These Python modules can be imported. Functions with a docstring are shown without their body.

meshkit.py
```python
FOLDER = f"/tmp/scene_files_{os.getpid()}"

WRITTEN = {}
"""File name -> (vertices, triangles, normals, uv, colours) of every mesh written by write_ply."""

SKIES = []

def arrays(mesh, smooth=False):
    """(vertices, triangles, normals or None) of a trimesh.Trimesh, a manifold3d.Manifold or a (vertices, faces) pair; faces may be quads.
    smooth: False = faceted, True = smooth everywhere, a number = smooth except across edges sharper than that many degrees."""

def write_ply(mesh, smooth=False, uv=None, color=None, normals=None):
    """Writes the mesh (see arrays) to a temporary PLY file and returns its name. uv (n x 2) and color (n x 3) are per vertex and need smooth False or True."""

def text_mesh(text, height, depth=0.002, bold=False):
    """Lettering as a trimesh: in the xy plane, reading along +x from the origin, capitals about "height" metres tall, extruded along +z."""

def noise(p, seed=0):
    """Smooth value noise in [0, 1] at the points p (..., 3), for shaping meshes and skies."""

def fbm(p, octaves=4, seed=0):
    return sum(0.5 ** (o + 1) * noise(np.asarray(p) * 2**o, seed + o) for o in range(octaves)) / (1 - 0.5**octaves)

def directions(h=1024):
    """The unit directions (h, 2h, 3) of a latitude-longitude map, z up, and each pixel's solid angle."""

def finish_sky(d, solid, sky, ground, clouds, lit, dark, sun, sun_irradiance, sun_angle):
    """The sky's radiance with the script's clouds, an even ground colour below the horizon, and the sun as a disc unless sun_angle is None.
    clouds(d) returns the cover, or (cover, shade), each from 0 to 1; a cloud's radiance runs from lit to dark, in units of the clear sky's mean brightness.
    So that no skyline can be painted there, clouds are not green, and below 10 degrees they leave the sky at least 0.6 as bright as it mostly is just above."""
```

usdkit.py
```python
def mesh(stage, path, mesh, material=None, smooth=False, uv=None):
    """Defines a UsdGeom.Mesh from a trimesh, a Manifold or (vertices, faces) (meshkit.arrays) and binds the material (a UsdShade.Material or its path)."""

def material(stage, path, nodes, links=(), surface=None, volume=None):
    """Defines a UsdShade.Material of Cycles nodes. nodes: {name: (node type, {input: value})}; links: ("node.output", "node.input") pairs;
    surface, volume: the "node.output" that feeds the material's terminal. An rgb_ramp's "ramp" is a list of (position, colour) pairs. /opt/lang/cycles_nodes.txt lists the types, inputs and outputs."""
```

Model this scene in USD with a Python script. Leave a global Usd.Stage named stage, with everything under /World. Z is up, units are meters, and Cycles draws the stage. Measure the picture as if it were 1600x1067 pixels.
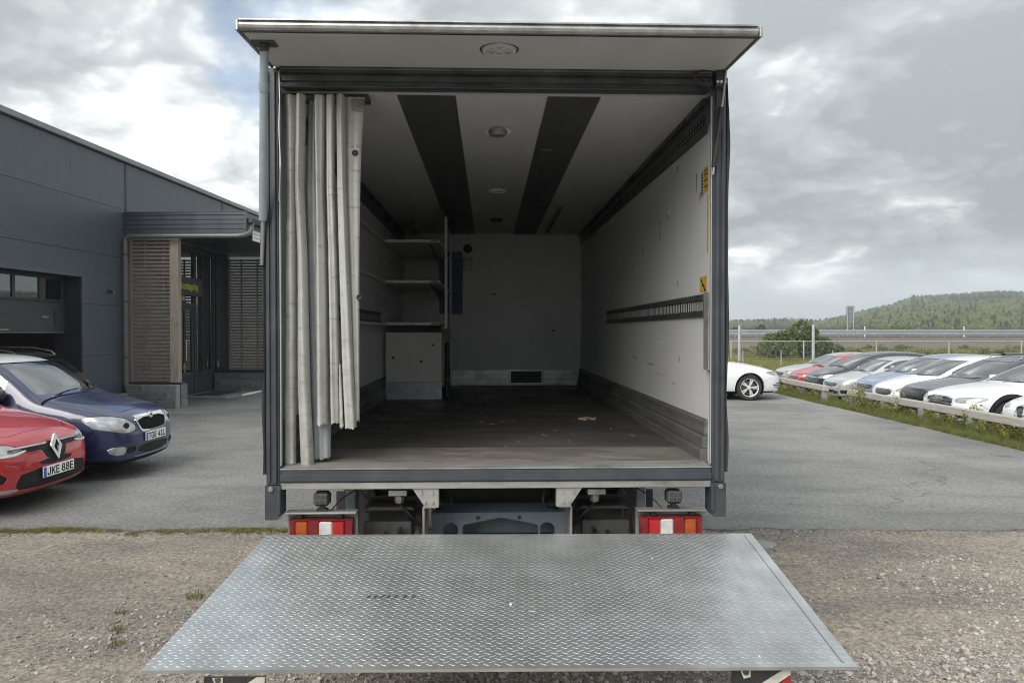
import math, random
import numpy as np, trimesh, manifold3d as m3, shapely, usdkit, meshkit
from shapely.geometry import Polygon, box as sbox, Point, LineString
from shapely import affinity
from scipy import ndimage
from pxr import Usd, UsdGeom, UsdLux, UsdShade, Gf, Sdf, Vt

stage = Usd.Stage.CreateInMemory()
UsdGeom.SetStageUpAxis(stage, "Z"); UsdGeom.SetStageMetersPerUnit(stage, 1.0)
World = UsdGeom.Xform.Define(stage, "/World").GetPrim()
UsdGeom.Scope.Define(stage, "/World/Looks")
T_ = Sdf.ValueTypeNames
PI = math.pi
HAZE = 0.0006
SKY_STRENGTH = 0.055

# ------------------------------------------------------------------ camera
CAM_H, PITCH = 1.8, 0.769
cam = UsdGeom.Camera.Define(stage, "/World/camera")
cam.AddTranslateOp().Set(Gf.Vec3d(0, 0, CAM_H)); cam.AddRotateXOp().Set(90 - PITCH)
cam.CreateHorizontalApertureAttr(36.0); cam.CreateFocalLengthAttr(26.0)
cam.CreateFStopAttr(0.0)
cam.CreateClippingRangeAttr(Gf.Vec2f(0.05, 50000))
cam.CreateExposureAttr(1.75)

# ------------------------------------------------------------------ sky and sun
SUN_EL, SUN_AZ = math.radians(36), math.radians(-140)      # azimuth = atan2(x, y): behind and to the left of the camera
SD = np.array([math.cos(SUN_EL) * math.sin(SUN_AZ), math.cos(SUN_EL) * math.cos(SUN_AZ), math.sin(SUN_EL)])
SKY_LOC = (0.15, 5.01, 0.0)
def sky():
    n = {"tc": ("texture_coordinate", {}), "sep": ("separate_xyz", {}), "zc": ("math", {"math_type": "maximum", "value2": 0.0}), "za": ("math", {"math_type": "add", "value2": 0.34}),
         "dx": ("math", {"math_type": "divide"}), "dy": ("math", {"math_type": "divide"}), "cmb": ("combine_xyz", {"z": 0.0}),
         "map": ("mapping", {"location": SKY_LOC}), "map2": ("mapping", {"location": (-8.97, 6.69, 1.0)}), "map3": ("mapping", {"location": (-5.23, -5.12, 3.0)}),
         "n1": ("noise_texture", {"scale": 0.9, "detail": 8.0, "roughness": 0.55, "distortion": 0.3}),      # cover
         "n2": ("noise_texture", {"scale": 2.6, "detail": 10.0, "roughness": 0.56, "distortion": 0.15}),      # billows
         "n3": ("noise_texture", {"scale": 1.0, "detail": 3.0, "roughness": 0.5, "distortion": 0.1}),       # broad light and dark masses
         "cov": ("map_range", {"range_type": "smoothstep", "from_min": 0.27, "from_max": 0.37, "clamp": True}),
         "vw": ("vector_math", {"math_type": "multiply_add", "vector2": (0.5, 0.5, 0.5)}), "vo": ("voronoi_texture", {"scale": 3.2, "feature": "smooth_f1", "smoothness": 0.35, "detail": 3.0, "roughness": 0.55}),
         "vm": ("math", {"math_type": "multiply_add", "value2": 0.24}),
         "h3": ("math", {"math_type": "multiply", "value2": 0.60}), "mx": ("math", {"math_type": "multiply_add", "value2": 0.50}),
         "shade": ("rgb_ramp", {"ramp": [(0.0, (14.0, 14.0, 13.7)), (0.555, (13.0, 13.1, 12.8)), (0.595, (10.2, 10.4, 10.2)), (0.635, (7.3, 7.6, 7.5)), (0.685, (5.1, 5.35, 5.4)), (0.755, (3.3, 3.5, 3.6)), (0.86, (2.2, 2.4, 2.5))]}),
         "ov": ("math", {"math_type": "multiply_add", "value2": 1.25, "value3": 0.76}), "ovm": ("vector_math", {"math_type": "scale"}),
         "st": ("sky_texture", {"sky_type": "single_scattering", "sun_disc": False, "sun_elevation": SUN_EL, "sun_rotation": SUN_AZ, "air_density": 1.0, "aerosol_density": 1.5}),
         "hz": ("map_range", {"range_type": "smoothstep", "from_min": 0.0, "from_max": 0.13, "to_min": 0.8, "to_max": 0.0, "clamp": True}),
         "mix": ("mix_color", {"use_clamp": False}), "mixh": ("mix_color", {"b": (6.2, 6.9, 7.3), "use_clamp": False}), "bg": ("background_shader", {"strength": SKY_STRENGTH})}
    l = [("tc.generated", "sep.vector"), ("sep.z", "zc.value1"), ("zc.value", "za.value1"), ("sep.x", "dx.value1"), ("za.value", "dx.value2"),
         ("sep.y", "dy.value1"), ("za.value", "dy.value2"), ("dx.value", "cmb.x"), ("dy.value", "cmb.y"),
         ("cmb.vector", "map.vector"), ("map.vector", "n1.vector"), ("cmb.vector", "map2.vector"), ("map2.vector", "n2.vector"), ("cmb.vector", "map3.vector"), ("map3.vector", "n3.vector"),
         ("n1.fac", "cov.value"), ("n3.fac", "h3.value1"), ("n2.color", "vw.vector1"), ("map2.vector", "vw.vector3"), ("vw.vector", "vo.vector"), ("vo.distance", "vm.value1"), ("n2.fac", "mx.value1"), ("h3.value", "mx.value3"), ("mx.value", "vm.value3"), ("vm.value", "shade.fac"), ("zc.value", "ov.value1"), ("shade.color", "ovm.vector1"), ("ov.value", "ovm.scale"),
         ("st.color", "mix.a"), ("ovm.vector", "mix.b"), ("cov.result", "mix.fac"), ("sep.z", "hz.value"), ("hz.result", "mixh.fac"), ("mix.result", "mixh.a"), ("mixh.result", "bg.color")]
    return usdkit.material(stage, "/World/Looks/sky", n, l, surface="bg.background")
dome = UsdLux.DomeLight.Define(stage, "/World/sky")
UsdShade.MaterialBindingAPI.Apply(dome.GetPrim()).Bind(sky())
dome.GetPrim().SetCustomDataByKey("kind", "structure")
sun = UsdLux.DistantLight.Define(stage, "/World/sun")
sun.CreateNormalizeAttr(True) if hasattr(sun, "CreateNormalizeAttr") else None
sun.GetPrim().CreateAttribute("inputs:normalize", T_.Bool).Set(True)
sun.CreateIntensityAttr(0.4); sun.CreateAngleAttr(55.0); sun.CreateColorAttr(Gf.Vec3f(1.0, 0.95, 0.88))
sun.AddRotateXYZOp().Set(Gf.Vec3f(math.degrees(PI / 2 - SUN_EL), 0, math.degrees(PI - SUN_AZ)))

# ------------------------------------------------------------------ helpers: naming and prims
_used = {}
def numbered(path):
    k = _used.get(path, -1) + 1; _used[path] = k
    return path if k == 0 else f"{path}_{k:03d}"
def tag(p, label=None, cat=None, group=None, kind=None):
    p = p.GetPrim() if hasattr(p, "GetPrim") else p
    for k, v in (("label", label), ("category", cat), ("group", group), ("kind", kind)):
        if v: p.SetCustomDataByKey(k, v)
    return p
def thing(name, label, cat, loc=(0, 0, 0), rz=0.0, group=None, kind=None):
    x = UsdGeom.Xform.Define(stage, numbered("/World/" + name))
    x.AddTranslateOp().Set(Gf.Vec3d(*map(float, loc))); x.AddRotateZOp().Set(float(rz))
    return tag(x, label, cat, group, kind)
def obj(name, mesh, mat, parent=None, smooth=False, label=None, cat=None, group=None, kind=None):
    base = "/World" if parent is None else str(parent.GetPath())
    m = usdkit.mesh(stage, numbered(f"{base}/{name}"), mesh, mat, smooth)
    return tag(m, label, cat, group, kind)
def obj_n(name, v, f, n, mat, parent):
    path = numbered(f"{parent.GetPath()}/{name}")
    m = UsdGeom.Mesh.Define(stage, path)
    m.CreatePointsAttr(Vt.Vec3fArray.FromNumpy(v.astype(np.float32)))
    m.CreateFaceVertexCountsAttr(Vt.IntArray.FromNumpy(np.full(len(f), 3, np.int32)))
    m.CreateFaceVertexIndicesAttr(Vt.IntArray.FromNumpy(f.astype(np.int32).ravel()))
    m.CreateSubdivisionSchemeAttr("none")
    m.CreateNormalsAttr(Vt.Vec3fArray.FromNumpy(n.astype(np.float32))); m.SetNormalsInterpolation("vertex")
    UsdShade.MaterialBindingAPI.Apply(m.GetPrim()).Bind(mat)
    return m.GetPrim()

# ------------------------------------------------------------------ helpers: shapes
cat_ = trimesh.util.concatenate
def box(x0, x1, y0, y1, z0, z1):
    m = trimesh.creation.box([abs(x1 - x0), abs(y1 - y0), abs(z1 - z0)])
    m.apply_translation([(x0 + x1) / 2, (y0 + y1) / 2, (z0 + z1) / 2]); return m
def rbox(x0, x1, y0, y1, z0, z1, r=0.004):
    """a box with chamfered edges"""
    lo, hi = np.minimum([x0, y0, z0], [x1, y1, z1]), np.maximum([x0, y0, z0], [x1, y1, z1])
    r = min(r, 0.45 * (hi - lo).min()); P = []
    for k in range(3):
        a, b = lo.copy() + r, hi.copy() - r; a[k] -= r; b[k] += r
        P += [[(a, b)[i][0], (a, b)[j][1], (a, b)[l][2]] for i in (0, 1) for j in (0, 1) for l in (0, 1)]
    return trimesh.convex.convex_hull(np.array(P))
def tube(pts, r, sides=8, caps=True):
    p = np.asarray(pts, float); t = np.gradient(p, axis=0); t /= np.linalg.norm(t, axis=1, keepdims=True) + 1e-12
    ref = np.array([0, 0, 1.0]) if abs(t[0][2]) < 0.9 else np.array([1.0, 0, 0]); A = []
    for k in range(len(p)):
        a = ref - t[k] * (ref @ t[k]); a /= np.linalg.norm(a) + 1e-12; ref = a; A.append(a)
    A = np.array(A); B = np.cross(t, A); ang = np.arange(sides) * 2 * PI / sides
    R = np.broadcast_to(r, (len(p),))[:, None, None]
    v = (p[:, None] + R * (np.cos(ang)[None, :, None] * A[:, None] + np.sin(ang)[None, :, None] * B[:, None])).reshape(-1, 3)
    f = []
    for i in range(len(p) - 1):
        for j in range(sides):
            a, b = i * sides + j, i * sides + (j + 1) % sides
            f += [[a, b, b + sides], [a, b + sides, a + sides]]
    if caps:
        n = len(v); v = np.vstack([v, p[:1], p[-1:]]); o = (len(p) - 1) * sides
        for j in range(sides):
            f += [[(j + 1) % sides, j, n], [o + j, o + (j + 1) % sides, n + 1]]
    return trimesh.Trimesh(v, np.array(f), process=False)
def cyl(a, b, r, sides=16): return tube([a, b], r, sides)
def arc_path(pts, r=0.1, n=6):
    """polyline with rounded corners"""
    p = [np.asarray(q, float) for q in pts]; out = [p[0]]
    for k in range(1, len(p) - 1):
        u, w = p[k - 1] - p[k], p[k + 1] - p[k]; d = min(r, np.linalg.norm(u) / 2, np.linalg.norm(w) / 2)
        a, b = p[k] + u / np.linalg.norm(u) * d, p[k] + w / np.linalg.norm(w) * d
        out += [(1 - s) ** 2 * a + 2 * s * (1 - s) * p[k] + s * s * b for s in np.linspace(0, 1, n)]
    return np.array(out + [p[-1]])
def ext(poly, y0, y1, axis="y"):
    """a polygon (or list of points) extruded. axis y: given in (x, z); axis x: given in (y, z); axis z: given in (x, y)"""
    poly = poly if hasattr(poly, "geom_type") else Polygon(poly)
    out = []
    for g in getattr(poly, "geoms", [poly]):
        if g.is_empty or g.area < 1e-9: continue
        m = trimesh.creation.extrude_polygon(g, y1 - y0, engine="earcut"); v = m.vertices
        if axis == "y": m = trimesh.Trimesh(np.c_[v[:, 0], y0 + v[:, 2], v[:, 1]], m.faces[:, ::-1], process=False)
        elif axis == "x": m = trimesh.Trimesh(np.c_[y0 + v[:, 2], v[:, 0], v[:, 1]], m.faces, process=False)
        else: m = trimesh.Trimesh(v + [0, 0, y0], m.faces, process=False)
        out.append(m)
    return cat_(out)
def lathe(prof, sides=24, axis="y"):
    """profile (r, h) turned about an axis"""
    P = np.array(prof, float); a = np.arange(sides) * 2 * PI / sides; n = len(P)
    v = np.stack([P[None, :, 0] * np.cos(a)[:, None], P[None, :, 0] * np.sin(a)[:, None], np.broadcast_to(P[:, 1], (sides, n))], -1).reshape(-1, 3)
    f = []
    for i in range(sides):
        for j in range(n - 1):
            p, q = i * n + j, ((i + 1) % sides) * n + j
            f += [[p, q, q + 1], [p, q + 1, p + 1]]
    if axis == "y": v = v[:, [0, 2, 1]] * [1, 1, 1]; f = [x[::-1] for x in f]
    if axis == "x": v = v[:, [2, 0, 1]]
    return trimesh.Trimesh(v, np.array(f), process=False)
def mv(m, t=(0, 0, 0), rz=0, rx=0, ry=0, s=1):
    m = m.copy(); R = trimesh.transformations
    M = R.translation_matrix(t) @ R.euler_matrix(rx, ry, rz) @ np.diag([*(np.ones(3) * s), 1]); m.apply_transform(M); return m
def grid_mesh(X, Y, Z):
    ny, nx = X.shape; i = np.arange(ny * nx).reshape(ny, nx)
    a, b, c, d = i[:-1, :-1].ravel(), i[:-1, 1:].ravel(), i[1:, 1:].ravel(), i[1:, :-1].ravel()
    return trimesh.Trimesh(np.c_[X.ravel(), Y.ravel(), Z.ravel()], np.vstack([np.c_[a, b, c], np.c_[a, c, d]]), process=False)
def sstep(x, a, b):
    t = np.clip((np.asarray(x, float) - a) / (b - a), 0, 1); return t * t * (3 - 2 * t)

# ------------------------------------------------------------------ helpers: materials
def mat(name, color, rough=0.5, metal=0.0, color2=None, nscale=6.0, ndetail=5.0, lo=0.35, hi=0.65, bump=0.0, bscale=60.0, bdist=0.01, coat=0.0, spec=0.5, rough2=None,
        stretch=None, color3=None, n3scale=1.0, lo3=0.55, hi3=0.7, sheen=0, ior=None, emit=None, obj_space=False, translucent=None):
    n = {"p": ("principled_bsdf", {"base_color": color, "roughness": rough, "metallic": metal, "coat_weight": coat, "specular_ior_level": spec})}
    if ior: n["p"][1]["ior"] = ior
    l = []; n["g"] = ("texture_coordinate", {}) if obj_space else ("geometry", {}); src = "g.object" if obj_space else "g.position"
    if stretch: n["m"] = ("mapping", {"scale": stretch}); l.append((src, "m.vector")); src = "m.vector"
    if color2 is not None:
        n["n"] = ("noise_texture", {"scale": nscale, "detail": ndetail, "roughness": 0.6}); n["r"] = ("map_range", {"from_min": lo, "from_max": hi, "clamp": True})
        n["x"] = ("mix_color", {"a": color, "b": color2}); l += [(src, "n.vector"), ("n.fac", "r.value"), ("r.result", "x.fac")]; out = "x.result"
        if rough2 is not None: n["rr"] = ("mix_float", {"a": rough, "b": rough2}); l += [("r.result", "rr.fac"), ("rr.result", "p.roughness")]
        if color3 is not None:
            n["n3"] = ("noise_texture", {"scale": n3scale, "detail": 6.0, "roughness": 0.6}); n["r3"] = ("map_range", {"from_min": lo3, "from_max": hi3, "clamp": True})
            n["x3"] = ("mix_color", {"b": color3}); l += [(src, "n3.vector"), ("n3.fac", "r3.value"), ("r3.result", "x3.fac"), (out, "x3.a")]; out = "x3.result"
        l.append((out, "p.base_color"))
    if bump:
        n["bn"] = ("noise_texture", {"scale": bscale, "detail": 4.0, "roughness": 0.6}); n["b"] = ("bump", {"strength": bump, "distance": bdist})
        l += [(src, "bn.vector"), ("bn.fac", "b.height"), ("b.normal", "p.normal")]
    surf = "p.BSDF"
    if translucent:
        n["t"] = ("translucent_bsdf", {"color": translucent}); n["mc"] = ("mix_closure", {"fac": 0.35}); l += [("p.BSDF", "mc.closure1"), ("t.BSDF", "mc.closure2")]; surf = "mc.closure"
    return usdkit.material(stage, "/World/Looks/" + name, n, l, surface=surf)

# ================================================================== materials of the truck
rng = np.random.default_rng(7)
M = {}
M["frame"] = mat("frame_paint", (0.030, 0.037, 0.046), 0.38, color2=(0.055, 0.062, 0.07), nscale=5, lo=0.4, hi=0.75, bump=0.15, bscale=40, bdist=0.002)
M["rubber"] = mat("black_rubber", (0.014, 0.015, 0.017), 0.6, color2=(0.03, 0.03, 0.032), nscale=9)
M["alu"] = mat("dull_aluminium", (0.42, 0.43, 0.43), 0.42, 0.85, color2=(0.26, 0.26, 0.255), nscale=8, bump=0.1, bscale=80, bdist=0.002)
M["alu_dirty"] = mat("dirty_aluminium", (0.36, 0.355, 0.34), 0.5, 0.6, color2=(0.16, 0.155, 0.145), nscale=7, lo=0.35, hi=0.7, stretch=(0.35, 1, 1), rough2=0.7)
M["steel_dark"] = mat("rail_steel", (0.10, 0.107, 0.115), 0.45, 0.5, color2=(0.055, 0.058, 0.062), nscale=6)
M["kick"] = mat("kick_rail_steel", (0.17, 0.175, 0.175), 0.5, 0.5, color2=(0.075, 0.075, 0.073), nscale=5, lo=0.35, hi=0.7, stretch=(1, 0.22, 2.0), rough2=0.75)
M["hole"] = mat("slot_dark", (0.008, 0.008, 0.009), 0.8)
M["slotlight"] = mat("slot_edge", (0.5, 0.51, 0.51), 0.5, 0.1)
M["post_light"] = mat("edge_strip", (0.5, 0.51, 0.51), 0.4, 0.7)
M["strut_blue"] = mat("pale_blue_strut", (0.27, 0.335, 0.38), 0.35, 0.2, color2=(0.33, 0.38, 0.41), nscale=10)
M["chassis"] = mat("chassis_black", (0.012, 0.0135, 0.016), 0.55, color2=(0.04, 0.038, 0.035), nscale=7, lo=0.45, hi=0.8)
M["chassis_grey"] = mat("chassis_dusty", (0.035, 0.036, 0.037), 0.7, color2=(0.085, 0.082, 0.076), nscale=6)
M["beam"] = mat("beam_blue_grey", (0.10, 0.135, 0.17), 0.42, color2=(0.13, 0.16, 0.19), nscale=6)
M["floor"] = mat("plywood_floor", (0.070, 0.064, 0.061), 0.42, color2=(0.040, 0.037, 0.037), nscale=3.0, lo=0.35, hi=0.65, stretch=(0.7, 1.2, 1), color3=(0.13, 0.122, 0.112), n3scale=1.1, lo3=0.50, hi3=0.85, bump=0.1, bscale=90, bdist=0.001, rough2=0.6)
M["floor_dusty"] = mat("dusty_plywood_floor", (0.105, 0.095, 0.084), 0.6, color2=(0.15, 0.14, 0.122), nscale=3.2, lo=0.42, hi=0.62, stretch=(0.9, 1.8, 1), color3=(0.22, 0.21, 0.18), n3scale=3.4, lo3=0.55, hi3=0.75, bump=0.15, bscale=120, bdist=0.001)
M["scuff_soft"] = mat("soft_scuff", (0.36, 0.37, 0.375), 0.5, color2=(0.27, 0.275, 0.275), nscale=40)
M["white_paint"] = mat("white_shelf_paint", (0.62, 0.62, 0.59), 0.45, color2=(0.42, 0.41, 0.38), nscale=14, lo=0.58, hi=0.72)
M["ply_panel"] = mat("cream_panel", (0.50, 0.50, 0.47), 0.5, color2=(0.44, 0.43, 0.40), nscale=5, lo=0.5, hi=0.75)
M["checker"] = mat("checker_sheet", (0.33, 0.34, 0.35), 0.4, 0.8, color2=(0.23, 0.235, 0.24), nscale=9)
M["blue_board"] = mat("blue_board", (0.02, 0.055, 0.13), 0.5, color2=(0.028, 0.07, 0.15), nscale=6)
M["yellow"] = mat("yellow_sticker", (0.44, 0.30, 0.045), 0.5, color2=(0.37, 0.25, 0.04), nscale=20)
M["sticker_grey"] = mat("grey_sticker", (0.33, 0.36, 0.34), 0.5, color2=(0.2, 0.23, 0.22), nscale=40)
M["ink"] = mat("black_ink", (0.012, 0.012, 0.012), 0.6)
M["inkgrey"] = mat("worn_ink", (0.05, 0.05, 0.05), 0.6)
M["white"] = mat("white_plain", (0.75, 0.75, 0.73), 0.5, color2=(0.62, 0.62, 0.6), nscale=20)
M["red_lens"] = mat("red_lens", (0.20, 0.006, 0.010), 0.15, color2=(0.12, 0.004, 0.007), nscale=18, coat=1.0, bump=0.25, bscale=160, bdist=0.002)
M["red_lens_bright"] = mat("bright_red_lens", (0.42, 0.010, 0.014), 0.15, color2=(0.28, 0.006, 0.010), nscale=14, coat=1.0, bump=0.25, bscale=160, bdist=0.002)
M["amber_lens"] = mat("amber_lens", (0.40, 0.09, 0.010), 0.15, color2=(0.25, 0.045, 0.007), nscale=14, coat=1.0, bump=0.25, bscale=160, bdist=0.002)
M["clear_lens"] = mat("clear_lens", (0.62, 0.62, 0.62), 0.15, color2=(0.4, 0.4, 0.4), nscale=16, coat=1.0, bump=0.2, bscale=140, bdist=0.002)
M["tyre"] = mat("tyre_rubber", (0.016, 0.016, 0.017), 0.75, color2=(0.03, 0.029, 0.028), nscale=9)
M["flag_red"] = mat("flag_red", (0.26, 0.018, 0.02), 0.45)
M["flag_white"] = mat("flag_white", (0.5, 0.49, 0.44), 0.4, color2=(0.36, 0.35, 0.31), nscale=30)
M["body_white"] = mat("box_white_grp", (0.70, 0.71, 0.70), 0.3, color2=(0.62, 0.63, 0.62), nscale=3)
M["scrap"] = mat("cardboard_scrap", (0.42, 0.31, 0.20), 0.85, color2=(0.3, 0.21, 0.13), nscale=60)
M["chip"] = mat("paint_chip", (0.75, 0.75, 0.73), 0.6)
def wall_white():
    """white GRP lining with vertical scratches, rub marks and grime"""
    n = {"g": ("geometry", {}), "m1": ("mapping", {"scale": (7, 7, 0.9)}), "n1": ("noise_texture", {"scale": 3.0, "detail": 5.0, "roughness": 0.6}),
         "r1": ("map_range", {"from_min": 0.72, "from_max": 0.86, "clamp": True, "to_max": 0.6}),
         "m2": ("mapping", {"scale": (2.2, 2.2, 1.6)}), "n2": ("noise_texture", {"scale": 1.1, "detail": 8.0, "roughness": 0.65}), "r2": ("map_range", {"from_min": 0.42, "from_max": 0.72, "clamp": True, "to_max": 0.45}),
         "m3": ("mapping", {"scale": (0.8, 0.8, 9.0)}), "n3": ("noise_texture", {"scale": 4.0, "detail": 6.0, "roughness": 0.7}), "r3": ("map_range", {"from_min": 0.70, "from_max": 0.78, "clamp": True, "to_max": 0.6}),
         "x1": ("mix_color", {"a": (0.50, 0.513, 0.52), "b": (0.41, 0.418, 0.42)}), "x2": ("mix_color", {"b": (0.22, 0.21, 0.20)}), "x3": ("mix_color", {"b": (0.3, 0.29, 0.27)}),
         "b": ("bump", {"strength": 0.05, "distance": 0.004}), "p": ("principled_bsdf", {"roughness": 0.4})}
    l = [("g.position", "m1.vector"), ("m1.vector", "n1.vector"), ("n1.fac", "r1.value"), ("g.position", "m2.vector"), ("m2.vector", "n2.vector"), ("n2.fac", "r2.value"),
         ("g.position", "m3.vector"), ("m3.vector", "n3.vector"), ("n3.fac", "r3.value"),
         ("r2.result", "x1.fac"), ("x1.result", "x2.a"), ("r1.result", "x2.fac"), ("x2.result", "x3.a"), ("r3.result", "x3.fac"), ("x3.result", "p.base_color"), ("n2.fac", "b.height"), ("b.normal", "p.normal")]
    return usdkit.material(stage, "/World/Looks/lining_white", n, l, surface="p.BSDF")
M["lining"] = wall_white()
def ceiling_mat():
    return mat("ceiling_white", (0.49, 0.495, 0.495), 0.45, color2=(0.42, 0.423, 0.42), nscale=1.5, lo=0.4, hi=0.7, stretch=(1, 0.4, 1))
M["ceil"] = ceiling_mat()
M["ceil_dark"] = mat("ceiling_dark_strip", (0.062, 0.063, 0.066), 0.55, color2=(0.05, 0.051, 0.054), nscale=3)
def pvc():
    """yellowed white PVC with crease lines and grime towards the foot"""
    n = {"g": ("geometry", {}), "m": ("mapping", {"scale": (6, 6, 26)}), "n": ("noise_texture", {"scale": 1.6, "detail": 3.0, "distortion": 0.4}), "r": ("map_range", {"from_min": 0.60, "from_max": 0.72, "clamp": True, "to_max": 0.6}),
         "n2": ("noise_texture", {"scale": 9.0, "detail": 7.0, "roughness": 0.65}), "r2": ("map_range", {"from_min": 0.36, "from_max": 0.66, "clamp": True, "to_max": 0.9}),
         "sz": ("separate_xyz", {}), "rz": ("map_range", {"from_min": 1.05, "from_max": 2.1, "to_min": 1.0, "to_max": 0.25, "clamp": True}), "mu": ("math", {"math_type": "multiply"}),
         "x1": ("mix_color", {"a": (0.43, 0.435, 0.42), "b": (0.13, 0.13, 0.13)}), "x2": ("mix_color", {"b": (0.25, 0.225, 0.18)}), "p": ("principled_bsdf", {"roughness": 0.38, "subsurface_weight": 0.0}),
         "b": ("bump", {"strength": 0.25, "distance": 0.004}), "t": ("translucent_bsdf", {"color": (0.55, 0.55, 0.5)}), "mc": ("mix_closure", {"fac": 0.12})}
    l = [("g.position", "m.vector"), ("m.vector", "n.vector"), ("n.fac", "r.value"), ("g.position", "n2.vector"), ("n2.fac", "r2.value"), ("g.position", "sz.vector"), ("sz.z", "rz.value"),
         ("r2.result", "mu.value1"), ("rz.result", "mu.value2"), ("r.result", "x1.fac"), ("x1.result", "x2.a"), ("mu.value", "x2.fac"), ("x2.result", "p.base_color"),
         ("n.fac", "b.height"), ("b.normal", "p.normal"), ("p.BSDF", "mc.closure1"), ("t.BSDF", "mc.closure2")]
    return usdkit.material(stage, "/World/Looks/pvc_strip", n, l, surface="mc.closure")
M["pvc"] = pvc()
def clear_pvc():
    n = {"p": ("principled_bsdf", {"base_color": (0.40, 0.42, 0.43), "roughness": 0.3}), "t": ("transparent_bsdf", {"color": (0.72, 0.76, 0.78)}), "mc": ("mix_closure", {"fac": 0.68}),
         "g": ("geometry", {}), "n": ("noise_texture", {"scale": 7.0, "detail": 4.0}), "b": ("bump", {"strength": 0.5, "distance": 0.02})}
    return usdkit.material(stage, "/World/Looks/clear_pvc", n, [("g.position", "n.vector"), ("n.fac", "b.height"), ("b.normal", "p.normal"), ("t.BSDF", "mc.closure1"), ("p.BSDF", "mc.closure2")], surface="mc.closure")
M["clear_pvc"] = clear_pvc()
def galv():
    """galvanised tread plate: worn, blotchy, with scratches"""
    n = {"g": ("geometry", {}), "n": ("noise_texture", {"scale": 5.0, "detail": 8.0, "roughness": 0.65}), "r": ("map_range", {"from_min": 0.36, "from_max": 0.66, "clamp": True}),
         "x": ("mix_color", {"a": (0.58, 0.60, 0.61), "b": (0.43, 0.443, 0.448)}), "m2": ("mapping", {"scale": (1.0, 14.0, 1.0), "rotation": (0, 0, 0.5)}), "n2": ("noise_texture", {"scale": 9.0, "detail": 4.0}),
         "r2": ("map_range", {"from_min": 0.68, "from_max": 0.76, "clamp": True, "to_max": 0.6}), "x2": ("mix_color", {"b": (0.62, 0.62, 0.61)}),
         "m3": ("mapping", {"scale": (1.6, 0.55, 1.0)}), "n3": ("noise_texture", {"scale": 2.6, "detail": 7.0, "roughness": 0.65}), "r3": ("map_range", {"from_min": 0.48, "from_max": 0.70, "clamp": True, "to_max": 0.6}), "x3": ("mix_color", {"b": (0.29, 0.285, 0.275)}),
         "ro": ("mix_float", {"a": 0.34, "b": 0.52}), "n4": ("noise_texture", {"scale": 260.0, "detail": 2.0}), "b": ("bump", {"strength": 0.12, "distance": 0.001}), "p": ("principled_bsdf", {"metallic": 0.80})}
    l = [("g.position", "n.vector"), ("n.fac", "r.value"), ("r.result", "x.fac"), ("g.position", "m2.vector"), ("m2.vector", "n2.vector"), ("n2.fac", "r2.value"), ("x.result", "x2.a"), ("r2.result", "x2.fac"),
         ("g.position", "m3.vector"), ("m3.vector", "n3.vector"), ("n3.fac", "r3.value"), ("x2.result", "x3.a"), ("r3.result", "x3.fac"), ("x3.result", "p.base_color"), ("r3.result", "ro.fac"), ("ro.result", "p.roughness"),
         ("g.position", "n4.vector"), ("n4.fac", "b.height"), ("b.normal", "p.normal")]
    return usdkit.material(stage, "/World/Looks/galvanised_tread", n, l, surface="p.BSDF")
M["galv"] = galv()

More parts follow.
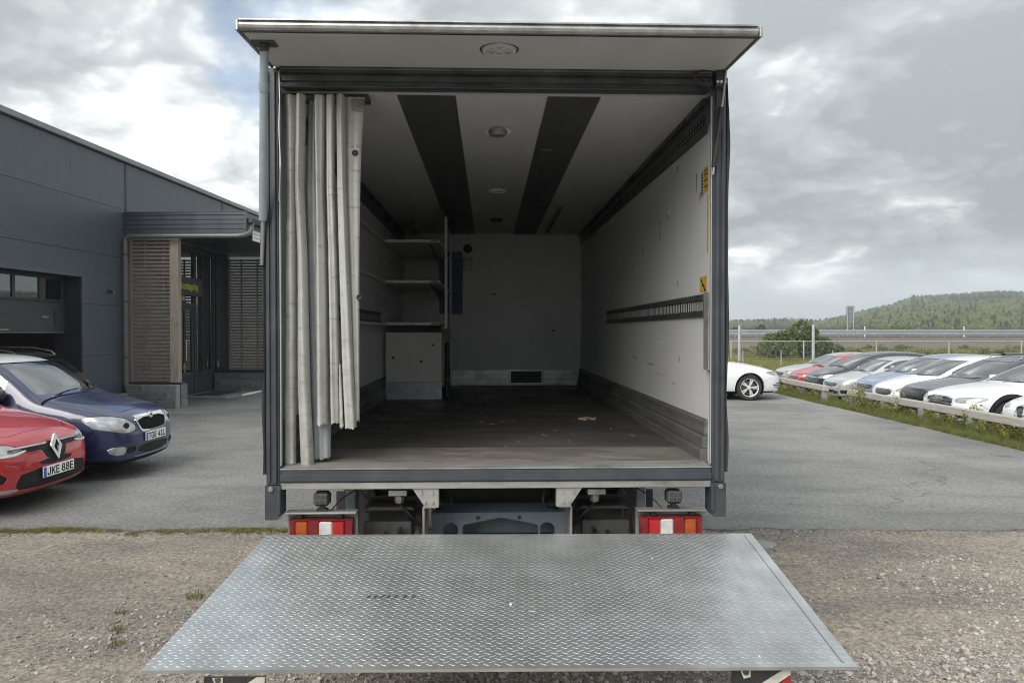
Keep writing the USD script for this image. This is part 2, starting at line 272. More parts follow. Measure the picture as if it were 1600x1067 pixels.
# ================================================================== the box truck (x right, y into the box, z up from the ground; origin under the rear sill)
TR_LOC, TR_RZ = (-0.079, 4.06, 0.0), 1.78
truck = thing("box_truck", "white box truck seen from behind, rear flap raised and tail lift lowered", "truck", TR_LOC, TR_RZ)
W_IN, W_OUT, L_BOX, Z_FL, Z_CE = 1.20, 1.26, 6.0, 1.065, 3.125
# ---- cargo box shell
fl = obj("cargo_floor", box(-W_IN, W_IN, 0.62, L_BOX, 0.985, Z_FL - 0.012), M["chassis"], truck)
for a, b in ((0.105, 0.622), (0.627, 3.06), (3.065, L_BOX)):
    obj("floor_board", rbox(-W_IN + 0.002, W_IN - 0.002, a, b, Z_FL - 0.02, Z_FL, 0.0025), M["floor_dusty"] if a < 0.2 else M["floor"], fl)
rw = obj("right_wall", box(W_IN, W_OUT, 0.11, L_BOX + 0.06, 0.985, Z_CE + 0.075), M["lining"], truck)
lw = obj("left_wall", box(-W_OUT, -W_IN, 0.11, L_BOX + 0.06, 0.985, Z_CE + 0.075), M["lining"], truck)
fw = obj("front_wall", box(-W_IN, W_IN, L_BOX, L_BOX + 0.06, 0.985, Z_CE), M["lining"], truck)
ce = obj("ceiling", box(-W_IN, W_IN, 0.11, L_BOX + 0.06, Z_CE, Z_CE + 0.075), M["ceil"], truck)
for s in (-1, 1):
    obj("outer_skin", box(s * W_OUT, s * (W_OUT + 0.006), 0.11, L_BOX + 0.06, 0.96, Z_CE + 0.08), M["body_white"], truck)
    obj("ceiling_strip", cat_([box(-0.562 if s < 0 else 0.285, -0.235 if s < 0 else 0.585, 0.12, L_BOX - 0.01, Z_CE - 0.006, Z_CE - 0.0005)]), M["ceil_dark"], ce)
obj("corner_trim", cat_([box(1.188, 1.199, L_BOX - 0.012, L_BOX - 0.001, 1.1, Z_CE - 0.002), box(-1.199, -1.188, L_BOX - 0.012, L_BOX - 0.001, 1.1, Z_CE - 0.002), box(-1.18, 1.18, L_BOX - 0.012, L_BOX - 0.001, Z_CE - 0.012, Z_CE - 0.002)]), M["alu"], fw)
obj("roof_skin", box(-W_OUT, W_OUT, 0.10, L_BOX + 0.06, Z_CE + 0.08, Z_CE + 0.09), M["body_white"], truck)
# ceiling lamps and vents
def roof_vent(x, y, z, r, parent, name="roof_vent", mesh_mat="white"):
    ring = lathe([(r * 0.75, 0.0), (r * 0.78, -0.012), (r, -0.010), (r * 1.02, 0.0)], 28, "z")
    spokes = [mv(box(0.0, r * 0.74, -r * 0.09, r * 0.09, -0.008, 0.0), rz=k * PI / 3) for k in range(6)]
    return obj(name, mv(cat_([ring, lathe([(0.001, -0.009), (r * 0.16, -0.009), (r * 0.18, 0.0)], 16, "z")] + spokes), (x, y, z)), M[mesh_mat], parent)
v = roof_vent(0.01, 0.85, Z_CE - 0.0005, 0.085, ce)
obj("lamp_bowl", mv(lathe([(0.001, -0.052), (0.05, -0.046), (0.06, -0.03), (0.062, -0.012)], 24, "z"), (0.01, 0.80, Z_CE)), M["alu_dirty"], ce, smooth=40)
roof_vent(0.03, 2.92, Z_CE - 0.0005, 0.085, ce)
obj("lamp_bowl", mv(lathe([(0.001, -0.03), (0.07, -0.028), (0.08, -0.012), (0.08, 0)], 20, "z"), (0.04, 4.7, Z_CE)), M["steel_dark"], ce)
obj("tape_mark", ext(Polygon([(0.33, 1.30), (0.41, 1.305), (0.42, 1.34), (0.36, 1.36), (0.34, 1.345)]), Z_CE - 0.0085, Z_CE - 0.0062, "z"), M["alu_dirty"], ce)
obj("ceiling_rail", box(0.705, 0.735, 3.75, 5.7, Z_CE - 0.03, Z_CE - 0.0005), M["steel_dark"], ce)
# ---- load rails on the walls
def load_rail(x, s, y0, y1, z0, z1, parent, slot=0.042, lit=True):
    """a lashing rail: back plate, two lips, and a row of slots"""
    def bx(d0, d1, a, b, c, d): return box(x - s * d0, x - s * d1, a, b, c, d)
    h = z1 - z0
    r = obj("lashing_rail", cat_([bx(0.0, 0.004, y0, y1, z0, z1), bx(0.004, 0.016, y0, y1, z0, z0 + h * 0.26), bx(0.004, 0.016, y0, y1, z1 - h * 0.26, z1)]), M["steel_dark"], parent)
    n = int((y1 - y0 - 0.06) / slot)
    obj("slot_webs", cat_([bx(0.0045, 0.0062, y0 + 0.04 + k * slot, y0 + 0.04 + k * slot + slot * 0.30, z0 + h * 0.28, z1 - h * 0.28) for k in range(n)]), M["slotlight"], r, kind="stuff")
    obj("slot_back", bx(0.0042, 0.0052, y0 + 0.02, y1 - 0.02, z0 + h * 0.262, z1 - h * 0.262), M["hole"], r)
    return r
load_rail(W_IN, 1, 0.13, 3.68, 1.885, 2.015, rw)
load_rail(-W_IN, -1, 1.2, 3.8, 1.88, 2.0, lw)
ru = obj("upper_rail", cat_([ext(Polygon([(0.09, Z_CE - 0.004), (0.09, 2.98), (0.13, 2.93), (5.95, 2.985), (5.95, Z_CE - 0.004)]), W_IN - 0.012, W_IN - 0.0005, "x"),
                     box(W_IN - 0.035, W_IN - 0.0125, 0.12, 5.95, Z_CE - 0.035, Z_CE - 0.005)]), M["steel_dark"], rw)
obj("rail_slots", cat_([box(W_IN - 0.0145, W_IN - 0.0125, 0.19 + 0.06 * k, 0.19 + 0.06 * k + 0.028, 3.02, 3.032) for k in range(80)] + [box(W_IN - 0.0145, W_IN - 0.0125, 0.19 + 0.06 * k, 0.19 + 0.06 * k + 0.028, 2.992, 3.004) for k in range(80)]), M["alu_dirty"], ru, kind="stuff")
obj("slot_plate", box(W_IN - 0.0135, W_IN - 0.0121, 0.155, 5.0, 2.985, 3.04), M["hole"], ru)
obj("upper_rail", cat_([box(-W_IN + 0.0005, -W_IN + 0.012, 0.2, 5.95, 2.97, Z_CE - 0.004), box(-W_IN + 0.0125, -W_IN + 0.03, 0.2, 5.95, Z_CE - 0.03, Z_CE - 0.005)]), M["steel_dark"], lw)
# kick rails: three stepped profiles along the foot of each wall
for s, wall in ((1, rw), (-1, lw)):
    for z0, z1, d in ((1.066, 1.135, 0.045), (1.138, 1.205, 0.030), (1.209, 1.30, 0.020)):
        prof = Polygon([(W_IN - 0.0005, z0), (W_IN - d, z0), (W_IN - d, z1 - 0.014), (W_IN - d + 0.010, z1 - 0.004), (W_IN - d + 0.010, z1), (W_IN - 0.0005, z1)])
        prof = affinity.scale(prof, s, 1, origin=(0, 0)) if s < 0 else prof
        obj("kick_rail", ext(prof, 0.115, L_BOX - 0.002, "y"), M["kick"], wall)
# front wall: kick rail, vent grille, marks
for z0, z1, d in ((1.085, 1.15, 0.03), (1.153, 1.215, 0.022), (1.218, 1.275, 0.016)):
    obj("kick_rail", cat_([box(-1.15, 0.22, L_BOX - d, L_BOX - 0.0005, z0, z1), box(0.70, 1.15, L_BOX - d, L_BOX - 0.0005, z0, z1)]), M["alu"], fw)
vg = obj("vent_grille", cat_([box(0.23, 0.69, L_BOX - 0.03, L_BOX - 0.001, 1.085, 1.105), box(0.23, 0.69, L_BOX - 0.03, L_BOX - 0.001, 1.262, 1.285), box(0.23, 0.25, L_BOX - 0.03, L_BOX - 0.001, 1.105, 1.262), box(0.67, 0.69, L_BOX - 0.03, L_BOX - 0.001, 1.105, 1.262)]), M["alu"], fw)
obj("grille_mesh", cat_([box(0.25, 0.67, L_BOX - 0.004, L_BOX - 0.002, 1.105, 1.262)]), M["hole"], vg)
for k in range(7): obj("grille_bar", box(0.25, 0.67, L_BOX - 0.016, L_BOX - 0.010, 1.118 + k * 0.021, 1.125 + k * 0.021), M["steel_dark"], vg)
obj("notice_board", rbox(-0.72, -0.405, L_BOX - 0.02, L_BOX - 0.002, 2.04, 2.88, 0.004), M["blue_board"], fw)
wl = obj("wall_lamp", mv(lathe([(0.001, -0.07), (0.045, -0.065), (0.06, -0.04), (0.06, 0)], 18, "y"), (-0.335, L_BOX - 0.001, 2.92)), M["rubber"], fw, smooth=40)
obj("switch_box", rbox(-0.40, -0.275, L_BOX - 0.03, L_BOX - 0.001, 2.63, 2.80, 0.006), M["alu_dirty"], fw)
rb_ = np.random.default_rng(2)
for (x, z, w, h) in ((-0.10, 2.44, 0.05, 0.018), (-0.03, 2.46, 0.025, 0.03), (0.02, 2.31, 0.13, 0.022), (0.04, 2.25, 0.03, 0.02), (0.38, 2.255, 0.34, 0.007), (0.45, 2.34, 0.006, 0.18), (0.83, 1.81, 0.06, 0.05)):
    th_ = np.linspace(0, 2 * PI, 9, endpoint=False); k_ = rb_.uniform(0.4, 1.0, 9)
    obj("scuff", ext(Polygon(np.c_[x + w / 2 * k_ * np.cos(th_), z + h / 2 * k_ * np.sin(th_)]).buffer(0), L_BOX - 0.0022, L_BOX - 0.0006, "y"), M["kick"], fw)
rs_ = np.random.default_rng(12)
def blot(y, z, w, h, n=9):
    th = np.linspace(0, 2 * PI, n, endpoint=False); k = rs_.uniform(0.35, 1.0, n); return Polygon(np.c_[y + 0.5 * w * k * np.cos(th), z + 0.5 * h * k * np.sin(th)]).buffer(0)
for (y, z, w, h, mm) in ((1.31, 2.59, 0.05, 0.09, "alu"), (1.03, 2.635, 0.05, 0.08, "white"), (1.06, 2.59, 0.05, 0.05, "alu"), (1.30, 2.50, 0.012, 0.12, "kick"), (1.9, 2.44, 0.02, 0.06, "inkgrey"), (2.3, 2.36, 0.03, 0.10, "scuff_soft"), (3.0, 2.3, 0.05, 0.10, "scuff_soft"), (0.8, 2.12, 0.012, 0.05, "inkgrey"),
                         (1.25, 1.72, 0.04, 0.03, "white"), (0.75, 1.62, 0.012, 0.06, "inkgrey"), (0.35, 2.70, 0.05, 0.16, "alu_dirty"), (0.8, 2.86, 0.05, 0.08, "alu"), (1.6, 1.55, 0.35, 0.03, "scuff_soft"), (1.3, 1.49, 0.40, 0.02, "scuff_soft"), (2.2, 1.58, 0.4, 0.03, "scuff_soft"), (0.9, 1.45, 0.26, 0.02, "scuff_soft"), (0.28, 2.60, 0.03, 0.1, "alu_dirty")):
    obj("scuff", ext(blot(y, z, w, h), W_IN - 0.0022, W_IN - 0.0006, "x"), M[mm], rw)
# stickers at the rear of the right wall
st = obj("warning_sticker", box(W_IN - 0.0022, W_IN - 0.0006, 0.14, 0.275, 2.03, 2.12), M["yellow"], rw, label="yellow sticker with a bent black arrow above the lashing rail")
bolt_p = [(0.15, 2.04), (0.175, 2.045), (0.19, 2.07), (0.215, 2.075), (0.235, 2.10), (0.255, 2.105), (0.25, 2.095), (0.238, 2.092), (0.222, 2.066), (0.197, 2.06), (0.182, 2.035)]
obj("arrow_print", ext(Polygon(bolt_p).buffer(0.002), W_IN - 0.0035, W_IN - 0.0024, "x"), M["ink"], st)
st = obj("warning_sticker", box(W_IN - 0.0022, W_IN - 0.0006, 0.115, 0.20, 2.60, 2.745), M["yellow"], rw, label="yellow notice sticker high on the right wall")
obj("sticker_text", cat_([box(W_IN - 0.0034, W_IN - 0.0024, 0.125, 0.19, z, z + 0.007) for z in (2.72, 2.70, 2.665, 2.63)]), M["ink"], st)
st = obj("notice_sticker", box(W_IN - 0.0022, W_IN - 0.0006, 0.205, 0.26, 2.585, 2.735), M["sticker_grey"], rw)
obj("sticker_text", cat_([box(W_IN - 0.0034, W_IN - 0.0024, 0.212, 0.253, 2.60 + 0.018 * k, 2.608 + 0.018 * k) for k in range(7)]), M["inkgrey"], st)
obj("yellow_strip", box(W_IN - 0.0026, W_IN - 0.0006, 0.112, 0.135, 2.25, 2.58), M["yellow"], rw)
# ---- rear frame
for s in (-1, 1):
    x0, x1 = s * 1.185, s * 1.26
    p = obj("rear_post", cat_([rbox(x0, x1, -0.005, 0.022, 0.962, 3.225, 0.005), box(s * 1.206, x1, 0.0222, 0.10, 0.97, 3.22), rbox(s * 1.20, s * 1.222, -0.02, -0.0055, 0.975, 3.2, 0.003), rbox(s * 1.235, s * 1.252, -0.014, -0.0055, 0.975, 3.2, 0.003)]), M["frame"], truck)
    obj("edge_strip", rbox(s * 1.178, s * 1.1845, -0.004, 0.014, 1.066, 3.125, 0.002), M["post_light"], p)
    obj("jamb_lining", box(s * 1.2, s * 1.2055, 0.0225, 0.1095, 1.066, 3.124), M["lining"], p)
    # rubber seal with a wavy outer lip
    zz = np.linspace(1.02, 3.2, 90); amp = 0.012 * (0.5 + 0.5 * np.sin(zz * 9.0 + s) * np.sin(zz * 2.3 + 1.3)) + 0.010 * (meshkit.noise(np.c_[zz * 5, zz * 0, zz * 0 + s * 3]) - 0.4)
    V, Fc = [], []
    for k, z in enumerate(zz):
        o = s * (1.263 + 0.010 + amp[k]); V += [[s * 1.2585, 0.012, z], [o, 0.004 + amp[k] * 0.6, z], [o + s * 0.003, 0.05, z], [s * 1.2605, 0.095, z]]
    for k in range(len(zz) - 1):
        for j in range(4):
            a, b = 4 * k + j, 4 * k + (j + 1) % 4; Fc += [[a, b, b + 4], [a, b + 4, a + 4]]
    obj("rubber_seal", trimesh.Trimesh(np.array(V), np.array(Fc), process=False), M["rubber"], p, smooth=60)
    # post foot below the sill
    ft = obj("post_foot", ext(Polygon([(s * 1.18, 0.963), (s * 1.265, 0.963), (s * 1.265, 0.775), (s * 1.20, 0.775), (s * 1.18, 0.80)]), -0.012, 0.095, "y"), M["frame"], truck)
    obj("foot_edge", rbox(s * 1.180, s * 1.200, -0.022, -0.0125, 0.805, 0.95, 0.003), M["frame"], ft)
    obj("bolt", mv(lathe([(0.001, -0.014), (0.014, -0.013), (0.016, 0.0)], 10, "y"), (s * 1.232, -0.0125, 0.945)), M["alu"], ft)
obj("post_plate", rbox(1.168, 1.1755, 0.0, 0.10, 1.585, 2.02, 0.002), M["alu_dirty"], truck)
# header: ribbed aluminium profile
hp = [(-0.012, 3.222), (-0.03, 3.215), (-0.03, 3.195), (-0.012, 3.19), (-0.012, 3.182), (-0.024, 3.178), (-0.024, 3.152), (-0.006, 3.148), (-0.006, 3.134), (0.10, 3.134), (0.10, 3.222)]
obj("rear_header", ext(Polygon(hp), -1.1755, 1.1755, "x"), M["steel_dark"], truck)
obj("header_lip", rbox(-1.17, 1.12, -0.012, 0.02, 3.122, 3.1335, 0.002), M["frame"], truck)
# rear sill
obj("rear_sill", cat_([rbox(-1.184, 1.184, -0.012, 0.10, 0.977, 1.046, 0.005), rbox(-1.184, 1.184, -0.018, -0.0125, 0.985, 1.02, 0.002)]), M["frame"], truck)
obj("sill_threshold", cat_([rbox(-1.184, 1.184, -0.014, 0.10, 1.0465, 1.055, 0.002), ext(Polygon([(-0.002, 1.0555), (0.10, 1.0555), (0.10, 1.068), (0.03, 1.064)]), -1.17, 1.17, "x")]), M["alu_dirty"], truck)
obj("sill_rail", rbox(-1.184, 1.184, -0.004, 0.09, 0.938, 0.9765, 0.003), M["alu_dirty"], truck)
# ---- roof flap, raised level
FL0, FL1 = -1.205, 1.232
def flap_dip(m):
    m = m.copy(); m.vertices[:, 2] -= 0.024 * np.clip(-m.vertices[:, 1] / 0.57, 0, 1.1); return m
fp = obj("roof_flap", flap_dip(rbox(FL0, FL1, -0.555, -0.02, 3.2235, 3.266, 0.004)), M["ceil"], truck)
edge = Polygon([(-0.556, 3.221), (-0.575, 3.221), (-0.588, 3.229), (-0.592, 3.241), (-0.588, 3.251), (-0.578, 3.255), (-0.578, 3.260), (-0.592, 3.263), (-0.592, 3.270), (-0.556, 3.272)])
obj("flap_edge", flap_dip(ext(edge, FL0 + 0.002, FL1 - 0.008, "x")), M["alu"], fp, smooth=30)
obj("flap_edge_seal", flap_dip(box(FL0 + 0.002, FL1 - 0.008, -0.574, -0.5565, 3.2155, 3.2205)), M["rubber"], fp)
for s, x in ((-1, FL0 - 0.0005), (1, FL1 + 0.0005)):
    obj("side_edge", flap_dip(rbox(x, x + s * 0.016, -0.585, -0.02, 3.216, 3.270, 0.004)), M["alu"], fp)
roof_vent(0.005, -0.345, 3.2085, 0.085, fp, "flap_vent", "ceil")
obj("vent_ring", mv(lathe([(0.088, 0.0), (0.09, -0.004), (0.096, -0.004), (0.098, 0.0)], 30, "z"), (0.005, -0.345, 3.2085)), M["inkgrey"], fp)
obj("hinge_cover", rbox(-1.20, 1.225, -0.0195, 0.10, 3.2225, 3.262, 0.004), M["alu_dirty"], truck)
hg = obj("flap_hinge", tube([(-1.17, -0.03, 3.217), (1.17, -0.03, 3.217)], 0.012, 10), M["steel_dark"], truck)
# struts
ls = obj("left_strut", cyl((-1.142, -0.40, 3.175), (-1.262, -0.035, 2.40), 0.021, 16), M["strut_blue"], truck, smooth=40, label="pale blue grey strut of the roof flap")
obj("strut_collar", cyl((-1.1637, -0.334, 3.035), (-1.1694, -0.3165, 2.998), 0.025, 16), M["strut_blue"], ls, smooth=40)
obj("strut_rod", cyl((-1.262, -0.035, 2.40), (-1.279, 0.0, 2.16), 0.012, 12), M["alu"], ls, smooth=40)
obj("strut_bracket", cat_([rbox(-1.195, -1.085, -0.44, -0.36, 3.197, 3.206, 0.003), rbox(-1.160, -1.124, -0.425, -0.375, 3.16, 3.1965, 0.004)]), M["steel_dark"], ls)
rs = obj("right_strut", cyl((1.222, -0.05, 3.02), (1.185, -0.03, 2.70), 0.015, 14), M["rubber"], truck, smooth=40, label="black gas strut of the roof flap")
obj("strut_rod", cat_([cyl((1.238, -0.07, 3.215), (1.222, -0.05, 3.02), 0.007, 10), cyl((1.185, -0.03, 2.70), (1.182, -0.025, 2.66), 0.008, 10)]), M["alu"], rs, smooth=40)
obj("strut_bracket", cat_([rbox(1.19, 1.245, -0.06, 0.0, 3.135, 3.22, 0.006), rbox(1.12, 1.18, -0.03, -0.0125, 3.14, 3.175, 0.004)]), M["frame"], rs)
for x in (1.195, 1.215, 1.236): obj("bolt", mv(lathe([(0.001, -0.008), (0.007, -0.008), (0.008, 0.0)], 10, "y"), (x, -0.0605, 3.155)), M["white"], rs)
obj("cable_loop", tube(arc_path([(1.2, -0.03, 3.215), (1.12, -0.05, 3.222), (1.055, -0.06, 3.19), (1.10, -0.05, 3.15), (1.165, -0.035, 3.135), (1.178, -0.02, 3.09)], 0.05, 7), 0.006, 8), M["rubber"], truck, smooth=50)
obj("cable", tube([(-1.175, -0.03, 3.2), (-1.17, -0.034, 3.05), (-1.176, -0.03, 2.9), (-1.168, -0.033, 2.7), (-1.176, -0.03, 2.5)], 0.005, 6), M["alu"], truck)

# ---- under the box: brackets, lamps, chassis
for s in (-1, 1):
    tp = [(s * 0.325, 0.937), (s * 0.468, 0.937), (s * 0.405, 0.842), (s * 0.405, 0.832), (s * 0.325, 0.832)]
    b = obj("lift_bracket", ext(Polygon(tp), 0.01, 0.09, "y"), M["alu_dirty"], truck)
    obj("bracket_foot", rbox(s * 0.34, s * 0.415, 0.03, 0.10, 0.82, 0.8315, 0.002), M["alu_dirty"], b)
    obj("hanger_plate", rbox(s * 0.404, s * 0.417, 0.04, 0.30, 0.5, 0.8195, 0.002), M["alu_dirty"], b)
    bl = obj("mount_block", rbox(s * 0.508, s * 0.612, 0.09, 0.19, 0.878, 0.912, 0.003), M["alu"], truck)
    obj("mount_nut", mv(lathe([(0.001, -0.045), (0.022, -0.045), (0.026, -0.03), (0.026, 0.0)], 6, "z"), (s * 0.555, 0.13, 0.8775)), M["alu_dirty"], bl)
    # tail lamp
    tl = thing  # (lamps are parts of the truck)
    xo, xi = 1.150, 0.795
    bd = obj("lamp_board", cat_([rbox(s * (xi - 0.018), s * (xo + 0.015), 0.010, 0.085, 0.799, 0.809, 0.002), box(s * (xi - 0.016), s * (xo + 0.013), 0.075, 0.085, 0.55, 0.7985)]), M["alu_dirty"], truck)
    ln = obj("tail_lamp", rbox(s * xi, s * xo, 0.045, 0.0745, 0.60, 0.772, 0.010), M["rubber"], bd, label=("left" if s < 0 else "right") + " tail lamp with red, amber and clear lenses")
    segs = [(xo - 0.003, 1.115, "red_lens"), (1.114, 1.048, "amber_lens"), (1.047, 0.985, "red_lens"), (0.984, 0.912, "clear_lens"), (0.911, 0.845, "red_lens_bright"), (0.844, xi + 0.003, "red_lens")]
    for a, c, mm in segs:
        hi = 0.766 if mm == "red_lens" else 0.752
        obj("lens", rbox(s * c, s * a, 0.028 if mm != "red_lens" else 0.031, 0.0445, 0.605, hi, 0.008), M[mm], ln)
    obj("lens_rim", rbox(s * (xi + 0.003), s * (xo - 0.003), 0.034, 0.0446, 0.753, 0.768, 0.004), M["red_lens"], ln)
    for xk in (1.09, 0.87): obj("lamp_clip", rbox(s * (xk - 0.014), s * (xk + 0.014), 0.03, 0.06, 0.7725, 0.798, 0.003), M["chassis"], ln)
    # work lamp on a stalk
    xw = -0.970 if s < 0 else 0.987
    wk = obj("work_lamp", rbox(xw - 0.044, xw + 0.044, 0.02, 0.09, 0.838, 0.918, 0.015), M["rubber"], truck)
    obj("lamp_glass", rbox(xw - 0.036, xw + 0.036, 0.013, 0.0195, 0.852, 0.912, 0.004), M["chassis_grey"], wk)
    for i in range(3):
        for j in range(2): obj("led", rbox(xw - 0.03 + i * 0.022, xw - 0.014 + i * 0.022, 0.009, 0.0128, 0.860 + j * 0.026, 0.878 + j * 0.026, 0.002), M["steel_dark"], wk)
    obj("lamp_stalk", cat_([rbox(xw - 0.03, xw + 0.03, 0.035, 0.075, 0.8095, 0.822, 0.002), rbox(xw - 0.014, xw + 0.014, 0.04, 0.07, 0.822, 0.84, 0.002)]), M["chassis"], wk)
    # mudguard and brackets
    obj("mudguard", cat_([ext(Polygon([(s * 0.46, 0.86), (s * 0.50, 0.80), (s * 0.76, 0.80), (s * 0.80, 0.74), (s * 0.80, 0.70), (s * 0.44, 0.70)]), 0.45, 0.62, "y"), rbox(s * 0.52, s * 0.77, 0.38, 0.44, 0.66, 0.755, 0.01)]), M["chassis"], truck)
    obj("guard_step", cat_([ext(Polygon([(s * 0.50, 0.775), (s * 0.74, 0.775), (s * 0.78, 0.757), (s * 0.48, 0.757)]), 0.27, 0.45, "y"), rbox(s * 0.5, s * 0.78, 0.26, 0.30, 0.60, 0.69, 0.006)]), M["chassis_grey"], truck)
    obj("air_cylinder", cat_([cyl((s * 0.50, 0.36, 0.885), (s * 0.70, 0.36, 0.885), 0.034, 16)]), M["chassis_grey"], truck, smooth=40)
    obj("stay", tube([(s * 0.72, 0.30, 0.83), (s * 0.76, 0.30, 0.935)], 0.012, 8), M["chassis_grey"], truck)
    obj("stay", tube([(s * 0.765, 0.28, 0.83), (s * 0.70, 0.28, 0.93)], 0.009, 8), M["chassis_grey"], truck)
    obj("hose", tube(arc_path([(s * 0.80, 0.2, 0.937), (s * 0.78, 0.2, 0.87), (s * 0.745, 0.22, 0.83), (s * 0.70, 0.24, 0.845), (s * 0.62, 0.25, 0.85)], 0.04), 0.005, 6), M["rubber"], truck)
    obj("guard_plate", rbox(s * 0.865, s * 0.925, 0.48, 0.62, 0.55, 0.985, 0.006), M["strut_blue"], truck)
    obj("hook", tube([(s * 0.55, 0.24, 0.60), (s * 0.57, 0.22, 0.64), (s * 0.555, 0.20, 0.665)], 0.014, 8), M["chassis"], truck)
    obj("hook", tube([(s * 0.64, 0.24, 0.60), (s * 0.645, 0.22, 0.64)], 0.012, 8), M["chassis"], truck)
    # chassis rails and rear wheels
    obj("chassis_rail", cat_([rbox(s * 0.36, s * 0.43, 0.55, 6.4, 0.70, 0.93, 0.006)]), M["chassis"], truck)
    for xa in (0.74, 1.03):
        w = obj("wheel", mv(lathe([(0.20, -0.12), (0.24, -0.13), (0.40, -0.13), (0.45, -0.10), (0.455, 0.0), (0.45, 0.10), (0.40, 0.13), (0.24, 0.13), (0.20, 0.12)], 36, "x"), (s * xa, 2.0, 0.455)), M["tyre"], truck, smooth=35)
        obj("rim", mv(lathe([(0.03, 0.02), (0.12, 0.04), (0.17, -0.06), (0.23, -0.10), (0.235, 0.10)], 24, "x"), (s * xa, 2.0, 0.455)), M["chassis_grey"], w, smooth=35)
obj("rear_axle", cat_([cyl((-1.0, 2.0, 0.455), (1.0, 2.0, 0.455), 0.06, 12), trimesh.creation.icosphere(2, 0.19).apply_translation([0, 2.0, 0.46])]), M["chassis"], truck)
obj("cross_member", rbox(-0.36, 0.36, 0.75, 0.9, 0.66, 0.93, 0.01), M["chassis"], truck); obj("cross_member", rbox(-0.36, 0.36, 1.4, 1.5, 0.6, 0.97, 0.01), M["chassis"], truck)
hole = [Point(-0.277, 0.617).buffer(0.046), Point(0.300, 0.617).buffer(0.046), Polygon([(-0.205, 0.55), (-0.205, 0.642), (-0.192, 0.652), (0.02, 0.693), (0.232, 0.652), (0.245, 0.642), (0.245, 0.55)]), Point(-0.112, 0.692).buffer(0.012), Point(0.134, 0.692).buffer(0.012)]
beam = Polygon([(-0.372, 0.45), (-0.392, 0.716), (0.432, 0.716), (0.412, 0.45)])
for h in hole: beam = beam.difference(h)
bm = obj("lift_beam", ext(beam, 0.335, 0.35, "y"), M["beam"], truck)
obj("beam_flange", cat_([ext(Polygon([(0.335, 0.7165), (0.338, 0.722), (0.45, 0.748), (0.45, 0.738), (0.36, 0.7165)]), -0.392, 0.432, "x"), rbox(-0.385, 0.425, 0.52, 0.53, 0.45, 0.735, 0.002)]), M["beam"], bm)
obj("bumper_bar", rbox(-0.37, 0.41, 0.36, 0.5, 0.48, 0.56, 0.01), M["chassis"], truck)
for s in (-1, 1):
    rm_ = obj("hydraulic_ram", cyl((s * 0.47, 0.30, 0.62), (s * 0.45, 0.75, 0.80), 0.032, 14), M["chassis_grey"], truck, smooth=40); obj("ram_rod", cyl((s * 0.475, 0.19, 0.575), (s * 0.47, 0.30, 0.62), 0.016, 10), M["alu"], rm_, smooth=40)
    obj("hose", tube(arc_path([(s * 0.62, 0.42, 0.90), (s * 0.58, 0.26, 0.80), (s * 0.50, 0.22, 0.74), (s * 0.46, 0.30, 0.66)], 0.06), 0.008, 7), M["rubber"], truck, smooth=50)
    obj("hose", tube(arc_path([(s * 0.30, 0.30, 0.92), (s * 0.26, 0.24, 0.80), (s * 0.31, 0.28, 0.76), (s * 0.36, 0.36, 0.745)], 0.05), 0.007, 7), M["rubber"], truck, smooth=50)
    obj("cable", tube(arc_path([(s * 0.93, 0.05, 0.80), (s * 0.88, 0.12, 0.86), (s * 0.80, 0.2, 0.90), (s * 0.70, 0.3, 0.925)], 0.05), 0.004, 6), M["rubber"], truck)
    for zb_, xb_ in ((0.915, 0.36), (0.915, 0.42), (0.86, 0.36), (0.86, 0.40)): obj("bolt", mv(lathe([(0.001, -0.009), (0.009, -0.009), (0.011, 0.0)], 6, "y"), (s * xb_, 0.0098, zb_)), M["alu_dirty"], truck)
    obj("spring_hanger", rbox(s * 0.44, s * 0.50, 0.62, 0.72, 0.55, 0.86, 0.01), M["chassis_grey"], truck)
    obj("mud_flap", rbox(s * 0.70, s * 1.14, 1.25, 1.26, 0.22, 0.66, 0.003), M["rubber"], truck)
# a plain cab in front of the box
cabm = Polygon([(6.35, 0.55), (6.35, 2.55), (6.5, 2.68), (7.6, 2.62), (7.95, 1.75), (8.02, 1.2), (8.02, 0.55)])
cabp = obj("cab", ext(cabm, -1.15, 1.15, "x"), M["body_white"], truck)
for s in (-1, 1):
    obj("cab_window", ext(Polygon([(6.75, 1.75), (6.75, 2.4), (7.5, 2.4), (7.78, 1.75)]), s * 1.151 if s > 0 else -1.156, s * 1.151 + 0.005 if s > 0 else -1.151, "x"), M["hole"], cabp)
    w = obj("wheel", mv(lathe([(0.20, -0.13), (0.24, -0.14), (0.40, -0.14), (0.45, -0.10), (0.455, 0.0), (0.45, 0.10), (0.40, 0.14), (0.24, 0.14), (0.20, 0.13)], 30, "x"), (s * 1.0, 7.1, 0.455)), M["tyre"], truck, smooth=35)
    obj("rim", mv(lathe([(0.03, 0.02), (0.12, 0.04), (0.17, -0.06), (0.23, -0.10), (0.235, 0.10)], 24, "x"), (s * 1.0, 7.1, 0.455)), M["chassis_grey"], w, smooth=35)

